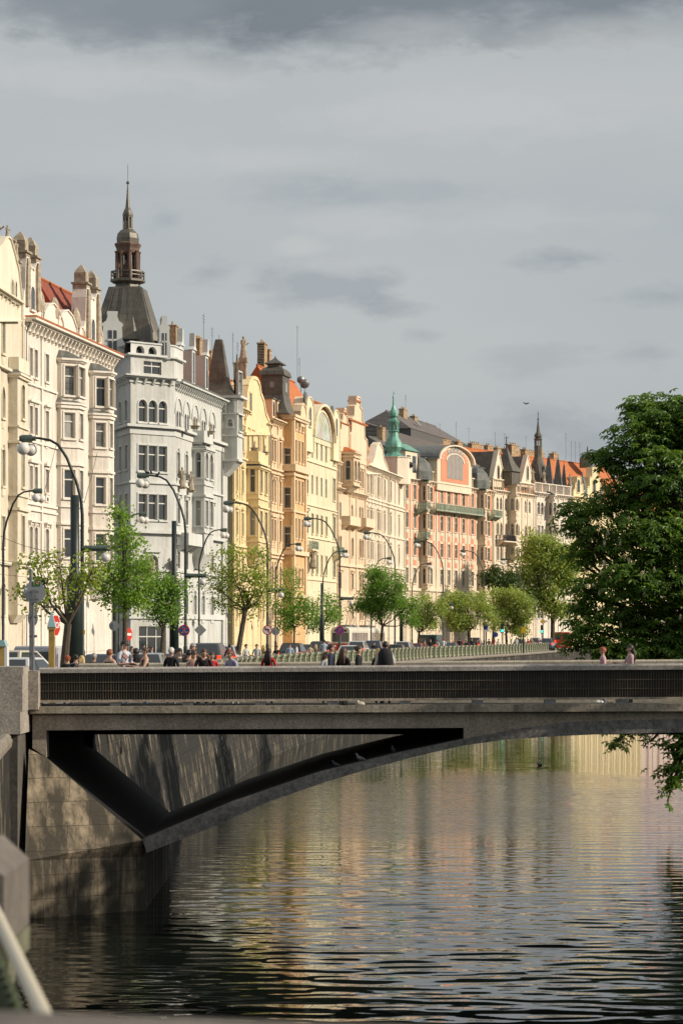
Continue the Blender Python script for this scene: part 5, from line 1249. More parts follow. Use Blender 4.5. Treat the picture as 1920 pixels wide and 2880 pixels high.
# end pillars
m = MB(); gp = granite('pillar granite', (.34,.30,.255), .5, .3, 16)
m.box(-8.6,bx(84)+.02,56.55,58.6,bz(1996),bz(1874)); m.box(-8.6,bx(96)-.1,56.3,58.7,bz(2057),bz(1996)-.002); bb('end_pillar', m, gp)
m = MB(); m.box(-8.6,bx(84)-.1,56.6,58.7,WZ-1,bz(2057)-.002); bb('pillar_shaft', m, granite('damp dark pillar stone', (.10,.09,.075), .4, .7, 8))  # shaft stone is darker than the pillar above it
m = MB(); m.box(bx(86),bx(114),57.6,58.6,bz(1994),bz(1886)); bb('end_block', m, gp)
m = MB()
v = [(-7.41,56.6,WZ-1),(-4.73,58.6,WZ-1),(-7.41,56.66,-3.0),(-4.74,58.3,-3.05),(-7.45,57.7,-.43),(-7.07,57.97,-.64),(-4.76,57.99,-2.63),(-4.74,67,-3.05),(-4.73,67,WZ-1),(-4.76,67,-2.63),(-7.07,67,-.64),(-9,67,WZ-1),(-9,56.6,WZ-1)]
m.add(v, [(0,1,3,2),(2,3,6),(2,6,5),(2,5,4),(1,8,7,3),(3,7,9,6)])
bb('abutment', m, blocks('abutment ashlar', (.35,.28,.19), (.23,.185,.125), 1, 1.0, .56, msize=.007, streak=.9, bumpy=.7, noise_s=3, stain=(.04,.035,.026), mortar=(.07,.058,.04), st0=.38))
# mooring chain and ring on the quay wall
ch = MB(); Yc_ = 118; Xw = railX(Yc_)+.75
Yc_ = 104; z = -1.4
for k in range(16):
    zz = -.6-k*.2; xx = railX(Yc_)+.38+(-.38-zz)*.19+.1
    ch.tube([(xx+.06*math.cos(a)*(k%2), Yc_+.07*math.cos(a)*(1 if k%2==0 else .3), zz+.12*math.sin(a)) for a in [i*PI/4 for i in range(9)]], .022, 4, cap=False)
tag(ch.build('chain', M['black']), 'dark mooring chain hanging down the quay wall under the bridge', 'chain')
rg = MB(); xx = railX(72)+.55; rg.tube([(xx+.08, 72+.16*math.cos(a), -1.05+.2*math.sin(a)) for a in [i*PI/6 for i in range(13)]], .022, 5, cap=False); tag(rg.build('mooring_ring', M['black']), 'iron mooring ring fixed high on the quay wall near the strut', 'ring')

# ---------- near corner: railing pier, cream rail, own parapet ----------
st = granite('mossy sandstone', (.15,.13,.11), .25, .5, 9)
m = MB()
m.add([(-1.75,8.6,1.19),(-1.2,8.6,1.19),(-1.2,9.3,1.19),(-1.75,9.3,1.19),(-1.75,8.6,1.53),(-1.2,8.6,1.44),(-1.2,9.3,1.44),(-1.75,9.3,1.53),(-1.3,8.6,1.53),(-1.3,9.3,1.53)], [(0,3,2,1),(0,1,5,8,4),(1,2,6,5),(5,6,9,8),(4,8,9,7),(3,7,9,6,2),(0,4,7,3)])
pier = m.build('railing_pier', st); tag(pier, 'blurred mossy stone railing pier with a wide cap at the left edge', 'pillar')
m = MB(); m.box(-1.72,-1.19,8.66,9.25,1.10,1.188); m.box(-1.7,-1.24,8.7,9.2,.98,1.098); m.box(-1.7,-1.27,8.74,9.15,-.3,.978); m.build('shaft', simple('mossy stone shaft', (.13,.13,.08), .9, noise=.5, nscale=5), pier)
m = MB(); m.prism([(-1.3,-.02),(-1.16,-.1),(-1.14,-.9),(-1.2,-1.6),(-1.17,WZ-1),(-1.6,WZ-1),(-1.7,-.02)], 'y', 9.3, 12); tag(m.build('rock_wall', blocks('pale rubble', (.5,.44,.33), (.38,.33,.25), 1, .5, .35, rot=(0,PI/2,PI/2), streak=.5, bumpy=1)), 'pale rough rubble wall below the blurred railing pier', 'wall')
rl = empty('iron_railing', (-.9,6.5,.55), 0, 'blurred cream topped green iron railing in the near left corner', 'railing')
m = MB(); a, b_ = Vector((-1.15,8.0,CZ-.905)), Vector((-.66,5.5,CZ-.9)); m.tube([a-Vector((-.9,6.5,.55)), b_-Vector((-.9,6.5,.55))], .021, 10); m.build('handrail', simple('cream rail paint', (.55,.49,.37), .5), rl)
m = MB()
for k in range(16):
    p0 = a.lerp(b_, (k+.5)/16)-Vector((-.9,6.5,.55)); m.tube([(p0.x-.03,p0.y,.1-.55),(p0.x-.03,p0.y,p0.z-.06)], .022, 6)
for z_ in (-.45,.62): m.tube([(a.x+.87,a.y-6.5,z_),(b_.x+.87,b_.y-6.5,z_)], .02, 6)
m.build('bars', simple('dark mossy green iron', (.035,.05,.018), .6, noise=.4, nscale=6), rl)
m = MB(); m.add([(-2.5,4.5,1.45),(3,3.13,1.45),(3,2.8,1.45),(-2.5,4.17,1.45),(-2.5,4.52,1.672),(3,3.15,1.672),(3,2.8,1.672),(-2.5,4.17,1.672)], [(4,5,6,7),(0,1,5,4),(2,3,7,6),(0,4,7,3)])
pp = m.build('stone_parapet', st); tag(pp, 'blurred grey stone parapet along the very bottom of the view', 'parapet')
m = MB(); m.add([(-2.5,4.45,.5),(3,3.08,.5),(3,2.85,.5),(-2.5,4.22,.5),(-2.5,4.45,1.448),(3,3.08,1.448),(3,2.85,1.448),(-2.5,4.22,1.448)], [(0,1,5,4),(2,3,7,6)]); m.build('base', st, pp)
m = MB(); m.add([(-12,-6,.55),(12,-6,.55),(12,.9,.55),(-2.5,4.4,.55),(-12,4.4,.55)], [(0,1,2,3,4)]); tag(m.build('footway', M['paving']), kind='structure')

# ---------- trees ----------
def leaf(mb, p, s, r):
    d = Vector((r.uniform(-1,1), r.uniform(-1,1), r.uniform(-.9,.4))).normalized(); u = d.orthogonal().normalized()
    a = r.uniform(0,2*PI); u = (Matrix.Rotation(a,3,d) @ u)*s*.36; e = p+d*s; m_ = p+d*s*.5
    mb.add([p, m_+u, e, m_-u], [(0,1,2,3)])
def tree(name, label, px, Yt, base_z, lobes, dens, ls, leafm, fork=None, trunk_r=.16, lean=0, cr=.42, seed=1, twigs=0, group='young street trees along the quay pavement', basepx=None, per=26, branchy=1.0):
    r = random.Random(seed); root = empty(name, (kk(basepx or px)*Yt, Yt, base_z), 0, label, 'tree', group); O = Vector(root.location)
    q = Yt/F; tb = MB(); lb = MB()
    cs_ = []
    for (lx, ly, rx, ry) in lobes:
        c = pt(lx, ly, Yt+r.uniform(-.8,.8)*min(rx,ry)*q*1.1); cs_.append((c, rx*q*.72, ry*q*.72, None))
        for k in range(3):
            a = r.uniform(0,6.28); e = r.uniform(.45,.62); cs_.append((c+Vector((rx*q*.68*math.cos(a), r.uniform(-.5,.5)*rx*q, ry*q*.68*math.sin(a))), rx*q*e, ry*q*e, c))
    fk = pt(fork[0], fork[1], Yt) if fork else pt(px, max(l[1]+l[3]*.7 for l in lobes), Yt)
    base = O.copy(); mid = base.lerp(fk, .5)+Vector((r.uniform(-.1,.1),0,0))
    tb.tube([base-O, base.lerp(fk,.1)-O, mid-O, fk-O], [trunk_r*1.35, trunk_r*1.05, trunk_r*.9, trunk_r*.8], 8)
    for c, rx, rz_, par in cs_:
        s_ = fk if par is None else fk.lerp(par, .72); bend = s_.lerp(c, .5)+Vector((r.uniform(-.3,.3)*rx, r.uniform(-.3,.3), -.12*(c-s_).length))
        w_ = 1 if par is None else .4; tb.tube([s_-O, bend-O, c-O], [trunk_r*.5*w_, trunk_r*.3*w_, trunk_r*.13*w_], 6)
        n = max(2, int(dens*rx*rz_*(20+Yt*.05)))
        for k in range(n):
            d = Vector((r.gauss(0,1), r.gauss(0,1), r.gauss(0,1))).normalized()*(r.random()**.45)
            p = c+Vector((d.x*rx, d.y*(rx+rz_)*.5, d.z*rz_))
            if r.random() < branchy:
                s0 = (bend.lerp(c, r.random())); md = s0.lerp(p,.5)+Vector((r.uniform(-.15,.15),r.uniform(-.15,.15),-.08)); tb.tube([s0-O, md-O, p-O], [trunk_r*.1, trunk_r*.07, .008], 4, cap=False)
            for j in range(int(per*r.uniform(.5,1.4))):
                leaf(lb, p-O+Vector((r.gauss(0,cr), r.gauss(0,cr), r.gauss(0,cr*.7))), ls*r.uniform(.6,1.25), r)
    for k in range(twigs):
        c, rx, rz_, _ = cs_[k % len(cs_)]; p = c+Vector((r.uniform(-1.5,1.5)*rx, r.uniform(-1,1)*rx, r.uniform(-.4,1.6)*rz_)); tb.tube([c-O, c.lerp(p,.6)-O+Vector((0,0,-.1)), p-O], [trunk_r*.16,trunk_r*.1,.01], 4, cap=False)
    tb.build('trunk', M['bark'], root); lb.build('crown', leafm, root); return root
lfA = leafmat('fresh green leaves', (.12,.25,.03), (.27,.44,.06), .45); lfB = leafmat('spring green leaves', (.10,.22,.03), (.22,.40,.06), .45); lfY = leafmat('yellow green leaves', (.17,.27,.03), (.36,.45,.07), .45); lfD = leafmat('dark green leaves', (.035,.075,.015), (.08,.13,.022), .25); lfG = leafmat('grey green leaves', (.20,.29,.055), (.40,.50,.12))
T = [
 ('sparse young tree with wide dark boughs behind the grey sign', 175, 4.0, [(110,1600,50,45),(170,1600,50,70),(75,1650,40,50),(230,1660,40,60),(150,1690,60,35),(265,1590,35,50)], .04, .16, lfY, (192,1755), .17, 15, 10),
 ('tall pointed fresh green tree before the ivory house', 350, 4.0, [(345,1430,22,40),(347,1480,32,45),(352,1535,48,45),(350,1600,70,60),(310,1640,50,55),(395,1640,45,55),(350,1690,80,50)], 1.1, .15, lfA, (352,1720), .13, 0, 11),
 ('round dense green tree left of the no stopping sign', 455, 4.2, [(445,1640,48,45),(470,1690,48,50),(430,1700,40,50),(495,1645,32,40),(455,1735,45,30)], 1.2, .14, lfB, (460,1770), .13, 40, 12),
 ('wide loose tree with leaning trunk before the yellow house', 662, 4.0, [(640,1585,70,45),(720,1590,60,50),(600,1640,50,45),(680,1640,70,50),(750,1640,40,60),(720,1700,55,45),(640,1700,50,30)], .40, .17, lfY, (690,1715), .18, 8, 13),
 ('green tree with thin stem before the cream mosaic house', 828, 4.0, [(815,1650,40,45),(800,1700,45,50),(840,1720,45,45),(815,1755,35,25),(870,1740,28,35)], .6, .17, lfB, (828,1765), .08, 0, 14),
 ('small loose green tree left of the red and cream tram', 903, 4.0, [(895,1735,35,35),(930,1710,35,40),(900,1765,30,20),(945,1740,22,28)], .55, .17, lfB, (903,1775), .08, 0, 15),
 ('broad green tree in front of the tram', 1073, 4.0, [(1075,1625,45,42),(1040,1670,45,40),(1110,1665,45,45),(1020,1705,30,25),(1075,1705,55,40),(1135,1710,40,42),(1150,1745,25,20)], .75, .2, lfB, (1075,1760), .16, 0, 16),
 ('pale green low tree right of the tram', 1172, 4.0, [(1175,1700,38,38),(1205,1720,32,36),(1165,1745,30,28),(1230,1710,25,30),(1210,1755,28,18)], .6, .2, lfG, (1178,1780), .14, 0, 17),
 ('full round bright green tree before the coral house', 1318, 3.5, [(1310,1690,55,42),(1350,1715,45,40),(1280,1725,32,35),(1320,1745,55,32),(1260,1700,22,30)], .6, .22, lfG, (1318,1775), .24, 0, 18),
 ('bright round tree beside the big dark trunked tree', 1422, 3.0, [(1420,1690,42,40),(1460,1705,40,42),(1400,1730,38,35),(1445,1755,45,28),(1480,1740,22,26)], .6, .24, lfG, (1422,1780), .2, 0, 19)]
for i, (lab, px, off, lobes, dens, ls, lm, fk, tr, tw, sd) in enumerate(T):
    Yt = solveY(px, off); tree('street_tree', lab, px, Yt, 0, lobes, dens, ls, lm, fk, tr, seed=sd, twigs=tw, cr=.19+Yt*.0007, per=34)
tree('street_tree', 'tall grey green tree with dark trunk left of the chestnut', 1553, 395, 0, [(1500,1540,50,38),(1550,1560,55,50),(1500,1600,55,50),(1560,1630,50,50),(1510,1670,50,40),(1580,1580,35,50),(1545,1710,45,35)], .24, .42, lfG, (1553,1725), .4, seed=20, cr=.8, per=34)
tree('street_tree', 'dark small crowned tree behind the far lamps before the coral house', 1385, 390, 0, [(1385,1620,26,26),(1410,1645,35,30),(1440,1630,25,30),(1465,1680,25,30)], .5, .4, lfD, (1390,1700), .25, seed=21, cr=.6, per=24)
# big chestnut on the island
def chestnut(label, lobes, Yt, base, fork, n_per, seed, group=None, blossoms=60, lsz=.2, cull=None):
    r = random.Random(seed); root = empty('chestnut_tree', base, 0, label, 'tree', group); O = Vector(base); tb = MB(); lb = MB(); fb = MB(); q = Yt/F
    tb.tube([(0,0,0),(fork[0]*.4,0,fork[2]*.5),fork], [.45,.36,.3], 10); fk = O+Vector(fork)
    tips = []
    for (lx, ly, rx, ry, dy) in lobes:
        c = pt(lx, ly, Yt+dy); c.y = Yt+dy; rx_, rz_ = rx*q, ry*q
        b1 = fk.lerp(c,.55)+Vector((0,0,-.35)); tb.tube([fk-O, b1-O, c-O], [.15,.085,.03], 6)
        n = int(n_per*rx_*rz_)
        for k in range(n):
            d = Vector((r.gauss(0,1), r.gauss(0,1), r.gauss(0,1))).normalized()*(r.random()**.33); p = c+Vector((d.x*rx_, d.y*(rx_+rz_)*.55, d.z*rz_))
            if r.random() < .3: s0 = b1.lerp(c, r.uniform(.3,1)); tb.tube([s0-O, s0.lerp(p,.5)+Vector((0,0,-.06))-O, p-O], [.03,.02,.008], 4, cap=False)
            up = Vector((d.x*.6, d.y*.6, .8)).normalized(); out = Vector((r.uniform(-1,1), r.uniform(-1,1), 0))
            for g_ in range(3):
                cc_ = p+Vector((r.gauss(0,.17), r.gauss(0,.17), r.gauss(0,.12))); ax = (up+Vector((r.uniform(-.6,.6), r.uniform(-.6,.6), r.uniform(-.2,.4)))).normalized(); u = ax.orthogonal().normalized(); a0 = r.uniform(0,6.28); s = lsz*r.uniform(.75,1.2)
                for j in range(6):
                    e = Matrix.Rotation(a0+j*1.05,3,ax) @ u; dr = -ax*.38; t = (e+dr*.9).normalized(); sd_ = ax.cross(e).normalized()*s*.2
                    k0 = cc_-O; k1 = k0+(e+dr*.25)*s*.6; k2 = k0+(e+dr)*s
                    lb.add([k0, k1+sd_, k2, k1-sd_], [(0,1,2,3)])
            if d.length > .85 and d.y < .3: tips.append(p)
    r.shuffle(tips)
    for p in tips[:blossoms]:
        fb.lathe(p-O, [(.01,-.05),(.055,0),(.06,.05),(.04,.13),(.015,.2)], 6)
    tb.build('trunk', M['bark'], root); lb.build('crown', leafmat('chestnut leaves', (.045,.11,.010), (.16,.29,.03), .36), root)
    if blossoms: fb.build('blossom', simple('cream blossom', (.50,.45,.30), .8, noise=.3, nscale=30), root)
    return root
CL = [(1905,1160,85,58,.4),(1985,1190,110,90,0),(1800,1155,52,44,.2),(1850,1180,95,72,0),(1900,1240,110,90,1.5),(1790,1230,85,62,-.5),(1725,1290,68,42,0),(1690,1285,38,24,.6),(1860,1340,110,80,-1),(1780,1370,95,60,0),(1900,1450,110,90,1),(1700,1425,95,36,.5),(1620,1440,58,30,0),(1600,1470,40,24,-.5),
      (1830,1500,110,80,-1),(1700,1520,95,48,0),(1630,1560,58,38,.7),(1880,1620,120,90,0),(1770,1630,95,68,-.8),(1660,1650,70,45,0),(1630,1710,38,28,.5),(1740,1730,100,55,.4),(1640,1765,62,30,-.4),(1860,1760,110,75,.6),(1700,1815,90,40,0),(1610,1815,45,18,.2),(1800,1840,90,50,-.3),(1910,1850,80,60,0),
      (2010,1290,110,120,0),(2040,1520,140,140,0),(2040,1780,140,140,0),(1990,1960,110,80,0),(1960,2090,70,60,0),(1900,2100,42,34,.3),(1885,2165,32,30,0),(1905,2205,24,22,.2),(1870,2225,14,14,0),(1875,2255,8,9,0),(1830,2085,26,12,0),(1735,2085,26,15,0),(1710,2100,14,10,0),(1780,2050,60,16,0)]
bxx = kk(2110)*83
chestnut('huge dark green horse chestnut in blossom filling the right side beyond the bridge', CL, 82, (bxx,84,-2.2), (-1.2,0,4.2), 118, 5)
# trees on the island beside the picture: their shade and reflections reach into it
for i, (x, y, rr_, h, lab) in enumerate(((16.5,53,4.2,8,'bushy island chestnut beside the right end of the bridge'),(14.5,38,3.6,7,'nearest island chestnut leaning over the water at right'),(22,72,5.5,14,'tall island chestnut between the bridge end and the blossoming giant'),(27,99,6,15,'tall island chestnut upstream of the blossoming giant'),(33,121,6.5,17,'second tall island chestnut upstream of the giant'),(41,150,6.5,16,'farthest tall island chestnut upstream'))):
    lob = []
    for k in range(9):
        a = k*2.4; lob.append((960+(x+rr_*.6*math.cos(a))*F/y, HZ+(CZ-(-2.2+h*.55+rr_*.55*math.sin(k*1.7)+1))*F/y, rr_*.5*F/y, rr_*.42*F/y, rr_*.6*math.sin(a)))
    chestnut(lab, lob, y, (x,y,-2.2), (0,0,h*.35), 26, 50+i, 'island trees beyond the frame', 0, .42)
# ---------- lamps, poles, signs ----------
def lampmesh(H, a, side, short):
    s = 1 if side == 'r' else -1
    pl = MB(); pl.tube([(0,0,0),(0,0,1.6),(0,0,1.7),(0,0,H*.5),(0,0,H-3.15)]+[(s*x*a,0,H+z) for x, z in ((.027,-2.5),(.12,-1.8),(.32,-.8),(.5,-.27),(.67,-.08),(.91,0),(1.0,0))], [.12,.12,.085,.078,.07,.065,.062,.06,.055,.052,.05,.05], 8)
    hd = MB(); x = s*(a+.28)
    hd.tube([(x-.22,0,H-.02),(x+.22,0,H-.02)], .16, 10); hd.tube([(x-.3,0,H-.02),(x-.22,0,H-.02)], .12, 10); hd.tube([(s*a*.96,0,H-.02),(x,0,H-.02)], .1, 8)
    gl = [MB() for _ in range(2)]
    gl[0].ball((x-.12,-.2,H-.45), .26, 14); gl[1].ball((x+.14,.2,H-.47), .26, 14)
    for g_ in gl: pass
    br_ = None
    if short:
        br_ = MB(); br_.tube([(0,0,short),(1.15,0,short)], [.12,.12], 8); br_.tube([(0,0,short-.12),(.3,0,short-.12)], .05, 6)
        g3 = MB(); g3.ball((.95,0,short-.36), .2, 12)
        return pl, hd, gl, br_, g3
    return pl, hd, gl, None, None
def lamp(px, Yt, H, a, side, short, label, group, rz=0):
    root = empty('street_lamp', (kk(px)*Yt, Yt, 0), rz, label, 'street lamp', group)
    pl, hd, gl, b_, g3 = lampmesh(H, a, side, short)
    pl.build('pole', M['lampgreen'], root, smooth=True); h = hd.build('lamp_hood', M['capgreen'], root)
    for g_ in gl: g_.build('globe', M['globe'], h, smooth=True)
    if b_: q = b_.build('side_arm', M['capgreen'], root); g3.build('globe', M['globe'], q, smooth=True)
    return root
gR = 'curved twin globe lamps along the quay side'; gL = 'curved twin globe lamps along the house side'
LR = [(232,1232,157,'nearest tall quay lamp arching before the ivory house',5.85),(522,1337,122,'tall quay lamp with pigeons on its arm before the corner palace',5.6),(752,1414,112,'quay lamp bearing the no left turn sign',5.4),(955,1458,92,'quay lamp bearing the plain no stopping sign by the tram',5.3),
      (1110,1498,80,'quay lamp arching before the warm white house',0),(1245,1522,73,'quay lamp before the left bay of the coral house',5.6),(1360,1549,60,'quay lamp before the right bay of the coral house',0),(1463,1573,50,'farthest quay lamp beside the tall grey green tree',0)]
LRp = []
for i, (px, py, ar, lab, sh) in enumerate(LR):
    Yt = solveY(px, (4.5,4.2,4.0,3.6,3.2,2.8,2.4,1.6)[i]); H = CZ-(py-HZ)/F*Yt; LRp.append((px, Yt))
    lamp(px, Yt, H, ar*Yt/F-.3, 'l', sh, lab, gR)
LL = [(10,1380,100,146,'house side lamp at the far left edge'),(335,1445,70,174,'house side lamp hidden by the pointed green tree'),(560,1490,72,200,'house side lamp before the blue white palace, arm to the right'),(775,1530,66,232,'house side lamp before the orange bay'),
      (908,1550,64,252,'house side lamp before the mosaic gable house'),(1043,1570,52,275,'house side lamp before the warm white house'),(1158,1585,50,296,'house side lamp at the corner of the coral house'),(650,1605,0,0,'')]
for px, py, ar, Yt, lab in LL[:7]:
    H = CZ-(py-HZ)/F*Yt; lamp(px, Yt, H, ar*Yt/F-.3, 'r', 0, lab, gL)
for px, py, Yt, r_, lab in ((211,1393,99,.30,'thick dark green tram wire pole right beside the nearest quay lamp'),(490,1465,130,.22,'dark green tram wire pole behind the round green tree'),(905,1640,190,.17,'dark tram wire pole beside the red and cream tram'),(1128,1640,250,.17,'dark tram wire pole before the warm white house')):
    H = CZ-(py-HZ)/F*Yt; m = MB(); m.tube([(0,0,0),(0,0,H*.55),(0,0,H*.62),(0,0,H)], [r_*1.15,r_*1.1,r_*.62,r_*.6], 10); tag(m.build('catenary_pole', M['lampgreen'], None, (kk(px)*Yt,Yt,0), smooth=True), lab, 'pole')
# tram wires
def wire(a, b_, lab, sag=.4, r_=.014):
    a, b_ = Vector(a), Vector(b_); m = MB(); m.tube([a.lerp(b_,k/8)-Vector((0,0,sag*4*(k/8)*(1-k/8))) for k in range(9)], r_, 4); tag(m.build('overhead_wire', M['black']), lab, 'wire', 'tram wires')
wire(pt(-60,1555,110), pt(212,1560,99), 'thin black tram wire from the thick pole to the left edge')
wire(pt(212,1560,99), pt(-60,1470,150), 'thin black span wire rising from the thick pole to the ivory house')
for k, (o_, lab) in enumerate(((-14.8,'tram contact wire over the house side track'),(-10.5,'tram contact wire over the quay side track'))):
    pts = [(railX(y)+o_, y, 5.7) for y in range(80,420,8)]; m = MB(); m.tube(pts, .013, 4); tag(m.build('overhead_wire', M['black']), lab, 'wire', 'tram wires')
wire(pt(165,1225,150)+Vector((0,0,0)), pt(125,1385,146), 'slanting stay wire of the left lamp arm', .05); wire(pt(275,1270,140), pt(237,1415,98), 'slanting stay wire right of the nearest tall lamp', .05)
# signs
def disc(m, r, y0, y1, mat, n=24, cx=0, cz=0):
    m.prism([(cx+r*math.cos(2*PI*k/n), cz+r*math.sin(2*PI*k/n)) for k in range(n)], 'y', y0, y1, mat)
def bar2(m, x0, z0, x1, z1, w, y0, y1, mat):
    L_ = math.hypot(x1-x0, z1-z0); nx, nz_ = -(z1-z0)/L_*w/2, (x1-x0)/L_*w/2
    m.prism([(x0+nx,z0+nz_),(x0-nx,z0-nz_),(x1-nx,z1-nz_),(x1+nx,z1+nz_)], 'y', y0, y1, mat)
def text(txt, size, mat, parent, loc, rot=(PI/2,0,0), name='lettering', ext=.002):
    cu = bpy.data.curves.new(name, 'FONT'); cu.body = txt; cu.size = size; cu.align_x = 'CENTER'; cu.align_y = 'CENTER'; cu.extrude = ext; cu.offset = size*.02
    o = bpy.data.objects.new('tmp', cu); C.objects.link(o); bpy.context.view_layer.update()
    me = bpy.data.meshes.new_from_object(o.evaluated_get(bpy.context.evaluated_depsgraph_get())); bpy.data.objects.remove(o)
    me.materials.clear(); me.materials.append(mat); q = place(name, me, parent, loc); q.rotation_euler = rot; return q
def nostop(px, py, Yt, r_, lab, stickers=False):
    m = MB(); disc(m, r_, 0, .02, 0); disc(m, r_*.84, -.006, 0, 1)
    for a in (PI/4, -PI/4): bar2(m, -r_*.8*math.cos(a), -r_*.8*math.sin(a), r_*.8*math.cos(a), r_*.8*math.sin(a), r_*.17, -.012 if a > 0 else -.010, -.006, 0)
    if stickers:
        rr_ = random.Random(4)
        for k in range(16):
            a, q = rr_.random()*6.28, rr_.random()*r_*.8; bar2(m, q*math.cos(a)-.03, q*math.sin(a), q*math.cos(a)+.03, q*math.sin(a)+rr_.uniform(-.03,.03), .035, -.016-k*.0003, -.012, 2+k%2)
    tag(m.build('traffic_sign', [M['redpaint'],M['bluepaint'],M['signgrey'],M['yellowpaint']], None, pt(px,py,Yt)-Vector((0,.02,0))), lab, 'road sign')
def lampY(i): return LRp[i][1]-.14
nostop(518, 1773, lampY(1), 16*lampY(1)/F, 'round red and blue no stopping sign covered with stickers', True)
nostop(955, 1773, lampY(3), 12.5*lampY(3)/F, 'clean round red and blue no stopping sign beside the tram')
m = MB(); Yt = lampY(2); r_ = 14*Yt/F; disc(m, r_, 0, .02, 0); disc(m, r_*.8, -.006, 0, 1)
bar2(m, r_*.25, -r_*.45, r_*.25, r_*.15, r_*.2, -.011, -.006, 2); bar2(m, r_*.34, r_*.15, -r_*.25, r_*.15, r_*.2, -.0112, -.006, 2); m.prism([(-r_*.25,r_*.42),(-r_*.25,-r_*.12),(-r_*.6,r_*.15)][::-1], 'y', -.0115, -.006, 2); bar2(m, -r_*.58, r_*.58, r_*.58, -r_*.58, r_*.16, -.016, -.0118, 0)
tag(m.build('traffic_sign', [M['redpaint'],M['whitepaint'],M['black']], None, pt(752,1772,Yt)-Vector((0,.02,0))), 'round white no left turn sign with red border and bar', 'road sign')
for px, py, Yt, lab in ((775,1775,225,'grey back of a round sign right of the no left turn sign'),(321,1760,128,'pale grey back of a round sign on the green post left of the palace'),(1393,1785,300,'dark blue round sign under the bright round tree')):
    m = MB(); disc(m, (7 if px == 1393 else 12 if px != 321 else 14)*Yt/F, 0, .02, 0); bar2(m, 0,-.15,0,.15,.1,-.03,0,0); tag(m.build('traffic_sign', [M['bluepaint' if px == 1393 else 'signgrey']], None, pt(px,py,Yt)), lab, 'road sign')
# green post with the round sign, left
m = MB(); m.tube([(0,0,0),(0,0,5.5)], .1, 8); tag(m.build('signpost', M['lampgreen'], None, (kk(322)*128.3,128.3,0)), 'green post carrying the pale round sign before the palace base', 'post')
m = MB(); q = 18*190/F; m.prism([(-q,0),(0,-q),(q,0),(0,q)], 'y', 0, .03); tag(m.build('traffic_sign', [M['signgrey']], None, pt(564,1772,198)-Vector((0,.3,0))), 'grey back of a diamond sign on the house side lamp', 'road sign')
m = MB(); Yt = 350; q = 9*Yt/F; m.prism([(-q,0),(0,-q),(q,0),(0,q)], 'y', 0, .03); q *= .7; m.prism([(-q,0),(0,-q),(q,0),(0,q)], 'y', -.02, 0, 1); m.tube([(0,.06,-(CZ+(HZ-1748)/F*Yt)),(0,.06,.4)], .07, 6, 2); tag(m.build('traffic_sign', [M['whitepaint'],M['yellowpaint'],M['lampgreen']], None, pt(1526,1748,Yt)), 'yellow diamond priority road sign under the tall grey green tree', 'road sign')
m = MB(); Yt = 300; m.box(-.25,.25,0,.05,-.38,.38); m.tube([(0,.1,-(CZ+(HZ-1772)/F*Yt)),(0,.1,.6)], .1, 6, 1); o_ = m.build('traffic_sign', [M['yellowpaint'],M['lampgreen']], None, pt(1471,1772,Yt)); tag(o_, 'square yellow sign on a post beside the dark tree trunk', 'road sign')
m = MB(); Yt = 290; m.box(-.24,.24,0,.05,-.35,.35); m.box(-.28,.28,0,.05,-.62,-.37,2); m.tube([(0,.1,-(CZ+(HZ-1763)/F*Yt)),(0,.1,.5)], .09, 6, 1); tag(m.build('traffic_sign', [M['bluepaint'],M['lampgreen'],M['whitepaint']], None, pt(1366,1763,Yt)), 'blue rectangular parking sign with white panel below', 'road sign')
Yt = lampY(0); m = MB(); m.box(-.13,.13,-.02,.02,-.09,.09); o_ = tag(m.build('stop_plate', M['yellowpaint'], None, pt(231,1778,Yt)), 'small yellow plate with two digits on the nearest quay lamp', 'plate'); text('21', .1, M['black'], o_, (0,-.024,.03)); text('22', .07, M['black'], o_, (0,-.024,-.05))
# near sign seen from behind
Yt = 56.2; zb0 = pt(94,1886,Yt).z; sp_r = empty('sign_pole', (kk(94)*Yt, Yt, zb0), 0, 'grey steel sign pole standing at the bridge pillar', 'pole')
m = MB(); m.tube([(0,0,0),(0,0,pt(94,1640,Yt).z-zb0)], .036, 10); m.tube([(-.1,.4,0),(-.1,.4,pt(94,1600,Yt).z-zb0)], .042, 10); m.build('post', M['steel'], sp_r)
m = MB(); 
for z_ in (.4,.8,1.25): m.tube([(-.09,-.0,z_),(.09,0,z_)], .03, 6)
m.build('clamp', M['steel'], sp_r)
m = MB(); r_ = 31*Yt/F; disc(m, r_, 0, .012, 0, 36); rs = tag(m.build('traffic_sign', M['signgrey'], None, pt(99,1666,Yt)+Vector((0,-.07,0))), 'big round grey sign back with a small green sticker', 'road sign')
m = MB(); m.box(-.05,.05,-.03,0,-r_*.95,r_*.25); m.box(-.1,.1,-.035,0,r_*.05,r_*.12); m.box(-.1,.1,-.035,0,-r_*.62,-r_*.55); m.build('bracket', M['steel'], rs)
m = MB(); m.box(-.095,.095,-.004,-.001,-.055,.055); stk = m.build('sticker', simple('green sticker', (.02,.13,.04), .4), rs, (.035,0,.19)); text('I', .1, M['yellowpaint'], stk, (-.045,-.007,.012))
m = MB(); hp = []
for k in range(24):
    t_ = 2*PI*k/24; hp.append((.0024*16*math.sin(t_)**3*.8, .0024*(13*math.cos(t_)-5*math.cos(2*t_)-2*math.cos(3*t_)-math.cos(4*t_))*.8))
m.prism(hp, 'y', -.008, -.004); m.build('heart', simple('pink heart', (.75,.2,.22), .4), stk, (.032,0,.018))
m = MB(); m.box(-.03,.03,-.003,-.001,-.02,.02); m.build('label', M['whitepaint'], rs, (-.2,0,.08))
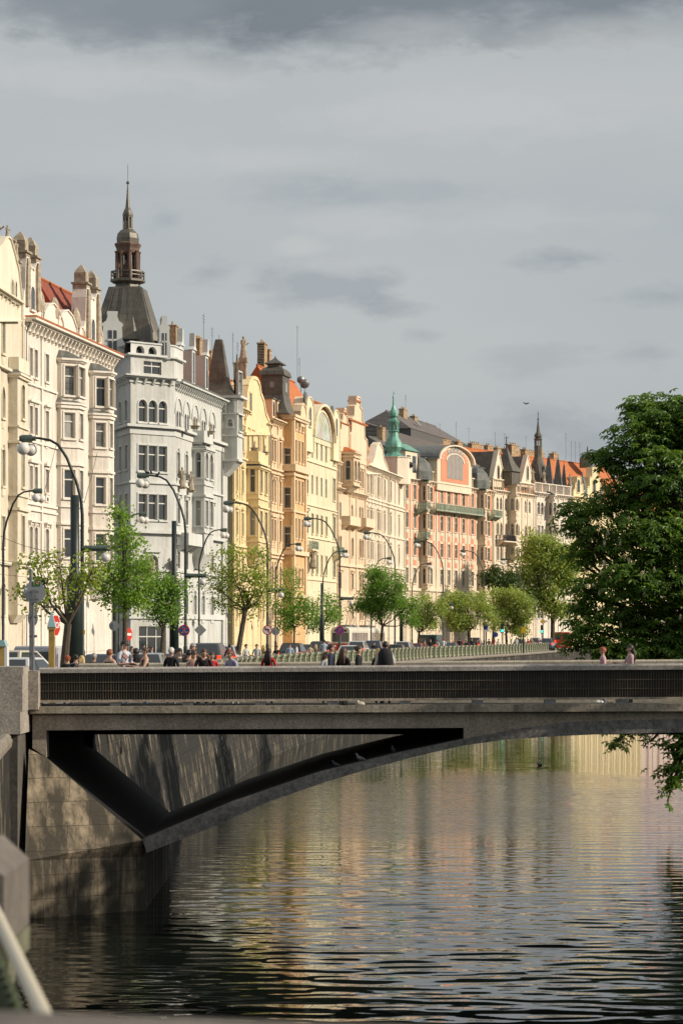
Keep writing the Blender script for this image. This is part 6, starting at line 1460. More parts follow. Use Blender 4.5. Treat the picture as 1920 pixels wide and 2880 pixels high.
m = MB(); m.prism([(.12*math.cos(2*PI*k/20), .19*math.sin(2*PI*k/20)) for k in range(20)], 'y', 0, .012); tag(m.build('traffic_sign', M['signgrey'], None, pt(93,1739,Yt+.5)), 'grey back of a turned oval sign below the big round one', 'road sign')
# stop sign seen nearly edge on
Yt = 74; sg = empty('stop_sign', (kk(157)*Yt, Yt, 0), math.radians(72), 'red octagonal STOP sign turned almost edge on beside the leaning trunk', 'road sign'); z_ = pt(157,1759,Yt).z; r_ = 33*Yt/F
m = MB(); m.prism([(r_*math.cos(PI/8+k*PI/4), z_+r_*math.sin(PI/8+k*PI/4)) for k in range(8)], 'y', -.01, .01); m.build('plate', M['whitepaint'], sg)
m = MB(); m.prism([(r_*.92*math.cos(PI/8+k*PI/4), z_+r_*.92*math.sin(PI/8+k*PI/4)) for k in range(8)], 'y', -.014, -.0105); m.build('face', M['redpaint'], sg); text('STOP', r_*.72, M['whitepaint'], sg, (0,-.018,z_))
m = MB(); m.tube([(0,.04,0),(0,.04,z_+.1)], .035, 8); m.build('post', M['steel'], sg)
m = MB(); m.box(-.12,.12,.1,.14,.2,z_-.35); m.build('panel', M['whitepaint'], sg)
Yt = 140; sg = empty('stop_sign', (kk(362)*Yt, Yt, 0), math.radians(62), 'small red and white sign on a thin post behind the pointed tree', 'road sign'); z_ = pt(362,1784,Yt).z
m = MB(); disc(m, .38, -.01, .01, 0, 16, 0, z_); m.box(-.28,.28,-.02,-.012,z_-.07,z_+.07,1); m.build('plate', [M['redpaint'],M['whitepaint']], sg); m = MB(); m.tube([(0,.04,0),(0,.04,z_+.3)], .04, 6); m.build('post', M['steel'], sg)
def trafficlight(px, py, Yt, lab, lit=True):
    r0 = empty('traffic_light', (kk(px)*Yt, Yt, 0), 0, lab, 'traffic light'); z_ = pt(px,py,Yt).z
    m = MB(); m.box(-.2,.2,-.15,.15,z_-.3,z_+.9); m.tube([(0,.2,0),(0,.2,z_+1)], .07, 6); m.build('housing', M['lampgreen'], r0)
    m = MB(); m.ball((0,-.16,z_), .16, 10); m.build('green_lens', simple('lit green lens', (0,.4,.25), .3, emit=(.03,1,.6,3)), r0)
trafficlight(1411,1774,310,'traffic light showing green under the bright round tree'); trafficlight(1523,1776,352,'traffic light below the yellow diamond sign')
# brass topped posts / kiosk posts at left
m = MB(); m.box(-.08,.08,-.08,.08,0,pt(146,1752,70).z-.2); m.box(-.11,.11,-.11,.11,pt(146,1752,70).z-.2,pt(146,1752,70).z-.12); o_ = m.build('kiosk_post', simple('ochre post', (.42,.27,.07), .5, noise=.3, nscale=3), None, (kk(146)*70,70,0)); tag(o_, 'ochre post with pale blue pointed cap left of the STOP sign', 'post')
m = MB(); m.lathe((0,0,pt(146,1752,70).z-.12), [(.17,0),(.14,.1),(.04,.38),(.01,.45)], 4, rot=PI/4); m.build('cap', simple('pale blue cap', (.3,.45,.46), .5), o_)
m = MB(); m.box(-.3,.12,-.2,.2,0,pt(0,1818,66).z); o_ = m.build('kiosk_post', simple('ochre post wide', (.42,.27,.07), .5, noise=.3, nscale=3), None, (kk(3)*66,66,0)); tag(o_, 'ochre post with pale blue roof cut by the left edge', 'post')
m = MB(); m.prism([(-.36,pt(0,1818,66).z),(.18,pt(0,1818,66).z),(.12,pt(0,1800,66).z),(-.36,pt(0,1800,66).z)], 'y', -.25, .25); m.build('cap', simple('pale blue roof', (.3,.45,.46), .5), o_)
m = MB(); m.box(.125,.2,-.2,.2,0,pt(0,1818,66).z-.01); m.build('side_trim', M['whitepaint'], o_)

# ---------- vehicles ----------
def car(px, ytop, Yt, col, lab, kind='hatch', hgt=None, length=4.2, width=1.76, tail=True, rz=None, name='parked_car', cat='car', lit=True):
    X = kk(px)*Yt; H = hgt or max(1.3, min(2.4, CZ-(ytop-HZ)/F*Yt)); d = raildir(Yt); rz = (math.atan2(d.y,d.x)-PI/2) if rz is None else rz
    r0 = empty(name, (X,Yt,.005), rz, lab, cat, 'cars on the quay road'); w = width/2; l = length/2
    pm = simple('car paint', col, .25, spec=.7); bm = MB()
    wz = H*(.62 if kind != 'van' else .55)
    if kind == 'van': side = [(-l,.3),(-l-.02,.8),(-l+.02,H*.97),(-l+.2,H),(l-1.3,H),(l-.75,H*.62),(l-.05,H*.5),(l,.3)]
    else: side = [(-l,.35),(-l-.06,.6),(-l,wz*.98),(-l+.25,wz),(l-1.1,wz),(l-.1,wz*.78),(l,.6),(l-.02,.35)]
    n = len(side); st = [(-w,.06,.05),(-w+.07,0,0),(w-.07,0,0),(w,.06,.05)]
    vs = []
    cy, cz_ = 0, (side[0][1]+wz)/2
    for x, k, _ in st: vs += [(x, y*(1-k), cz_+(z-cz_)*(1-k*1.2)) for y, z in side]
    fs = [tuple(range(n-1,-1,-1)), tuple(range(3*n,4*n))]+[(i*n+j, i*n+(j+1)%n, (i+1)*n+(j+1)%n, (i+1)*n+j) for i in range(3) for j in range(n)]
    bm.add(vs, fs)
    if kind != 'van':
        ys = (-l+.12,-l+.62,l-2.0,l-1.15) if kind == 'hatch' else (-l+.5,-l+1.2,l-2.0,l-1.2)
        a = w-.05; b_ = w-.26
        P = [(-a,ys[0],wz-.01),(a,ys[0],wz-.01),(a,ys[3],wz-.01),(-a,ys[3],wz-.01),(-b_,ys[1],H-.04),(b_,ys[1],H-.04),(b_,ys[2],H-.04),(-b_,ys[2],H-.04),(-b_*.8,ys[1]+.15,H),(b_*.8,ys[1]+.15,H),(b_*.8,ys[2]-.1,H),(-b_*.8,ys[2]-.1,H)]
        bm.add(P, [(0,1,5,4),(1,2,6,5),(2,3,7,6),(3,0,4,7),(4,5,9,8),(5,6,10,9),(6,7,11,10),(7,4,8,11),(8,9,10,11)])
    body = bm.build('body', pm, r0)
    def inset(q, k, out):
        c = sum((Vector(p) for p in q), Vector())/len(q); nrm = (Vector(q[1])-Vector(q[0])).cross(Vector(q[3])-Vector(q[0])).normalized(); 
        if nrm.dot(c-Vector((0,0,H*.6))) < 0: nrm = -nrm
        return [c+(Vector(p)-c)*k+nrm*out for p in q]
    if kind != 'van':
        for nm, q in (('rear_window',(P[0],P[1],P[5],P[4])),('side_window',(P[1],P[2],P[6],P[5])),('windscreen',(P[2],P[3],P[7],P[6])),('side_window',(P[3],P[0],P[4],P[7]))):
            g = MB(); g.poly(inset(q, .86, .012)); g.build(nm, M['glass'], body)
    else:
        for x in (-w*.5, w*.5): g = MB(); g.box(x-w*.36, x+w*.36, -l-.035, -l-.022, H*.58, H*.86); g.build('rear_window', M['glass'], body)
        g = MB(); g.poly([(w*.9,l-1.22,H*.97),(-w*.9,l-1.22,H*.97),(-w*.9,l-.72,H*.64),(w*.9,l-.72,H*.64)]); g.build('windscreen', M['glass'], body)
    for x in (-w+.12, w-.12): g = MB(); g.box(x-.1, x+.1, -l-.09, -l+.1, wz*.72, wz*.98); g.build('tail_light', M['tail'], r0)
    for x in (-w+.22, w-.22): g = MB(); g.box(x-.16, x+.16, l-.12, l+.02, .55, .7); g.build('headlight', M['headlamp'], r0)
    g = MB(); g.box(-.26,.26,-l-.1,-l-.05,.62,.74); g.build('number_plate', M['whitepaint'], r0)
    for x in (-w+.06, w-.06):
        for y in (-l+.75, l-.8):
            g = MB(); g.tube([(x-.11,y,.31),(x+.11,y,.31)], .31, 14); t = g.build('wheel', M['black'], r0); g = MB(); s_ = 1 if x > 0 else -1; g.tube([(x+s_*.1,y,.31),(x+s_*.125,y,.31)], .19, 10); g.build('rim', M['chrome'], t)
    return r0
car(78,1849,92,(.62,.63,.64),'white hatchback with dark rear window behind the grey sign pole','hatch',rz=-.25)
car(66,1829,104,(.55,.50,.40),'pale beige car ahead of the white hatchback','hatch',rz=-.35)
car(122,1817,112,(.50,.50,.53),'pale grey delivery van behind the STOP sign','van',width=1.9,length=5)
car(290,1839,118,(.05,.07,.12),'dark blue car behind the grey haired man','hatch'); car(425,1836,118,(.35,.38,.40),'silver car beside the round green tree trunk','hatch')
car(594,1809,141,(.09,.09,.095),'dark grey people carrier with glowing tail light by the bent man','hatch',1.82,4.6,1.85); car(640,1815,154,(.52,.53,.53),'pale silver estate car right of the dark people carrier','hatch')
car(500,1842,128,(.05,.06,.08),'black low car left of the people carrier','sedan'); car(826,1808,176,(.03,.03,.035),'black car with lit tail light beside the thin stemmed tree','hatch',1.7); car(868,1812,190,(.04,.04,.05),'black car behind the person in pale blue coat','hatch')
car(905,1803,186,(.06,.06,.07),'dark car left of the lamp with the plain no stopping sign','hatch',1.8); car(985,1815,200,(.60,.60,.60),'white low car below the tram front','hatch'); car(1008,1804,212,(.52,.53,.54),'light car with red rear pillars before the tram','hatch',1.75)
car(1052,1799,225,(.03,.07,.16),'blue car beside the tram body','hatch',1.75); car(1138,1804,238,(.62,.61,.58),'white car behind the tram front tree','hatch'); car(1115,1812,232,(.08,.08,.10),'dark car with red lights near the rail','sedan')
car(1212,1785,262,(.03,.06,.06),'dark green van between the two trees','van',2.3,5.2,2.0); car(1172,1809,252,(.25,.03,.02),'dark red car left of the green van','hatch'); car(1267,1807,270,(.03,.10,.09),'teal car right of the green van','sedan'); car(1292,1804,282,(.40,.03,.02),'red car left of the bright round tree','hatch')
car(1335,1792,290,(.03,.035,.03),'black off road car behind the bright round tree','hatch',1.95); car(1462,1797,330,(.06,.08,.12),'blue grey car near the yellow sign','hatch'); car(1505,1793,345,(.50,.52,.54),'silver car near the traffic light','hatch'); car(1540,1793,352,(.12,.20,.30),'light blue car left of the red van','hatch',1.8)
car(1583,1775,368,(.55,.05,.03),'bright red delivery van beside the dark tree trunk','van',2.7,5.6,2.2)
# tram
tX, tY = kk(957)*270, 270; d = Vector((.155,1,0)).normalized(); trz = math.atan2(d.y,d.x)-PI/2
cream = simple('cream tram paint', (.70,.66,.55), .3); tred = simple('red tram paint', (.55,.045,.02), .3)
def tramcar(par, y0, ln):
    w, H = 1.2, 3.15
    m = MB(); cs_ = [(-w,.45),(-w,2.75),(-w+.12,3.0),(-.6,H),(.6,H),(w-.12,3.0),(w,2.75),(w,.45)]
    fr = [(x*.86, z) for x, z in cs_]
    ys = [(y0,fr),(y0+.6,cs_),(y0+ln-.6,cs_),(y0+ln,fr)]; n = 8
    vs = [(x,y,z) for y, c in ys for x, z in c]; m.add(vs, [tuple(range(n)), tuple(range(4*n-1,3*n-1,-1))]+[(i*n+j,i*n+n+j,i*n+n+(j+1)%n,i*n+(j+1)%n) for i in range(3) for j in range(n)])
    b0 = m.build('body', cream, par)
    m = MB(); r1 = [(x*1.012+0,z) for x, z in ((-w,.4),(-w,1.3),(w,1.3),(w,.4))]; fr = [(x*.87,z) for x, z in r1]
    ys = [(y0-.03,fr),(y0+.6,r1),(y0+ln-.6,r1),(y0+ln+.03,fr)]; n = 4; vs = [(x,y,z) for y, c in ys for x, z in c]
    m.add(vs, [tuple(range(n)), tuple(range(4*n-1,3*n-1,-1))]+[(i*n+j,i*n+n+j,i*n+n+(j+1)%n,i*n+(j+1)%n) for i in range(3) for j in range(n)]); m.build('lower_band', tred, b0)
    m = MB(); m.box(-.9,.9,y0-.035,y0+.02,1.5,2.5); m.build('windscreen', M['glass'], par)
    m = MB(); m.box(-.7,.7,y0-.03,y0+.02,2.62,2.85); m.build('destination_box', M['black'], par)
    for s_ in (-1,1):
        g = MB(); g.lathe((s_*.65,y0-.06,0), [(.01,.9),(.13,.92),(.13,1.1),(.01,1.12)], 8); g.build('headlight', M['headlamp'], par)
        k = 0; y = y0+.8
        while y < y0+ln-1.3:
            g = MB(); dr = k in (1,5,9); x = s_*(w+.012)
            g.box(min(x,x-s_*.03), max(x,x-s_*.03), y, y+1.0, .75 if dr else 1.5, 2.5); g.build('door' if dr else 'side_window', M['glass'], par); y += 1.25; k += 1
    for y in (y0+2.6, y0+ln-3.2): g = MB(); g.box(-.95,.95,y,y+1.6,.1,.42); g.build('bogie', M['black'], par)
    g = MB(); g.box(-.5,.5,y0+3,y0+6,3.16,3.4); g.box(-.5,.5,y0+8,y0+10,3.16,3.35); g.build('roof_box', M['steel'], par)
    g = MB()
    for s_ in (-.5,.5): g.tube([(s_*.8,y0+6.5,3.2),(s_*.9,y0+8,4.1),(s_*.3,y0+6.6,5.0)], .05, 4)
    g.tube([(-.8,y0+6.6,5.0),(.8,y0+6.6,5.0)], .05, 4); g.build('pantograph', M['black'], par)
for i, lab in enumerate(('red and cream tram front car with lit front facing the bridge','second red and cream tram car coupled behind the front one')):
    p_ = Vector((tX,tY,0))+d*i*14.6; r0 = empty('tram', (p_.x,p_.y,.02), trz, lab, 'tram', 'cars of the red and cream tram'); tramcar(r0, 0, 14)

# ---------- people ----------
def cmat(name, col, rough=.85): return simple(name, col, rough, noise=.12, nscale=8, bump=.3, bscale=25)
SK = simple('skin', (.50,.30,.21), .5, noise=.06, nscale=10); SKD = simple('tanned skin', (.42,.24,.16), .5)
HC = {k: simple(k+' hair', c, .55, noise=.35, nscale=20, stretch=(3,3,.5)) for k, c in dict(dark=(.018,.012,.009), brown=(.07,.035,.02), red=(.32,.07,.025), auburn=(.20,.055,.025), blonde=(.50,.34,.15), white=(.55,.53,.50), grey=(.28,.26,.24)).items()}
CM = {}
def cloth(c):
    if c not in CM:
        CM[c] = cmat('cloth', c)
    return CM[c]
BLACK=(.012,.012,.014); NAVY=(.02,.03,.06); WHITE=(.62,.62,.62); GREYB=(.42,.46,.52); RED=(.42,.02,.02); LAV=(.34,.33,.46); JEANS=(.06,.10,.18)
def person(px, ytop, Yt, gz, rz, lab, shirt=BLACK, legs=JEANS, hair='dark', style='short', arms='down', bend=0, sleeves='short', group='people on the bridge', skin=None, detail=True, glasses=False, pattern=None, headturn=0, sit=False, cap=None):
    skin = skin or SK
    top = CZ-(ytop-HZ)/F*Yt; Hh = top-gz
    s = max(.62, min(1.12, Hh/1.75)) if not bend else max(.8, min(1.1, Hh/(1.75-.5*(1-math.cos(bend))*1.2)))
    if sit: s = .97
    root = empty('person', (kk(px)*Yt, Yt, gz), rz, lab, 'person', group)
    V, E, RAD, MT = [], [], [], []
    def v(p, r, r2=None): V.append(Vector(p)); RAD.append((r, r2 or r)); return len(V)-1
    def e(a, b, m): E.append((a,b)); MT.append(m)
    cb, sb = math.cos(bend), math.sin(bend)
    def up(p):   # bend the upper body forward (towards -y) about the hips
        x, y, z = p; zz = z-.95; return (x, y*cb-zz*sb, .95+zz*cb+y*sb)
    hip = v((0,0,.95), .15, .115); wst = v(up((0,0,1.12)), .125, .10); chs = v(up((0,.0,1.31)), .155, .11); nk0 = v(up((0,.01,1.44)), .085, .07); nk = v(up((0,-.005,1.51)), .048)
    hc = up((0,-.015,1.55)); jaw = v(hc, .062, .068); hd = v(up((0,-.015,1.62)), .078, .092); crn = v(up((0,-.0,1.69)), .06, .07)
    e(hip,wst,1); e(wst,chs,1); e(chs,nk0,1); e(nk0,nk,0); e(nk,jaw,0); e(jaw,hd,0); e(hd,crn,0)
    poses = {'down':((.24,.0,1.14),(.25,-.06,.90)), 'rest':((.25,-.02,1.14),(.2,-.26,1.12)), 'lean':((.24,-.1,1.14),(.08,-.33,1.13)), 'phone':((.24,-.16,1.22),(.13,-.18,1.52)), 'hold':((.24,-.02,1.13),(.07,-.27,1.16)), 'reach':((.25,-.12,1.15),(.14,-.42,1.22)), 'back':((.24,.08,1.15),(.2,.0,.93))}
    la, ra = arms if isinstance(arms, tuple) else (arms, arms)
    for sx_i, nm in ((-1,la),(1,ra)):
        el, wr = poses[nm]; sh = v(up((sx_i*.17,.0,1.40)), .062, .06); ev = v(up((sx_i*el[0],el[1],el[2])), .041); wv_ = v(up((sx_i*wr[0],wr[1],wr[2])), .027, .024)
        e(nk0,sh,1); e(sh,ev,1 if sleeves != 'none' else 0); e(ev,wv_,1 if sleeves == 'long' else 0)
        W_, E_ = V[wv_], V[ev]; d_ = (W_-E_).normalized(); side = d_.cross(Vector((0,0,1))); side = side.normalized() if side.length > .1 else Vector((0,1,0)); palm = v(W_+d_*.055, .034, .016); e(wv_,palm,0)
        if detail:
            dn = side.cross(d_).normalized()*(-.3)
            for f_ in range(4):
                o_ = (f_-1.5)*.021; ln = (.062,.075,.07,.055)[f_]; k1 = v(W_+d_*.095+side*o_, .0105); k2 = v(W_+d_*(.095+ln*.55)+side*o_*1.1+dn*.03, .009); k3 = v(W_+d_*(.095+ln*.9)+side*o_*1.1+dn*.1, .0075); e(palm,k1,0); e(k1,k2,0); e(k2,k3,0)
            th = v(W_+d_*.06-side*sx_i*.045, .011); t2 = v(W_+d_*.095-side*sx_i*.06+dn*.04, .009); e(palm,th,0); e(th,t2,0)
    for sx_i in (-1,1):
        if sit: pts_ = ((sx_i*.1,-.02,.9,.09),(sx_i*.11,-.42,.88,.065),(sx_i*.11,-.46,.48,.045),(sx_i*.11,-.6,.42,.035))
        else: pts_ = ((sx_i*.095,0,.86,.09),(sx_i*.1,-.02,.5,.062),(sx_i*.105,.02,.1,.042),(sx_i*.115,-.13,.045,.036))
        a = hip
        for q, (x, y, z, r) in enumerate(pts_): b = v((x,y,z), r); e(a,b,2 if q < 3 else 3); a = b
    me = bpy.data.meshes.new('body'); me.from_pydata([tuple(p) for p in V], E, []); ob = bpy.data.objects.new('tmpb', me); C.objects.link(ob)
    md = ob.modifiers.new('s','SKIN'); md.use_smooth_shade = True; sk = me.skin_vertices[0].data
    for i, (a, b) in enumerate(RAD): sk[i].radius = (a,b); sk[i].use_root = (i == 0)
    sd = ob.modifiers.new('d','SUBSURF'); sd.levels = 1; sd.render_levels = 1
    bpy.context.view_layer.update(); bm_ = bpy.data.meshes.new_from_object(ob.evaluated_get(bpy.context.evaluated_depsgraph_get())); bpy.data.objects.remove(ob)
    bm_.materials.clear()
    for m_ in (skin, pattern or cloth(shirt), cloth(legs), M['black']): bm_.materials.append(m_)
    seg = [(V[a],V[b],(V[b]-V[a]).length_squared,m_) for (a,b), m_ in zip(E,MT)]
    for p in bm_.polygons:
        c = p.center; best = 9
        for a, b, l2, m_ in seg:
            t = max(0,min(1,(c-a).dot(b-a)/(l2 or 1))); dd = (c-a-(b-a)*t).length
            if dd < best: best = dd; p.material_index = m_
    if sleeves == 'none':
        for p in bm_.polygons:
            if p.material_index == 1 and p.center.z > V[nk0].z-.07 : p.material_index = 0
    body = place('body', bm_, root); body.scale = (s,s,s)
    hm = MB(); c = V[hd]; hr = .098
    def hcap(r0, frontz, fy):
        n1_, n2_ = 14, 9; vs, fs = [], []
        for i in range(n2_+1):
            ph = PI*i/n2_
            for j in range(n1_): a = 2*PI*j/n1_; vs.append((c.x+r0*.88*math.sin(ph)*math.cos(a), c.y+.012+r0*1.08*math.sin(ph)*math.sin(a), c.z+.025+r0*1.05*math.cos(ph)))
        for i in range(n2_):
            for j in range(n1_):
                q = [i*n1_+j, i*n1_+(j+1)%n1_, (i+1)*n1_+(j+1)%n1_, (i+1)*n1_+j]; cc = sum((Vector(vs[k]) for k in q), Vector())/4-c
                if cc.y < fy and cc.z < frontz: continue
                if cc.z < -.035 and style != 'long': continue
                fs.append(q)
        hm.add(vs, fs)
    hcap(hr*(1.12 if style == 'curly' else 1.04), .055, -.01)
    if style in ('long','pony'):
        w_ = .08 if style == 'long' else .035; ln = .42 if style == 'long' else .34
        for k in range(3 if style == 'long' else 1):
            ox = (k-1)*.05 if style == 'long' else 0
            hm.tube([c+Vector((ox*.8,.06,.02)), c+Vector((ox,.10,-.1)), c+Vector((ox*1.3,.11,-ln*.7)), c+Vector((ox,.09,-ln))], [w_*.8,w_*.75,w_*.7,.012], 8)
    if style == 'bun': hm.ball(c+Vector((0,.09,.07)), .05, 8)
    if style == 'curly':
        rr_ = random.Random(px)
        for k in range(26): a = rr_.random()*6.28; q = rr_.uniform(-.2,1.3); hm.ball(c+Vector((.1*math.cos(a)*math.cos(q),.02+.1*abs(math.sin(a))*math.cos(q)-.0,.02+.1*math.sin(q))), .028, 6)
    h = hm.build('hair', HC[hair], root, smooth=True); h.scale = (s,s,s)
    if cap:
        cm = MB(); cm.lathe((c.x,c.y+.01,c.z+.03), [(.106,0),(.1,.05),(.07,.09),(.01,.1)], 12); cm.box(c.x-.07,c.x+.07,c.y-.19,c.y-.08,c.z+.03,c.z+.045); k = cm.build('cap', cloth(cap), root); k.scale = (s,s,s)
    if detail and Yt < 72:
        fm = MB(); f0 = c+Vector((0,-.085,0)); fm.add([f0+Vector((-.012,-.0,-.03)),f0+Vector((.012,0,-.03)),f0+Vector((0,-.03,-.028)),f0+Vector((0,-.004,.012))], [(0,1,2),(0,2,3),(1,3,2)]); k = fm.build('nose', skin, root); k.scale = (s,s,s)
        fm = MB()
        for x in (-.03,.03): fm.ball(f0+Vector((x,.004,.008)), .009, 6)
        k = fm.build('eyes', M['black'], root); k.scale = (s,s,s)
        fm = MB(); fm.tube([f0+Vector((-.02,.006,-.055)), f0+Vector((0,-.004,-.056)), f0+Vector((.02,.006,-.055))], .006, 5); k = fm.build('mouth', simple('lips', (.35,.10,.08), .5), root); k.scale = (s,s,s)
        fm = MB()
        for x in (-.08,.08): fm.ball(c+Vector((x,.0,-.012)), .019, 6)
        k = fm.build('ears', skin, root); k.scale = (s,s,s)
        if glasses:
            fm = MB()
            for x in (-.03,.03): fm.ball(f0+Vector((x,-.008,.008)), .024, 8)
            fm.tube([f0+Vector((-.08,.07,.012)), f0+Vector((-.05,-.005,.012)), f0+Vector((.05,-.005,.012)), f0+Vector((.08,.07,.012))], .005, 4); k = fm.build('sunglasses', M['black'], root); k.scale = (s,s,s)
    return root, s, V[hd]
def stripes(name, a, b_, sc_=26):
    m, nt, b = newmat(name); tc = N(nt,'ShaderNodeTexCoord'); w_ = N(nt,'ShaderNodeTexWave', Scale=sc_/2, wave_type='BANDS', bands_direction='Z'); nt.links.new(tc.outputs['Object'], w_.inputs['Vector'])
    r_ = ramp(nt, w_.outputs[0], [(.48,a),(.52,b_)]); nt.links.new(r_, b.inputs['Base Color']); b.inputs['Roughness'].default_value = .85; return m
def spots(name, a, b_, sc_=30, k=.3):
    m, nt, b = newmat(name); tc = N(nt,'ShaderNodeTexCoord'); v_ = N(nt,'ShaderNodeTexVoronoi', Scale=sc_); nt.links.new(tc.outputs['Object'], v_.inputs['Vector'])
    r_ = ramp(nt, v_.outputs['Distance'], [(k,b_),(k+.04,a)]); nt.links.new(r_, b.inputs['Base Color']); b.inputs['Roughness'].default_value = .85; return m
DK = .42
FR, RT, LF, BK = 0, PI/2, -PI/2, PI      # facing the camera, facing +x, facing -x, facing away
# on the bridge
person(350,1800,61,DK,RT*.55,'tall young man in white and grey tee with sunglasses and pink crossbody bag',(.50,.53,.60),JEANS,'dark','short','hold',glasses=True)
m = MB(); m.box(-.085,.085,-.03,.03,-.05,.05); m.tube([(-.08,0,.03),(-.15,.08,.13),(-.13,.15,.22)], .012, 5); m.tube([(.08,0,-.02),(.14,.1,-.08)], .012, 5); o_ = tag(m.build('crossbody_bag', simple('dusty pink nylon', (.28,.15,.14), .6), None, pt(352,1846,60.72), .6), 'dusty pink crossbody bag on the chest of the tall man', 'bag'); o_.rotation_euler = (0,.7,.7)
person(369,1842,61.2,.66,FR,'small dark haired child between the tall man and the woman',(.30,.36,.45),NAVY,'brown','short','hold',sleeves='long',detail=True)
person(409,1820,61,DK,LF*.8,'woman in black strappy top with hair bun facing the tall man',BLACK,JEANS,'brown','bun',('reach','reach'),sleeves='none')
person(383,1822,68.6,.1,BK,'man in red tee with dark backpack behind the child',RED,BLACK,'dark','short','down')
m = MB(); m.lathe((0,0,0), [(.1,-.22),(.15,-.15),(.15,.12),(.08,.22)], 8, sy=.6); tag(m.build('backpack', cloth(BLACK), None, pt(383,1862,68.3)), 'dark backpack on the man in the red tee', 'backpack')
person(482,1820,61.5,DK,PI*.85,'white haired man in black tee leaning on the far parapet',BLACK,(.2,.2,.2),'white','short','rest',skin=SKD)
person(505,1822,70,.1,RT*.3,'woman with dark pinned hair behind the white haired man',(.05,.05,.05),BLACK,'dark','bun','hold'); person(532,1826,68,.1,BK,'person in dark jacket beside the bald tall man',(.03,.03,.03),BLACK,'dark','short','down',sleeves='long'); person(543,1808,70,.1,FR,'fair tall man with short grey hair behind the bent man',(.10,.06,.05),BLACK,'grey','short','hold',skin=SKD)
person(546,1827,66.2,DK-.3,FR,'woman in sunglasses and pink top left of the bent man',(.50,.28,.26),BLACK,'brown','bun','hold',glasses=True,sleeves='none')
person(570,1822,60,DK,RT*.12,'man in black sweater bending with phone at his ear',BLACK,BLACK,'brown','short',('lean','phone'),bend=.42,sleeves='long')
person(592,1832,62.5,DK,RT*.2,'partly hidden dark haired person in red beside the bent man',RED,BLACK,'brown','short','lean',bend=.25,sleeves='short')
person(660,1828,60.4,DK,RT*-.45,'older auburn haired woman in lavender blouse leaning on the parapet',LAV,(.3,.3,.3),'auburn','curly','lean',bend=.3,sleeves='long')
person(755,1823,64,DK,PI*.9,'woman in red tee with very long dark hair',RED,BLACK,'dark','long','hold')
person(931,1810,62,DK,RT*.9,'man in navy polo shirt walking right in profile',NAVY,(.1,.1,.1),'brown','short','down',skin=SKD); person(917,1832,63.5,DK,RT*.5,'short woman in sunglasses behind the man in navy',(.35,.35,.36),BLACK,'brown','long','down',glasses=True)
person(966,1821,62,DK,PI*.8,'woman in black with long straight brown hair',BLACK,BLACK,'brown','long','down',sleeves='long'); person(1008,1815,61,DK,RT*.95,'woman in black with tied back hair looking right',BLACK,BLACK,'brown','bun','down',sleeves='long')
person(1083,1803,65,DK,PI,'man in speckled white shirt wearing a black backpack',WHITE,JEANS,'dark','short','down',pattern=spots('speckled shirt',(.55,.55,.57),(.12,.12,.14),60,.25))
m = MB(); m.lathe((0,0,0), [(.12,-.26),(.19,-.2),(.2,.1),(.14,.24),(.06,.27)], 10, sy=.6); m.tube([(-.12,.06,.24),(-.15,.2,.3)], .025, 5); m.tube([(.12,.06,.24),(.15,.2,.3)], .025, 5); tag(m.build('backpack', cloth(BLACK), None, pt(1083,1851,64.75), smooth=True), 'black backpack on the man in the speckled shirt', 'backpack')
person(1066,1822,65.4,DK,PI*.9,'long haired blonde brown woman beside the man with backpack',(.03,.03,.03),BLACK,'blonde','long','down')
person(1694,1819,63.5,DK,LF*.95,'red haired boy in red and white striped tee',(.5,.3,.3),JEANS,'red','short','down',pattern=stripes('red white stripes',(.45,.02,.04),(.62,.60,.60),44)); person(1771,1812,64,DK,LF*.9,'woman with long black hair and fine striped top raising her hand',(.4,.3,.3),BLACK,'dark','long',('reach','hold'),pattern=stripes('fine stripes',(.30,.10,.12),(.60,.52,.50),60))
# beyond the bridge end, left
gq = 'people on the quay street'
person(191,1843,76,0,BK,'woman with curly bright red hair in black',BLACK,BLACK,'red','curly','down',group=gq,sleeves='long'); person(214,1840,75,0,BK,'woman in black polka dot top with high bun',BLACK,BLACK,'dark','bun','down',group=gq,pattern=spots('polka dots',(.012,.012,.012),(.6,.6,.6),26,.3))
person(231,1843,74,0,BK,'woman with long blonde ponytail',(.25,.18,.15),BLACK,'blonde','long','down',group=gq); person(265,1836,73,0,PI*.9,'grey haired man in dark tee seen from behind',(.04,.035,.035),BLACK,'grey','short','down',group=gq,skin=SKD); person(309,1825,72,0,PI*.8,'dark red haired woman in sleeveless black top',BLACK,BLACK,'auburn','short','down',group=gq,sleeves='none'); person(184,1808,110,0,LF,'far man in pale blue shirt behind the leaning trunk',(.5,.55,.62),(.2,.2,.2),'dark','short','down',group=gq,detail=False)
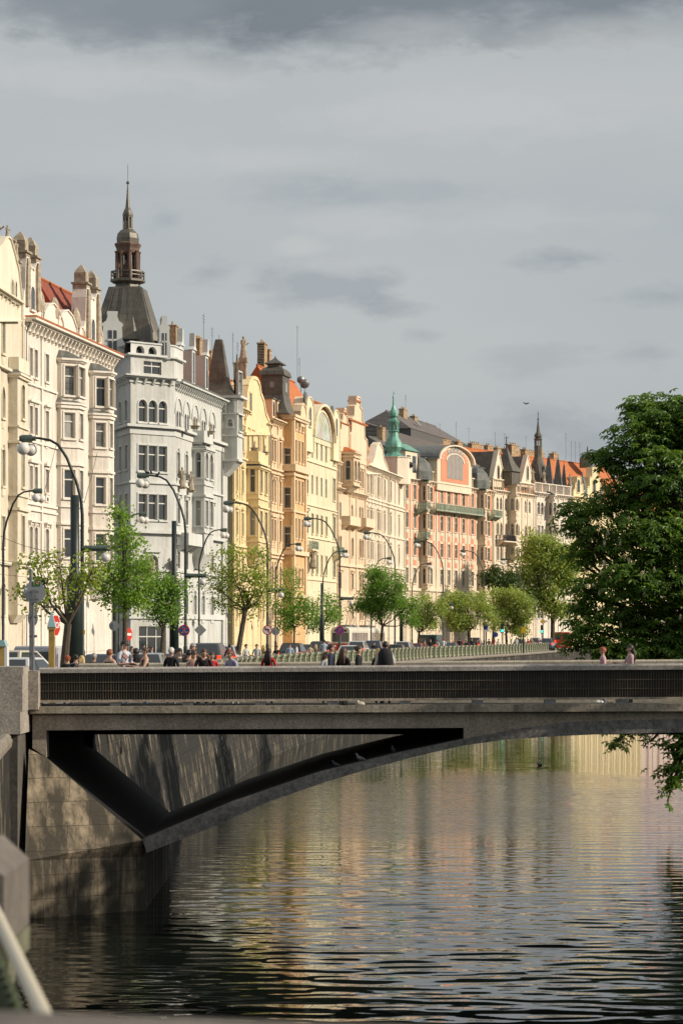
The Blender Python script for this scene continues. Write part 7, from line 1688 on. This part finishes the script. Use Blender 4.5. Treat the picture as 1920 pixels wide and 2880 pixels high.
FP = [(371,1817,130,FR,'far woman with dark hair left of the tall man',(.3,.25,.25),'dark','long'),(405,1811,128,FR,'far man in white tee between tree and woman',WHITE,'dark','short'),(427,1818,131,RT,'far woman walking near the round green tree',(.25,.22,.2),'brown','long'),
 (646,1811,0,BK,'man in dark jacket by the rail left of the older woman',NAVY,'dark','short'),(692,1811,0,RT*.5,'man in pale grey tee by the rail right of the older woman',(.5,.5,.48),'brown','short'),(722,1811,0,FR,'second man in light grey tee by the rail',(.42,.45,.46),'brown','short'),(741,1813,0,PI,'blonde woman in yellow top at the rail',(.60,.50,.12),'blonde','long'),
 (778,1816,0,FR,'dark dressed person at the rail left of the sitting pair',BLACK,'dark','short'),(815,1810,0,FR,'man in pale blue shirt at the rail',(.42,.50,.62),'brown','short'),(834,1810,0,LF,'woman in white shirt beside the man in pale blue',WHITE,'brown','bun'),(872,1812,0,BK,'person in beige top at the rail',(.50,.42,.33),'brown','short'),(888,1812,0,BK,'blonde person in dark top at the rail',(.10,.09,.09),'blonde','long'),
 (911,1797,0,BK,'tall person in pale blue coat with dark hair',(.40,.47,.55),'dark','short'),(1052,1805,0,FR,'woman in black at the rail by the tram',BLACK,'dark','bun'),(1193,1799,0,RT*.4,'woman with long dark hair in dusty red top',(.25,.09,.08),'dark','long'),(1210,1797,0,FR,'man in black tee leaning on the rail',BLACK,'brown','short'),
 (1230,1799,0,LF*.5,'person in light grey tee at the rail',(.50,.50,.50),'brown','short'),(1246,1795,0,BK,'man in white tee with red cap',WHITE,'dark','short'),(1292,1792,0,BK,'dark dressed man near the red shop sign',BLACK,'dark','short'),(1310,1800,0,FR,'dark haired woman at the rail under the bright tree',BLACK,'dark','long'),(1326,1794,0,FR,'man in black suit with red scarf',BLACK,'dark','short'),
 (1341,1798,0,RT,'woman in wine red top near the rail',(.22,.03,.04),'brown','long'),(1374,1796,0,BK,'dark dressed person right of the parking sign',BLACK,'brown','short'),(1388,1796,0,LF,'woman with red top and brown hair',RED,'brown','long'),(1400,1797,0,FR,'person in white near the green traffic light',WHITE,'dark','short'),
 (1437,1797,0,RT,'woman in pale top stooping beside the white shirted man',(.5,.52,.5),'dark','long'),(1451,1787,0,BK,'broad man in white shirt at the rail',WHITE,'brown','short'),(1484,1797,0,FR,'person in red top near the yellow sign',RED,'dark','short'),(1494,1795,0,BK,'blonde person near the yellow sign',(.4,.3,.25),'blonde','long'),(1512,1794,0,FR,'small dark haired person near the traffic light',(.15,.1,.1),'dark','short'),(1533,1795,0,FR,'person in dark top before the light blue car',NAVY,'brown','short'),(1556,1796,0,LF,'person in grey at the foot of the dark trunk',(.25,.25,.27),'dark','short')]
for px, yt, Yt, rz_, lab, c, h, st_ in FP:
    Yt = Yt or solveY(px, .75); person(px, yt, Yt, 0, rz_, lab, c, (.05,.06,.09), h, st_, 'down' if px % 2 else 'rest', group=gq, detail=False, cap=(.5,.02,.02) if px == 1246 else None)
# shoes and litter on the ledge
def shoe(px, py, c, lab):
    m = MB(); m.lathe((0,0,0), [(.01,-.05),(.05,-.05),(.05,-.02),(.035,.02),(.02,.03)], 10, sx=2.3, sy=.9); m.lathe((-.06,0,.0), [(.045,-.03),(.04,.05),(.032,.06)], 8); tag(m.build('shoe', cloth(c), None, Vector((bx(px),57.86,bz(py)+.05)), smooth=True), lab, 'shoe')
shoe(972,1983,BLACK,'black shoe on the bridge ledge left of the pale one'); shoe(1012,1982,(.5,.45,.36),'pale beige shoe on the bridge ledge')
rr_ = random.Random(3)
for px, lab in ((1685,'crumpled white paper litter on the bridge ledge'),(1716,'small crumpled beige litter right of the white paper')):
    m = MB()
    for k in range(5): m.lathe((rr_.uniform(-.07,.07),0,rr_.uniform(0,.02)), [(.01,0),(.045,.015),(.03,.05),(.01,.06)], 5, rot=rr_.random())
    tag(m.build('litter', M['whitepaint'] if px == 1685 else cloth((.4,.33,.26)), None, (bx(px),57.86,bz(1978)+.0)), lab, 'litter')
# birds
def pigeon(p, rz_, lab, sc_=1, c=(.13,.13,.15)):
    m = MB(); m.tube([(.16,0,.05),(.1,0,.08),(0,0,.1),(-.07,0,.13),(-.1,0,.19),(-.12,0,.22),(-.17,0,.215)], [.012,.03,.06,.05,.03,.03,.005], 8); m.tube([(0,.02,.06),(0,.02,0)], .008, 4); m.tube([(-.02,-.02,.06),(-.02,-.02,0)], .008, 4)
    o_ = m.build('pigeon', simple('feathers', c, .6, noise=.5, nscale=15), None, p, rz_, smooth=True); o_.scale = (sc_,)*3; tag(o_, lab, 'pigeon', 'pigeons perched on bridge and lamp')
def archz(px): return interp([(534,2306),(654,2255),(780,2212),(900,2171),(1100,2122),(1304,2078)], px)
pigeon((bx(945),58.2,bz(archz(945))+.0),.3,'dark pigeon on the arch, leftmost of the three',.75,(.05,.05,.06)); pigeon((bx(1013),58.2,bz(archz(1013))),-.4,'pale grey pigeon on the arch, middle of the three',.85,(.16,.16,.175)); pigeon((bx(1107),58.2,bz(archz(1107))),1.2,'dark upright pigeon on the arch nearest the mid span',.85,(.06,.06,.07))
Y2 = LRp[1][1]; Hl = CZ-(1337-HZ)/F*Y2
for k, px in enumerate((414,426,444)): pigeon((kk(px)*Y2,Y2,Hl+.06-(.12 if k==2 else 0)), k*1.3, ('pigeon on the lamp arm nearest its hood','middle pigeon on the lamp arm','pigeon on the lamp arm farthest from its hood')[k], 1.1, (.05,.05,.06))
m = MB(); m.tube([(.13,0,.02),(.07,0,.07),(-.07,0,.07),(-.12,0,.1),(-.14,0,.17),(-.2,0,.16)], [.01,.055,.06,.035,.03,.01], 8); tag(m.build('duck', simple('duck brown', (.06,.045,.03), .7), None, (kk(1517)*123,123,WZ-.02), .5, smooth=True), 'small dark duck swimming on the channel', 'duck')
m = MB(); m.tube([(-.1,0,0),(0,0,0),(.1,0,.02)], [.01,.04,.01], 6); m.add([(0,0,.02),(-.08,.0,.08),(-.24,0,.1),(-.05,0,-.02)], [(0,1,2,3)]); m.add([(0,0,.02),(.08,.0,.08),(.22,0,.06),(.05,0,-.02)], [(0,1,2,3)]); tag(m.build('bird', M['black'], None, pt(1479,1136,150)), 'tiny dark bird flying in the sky above the slender tower', 'bird')
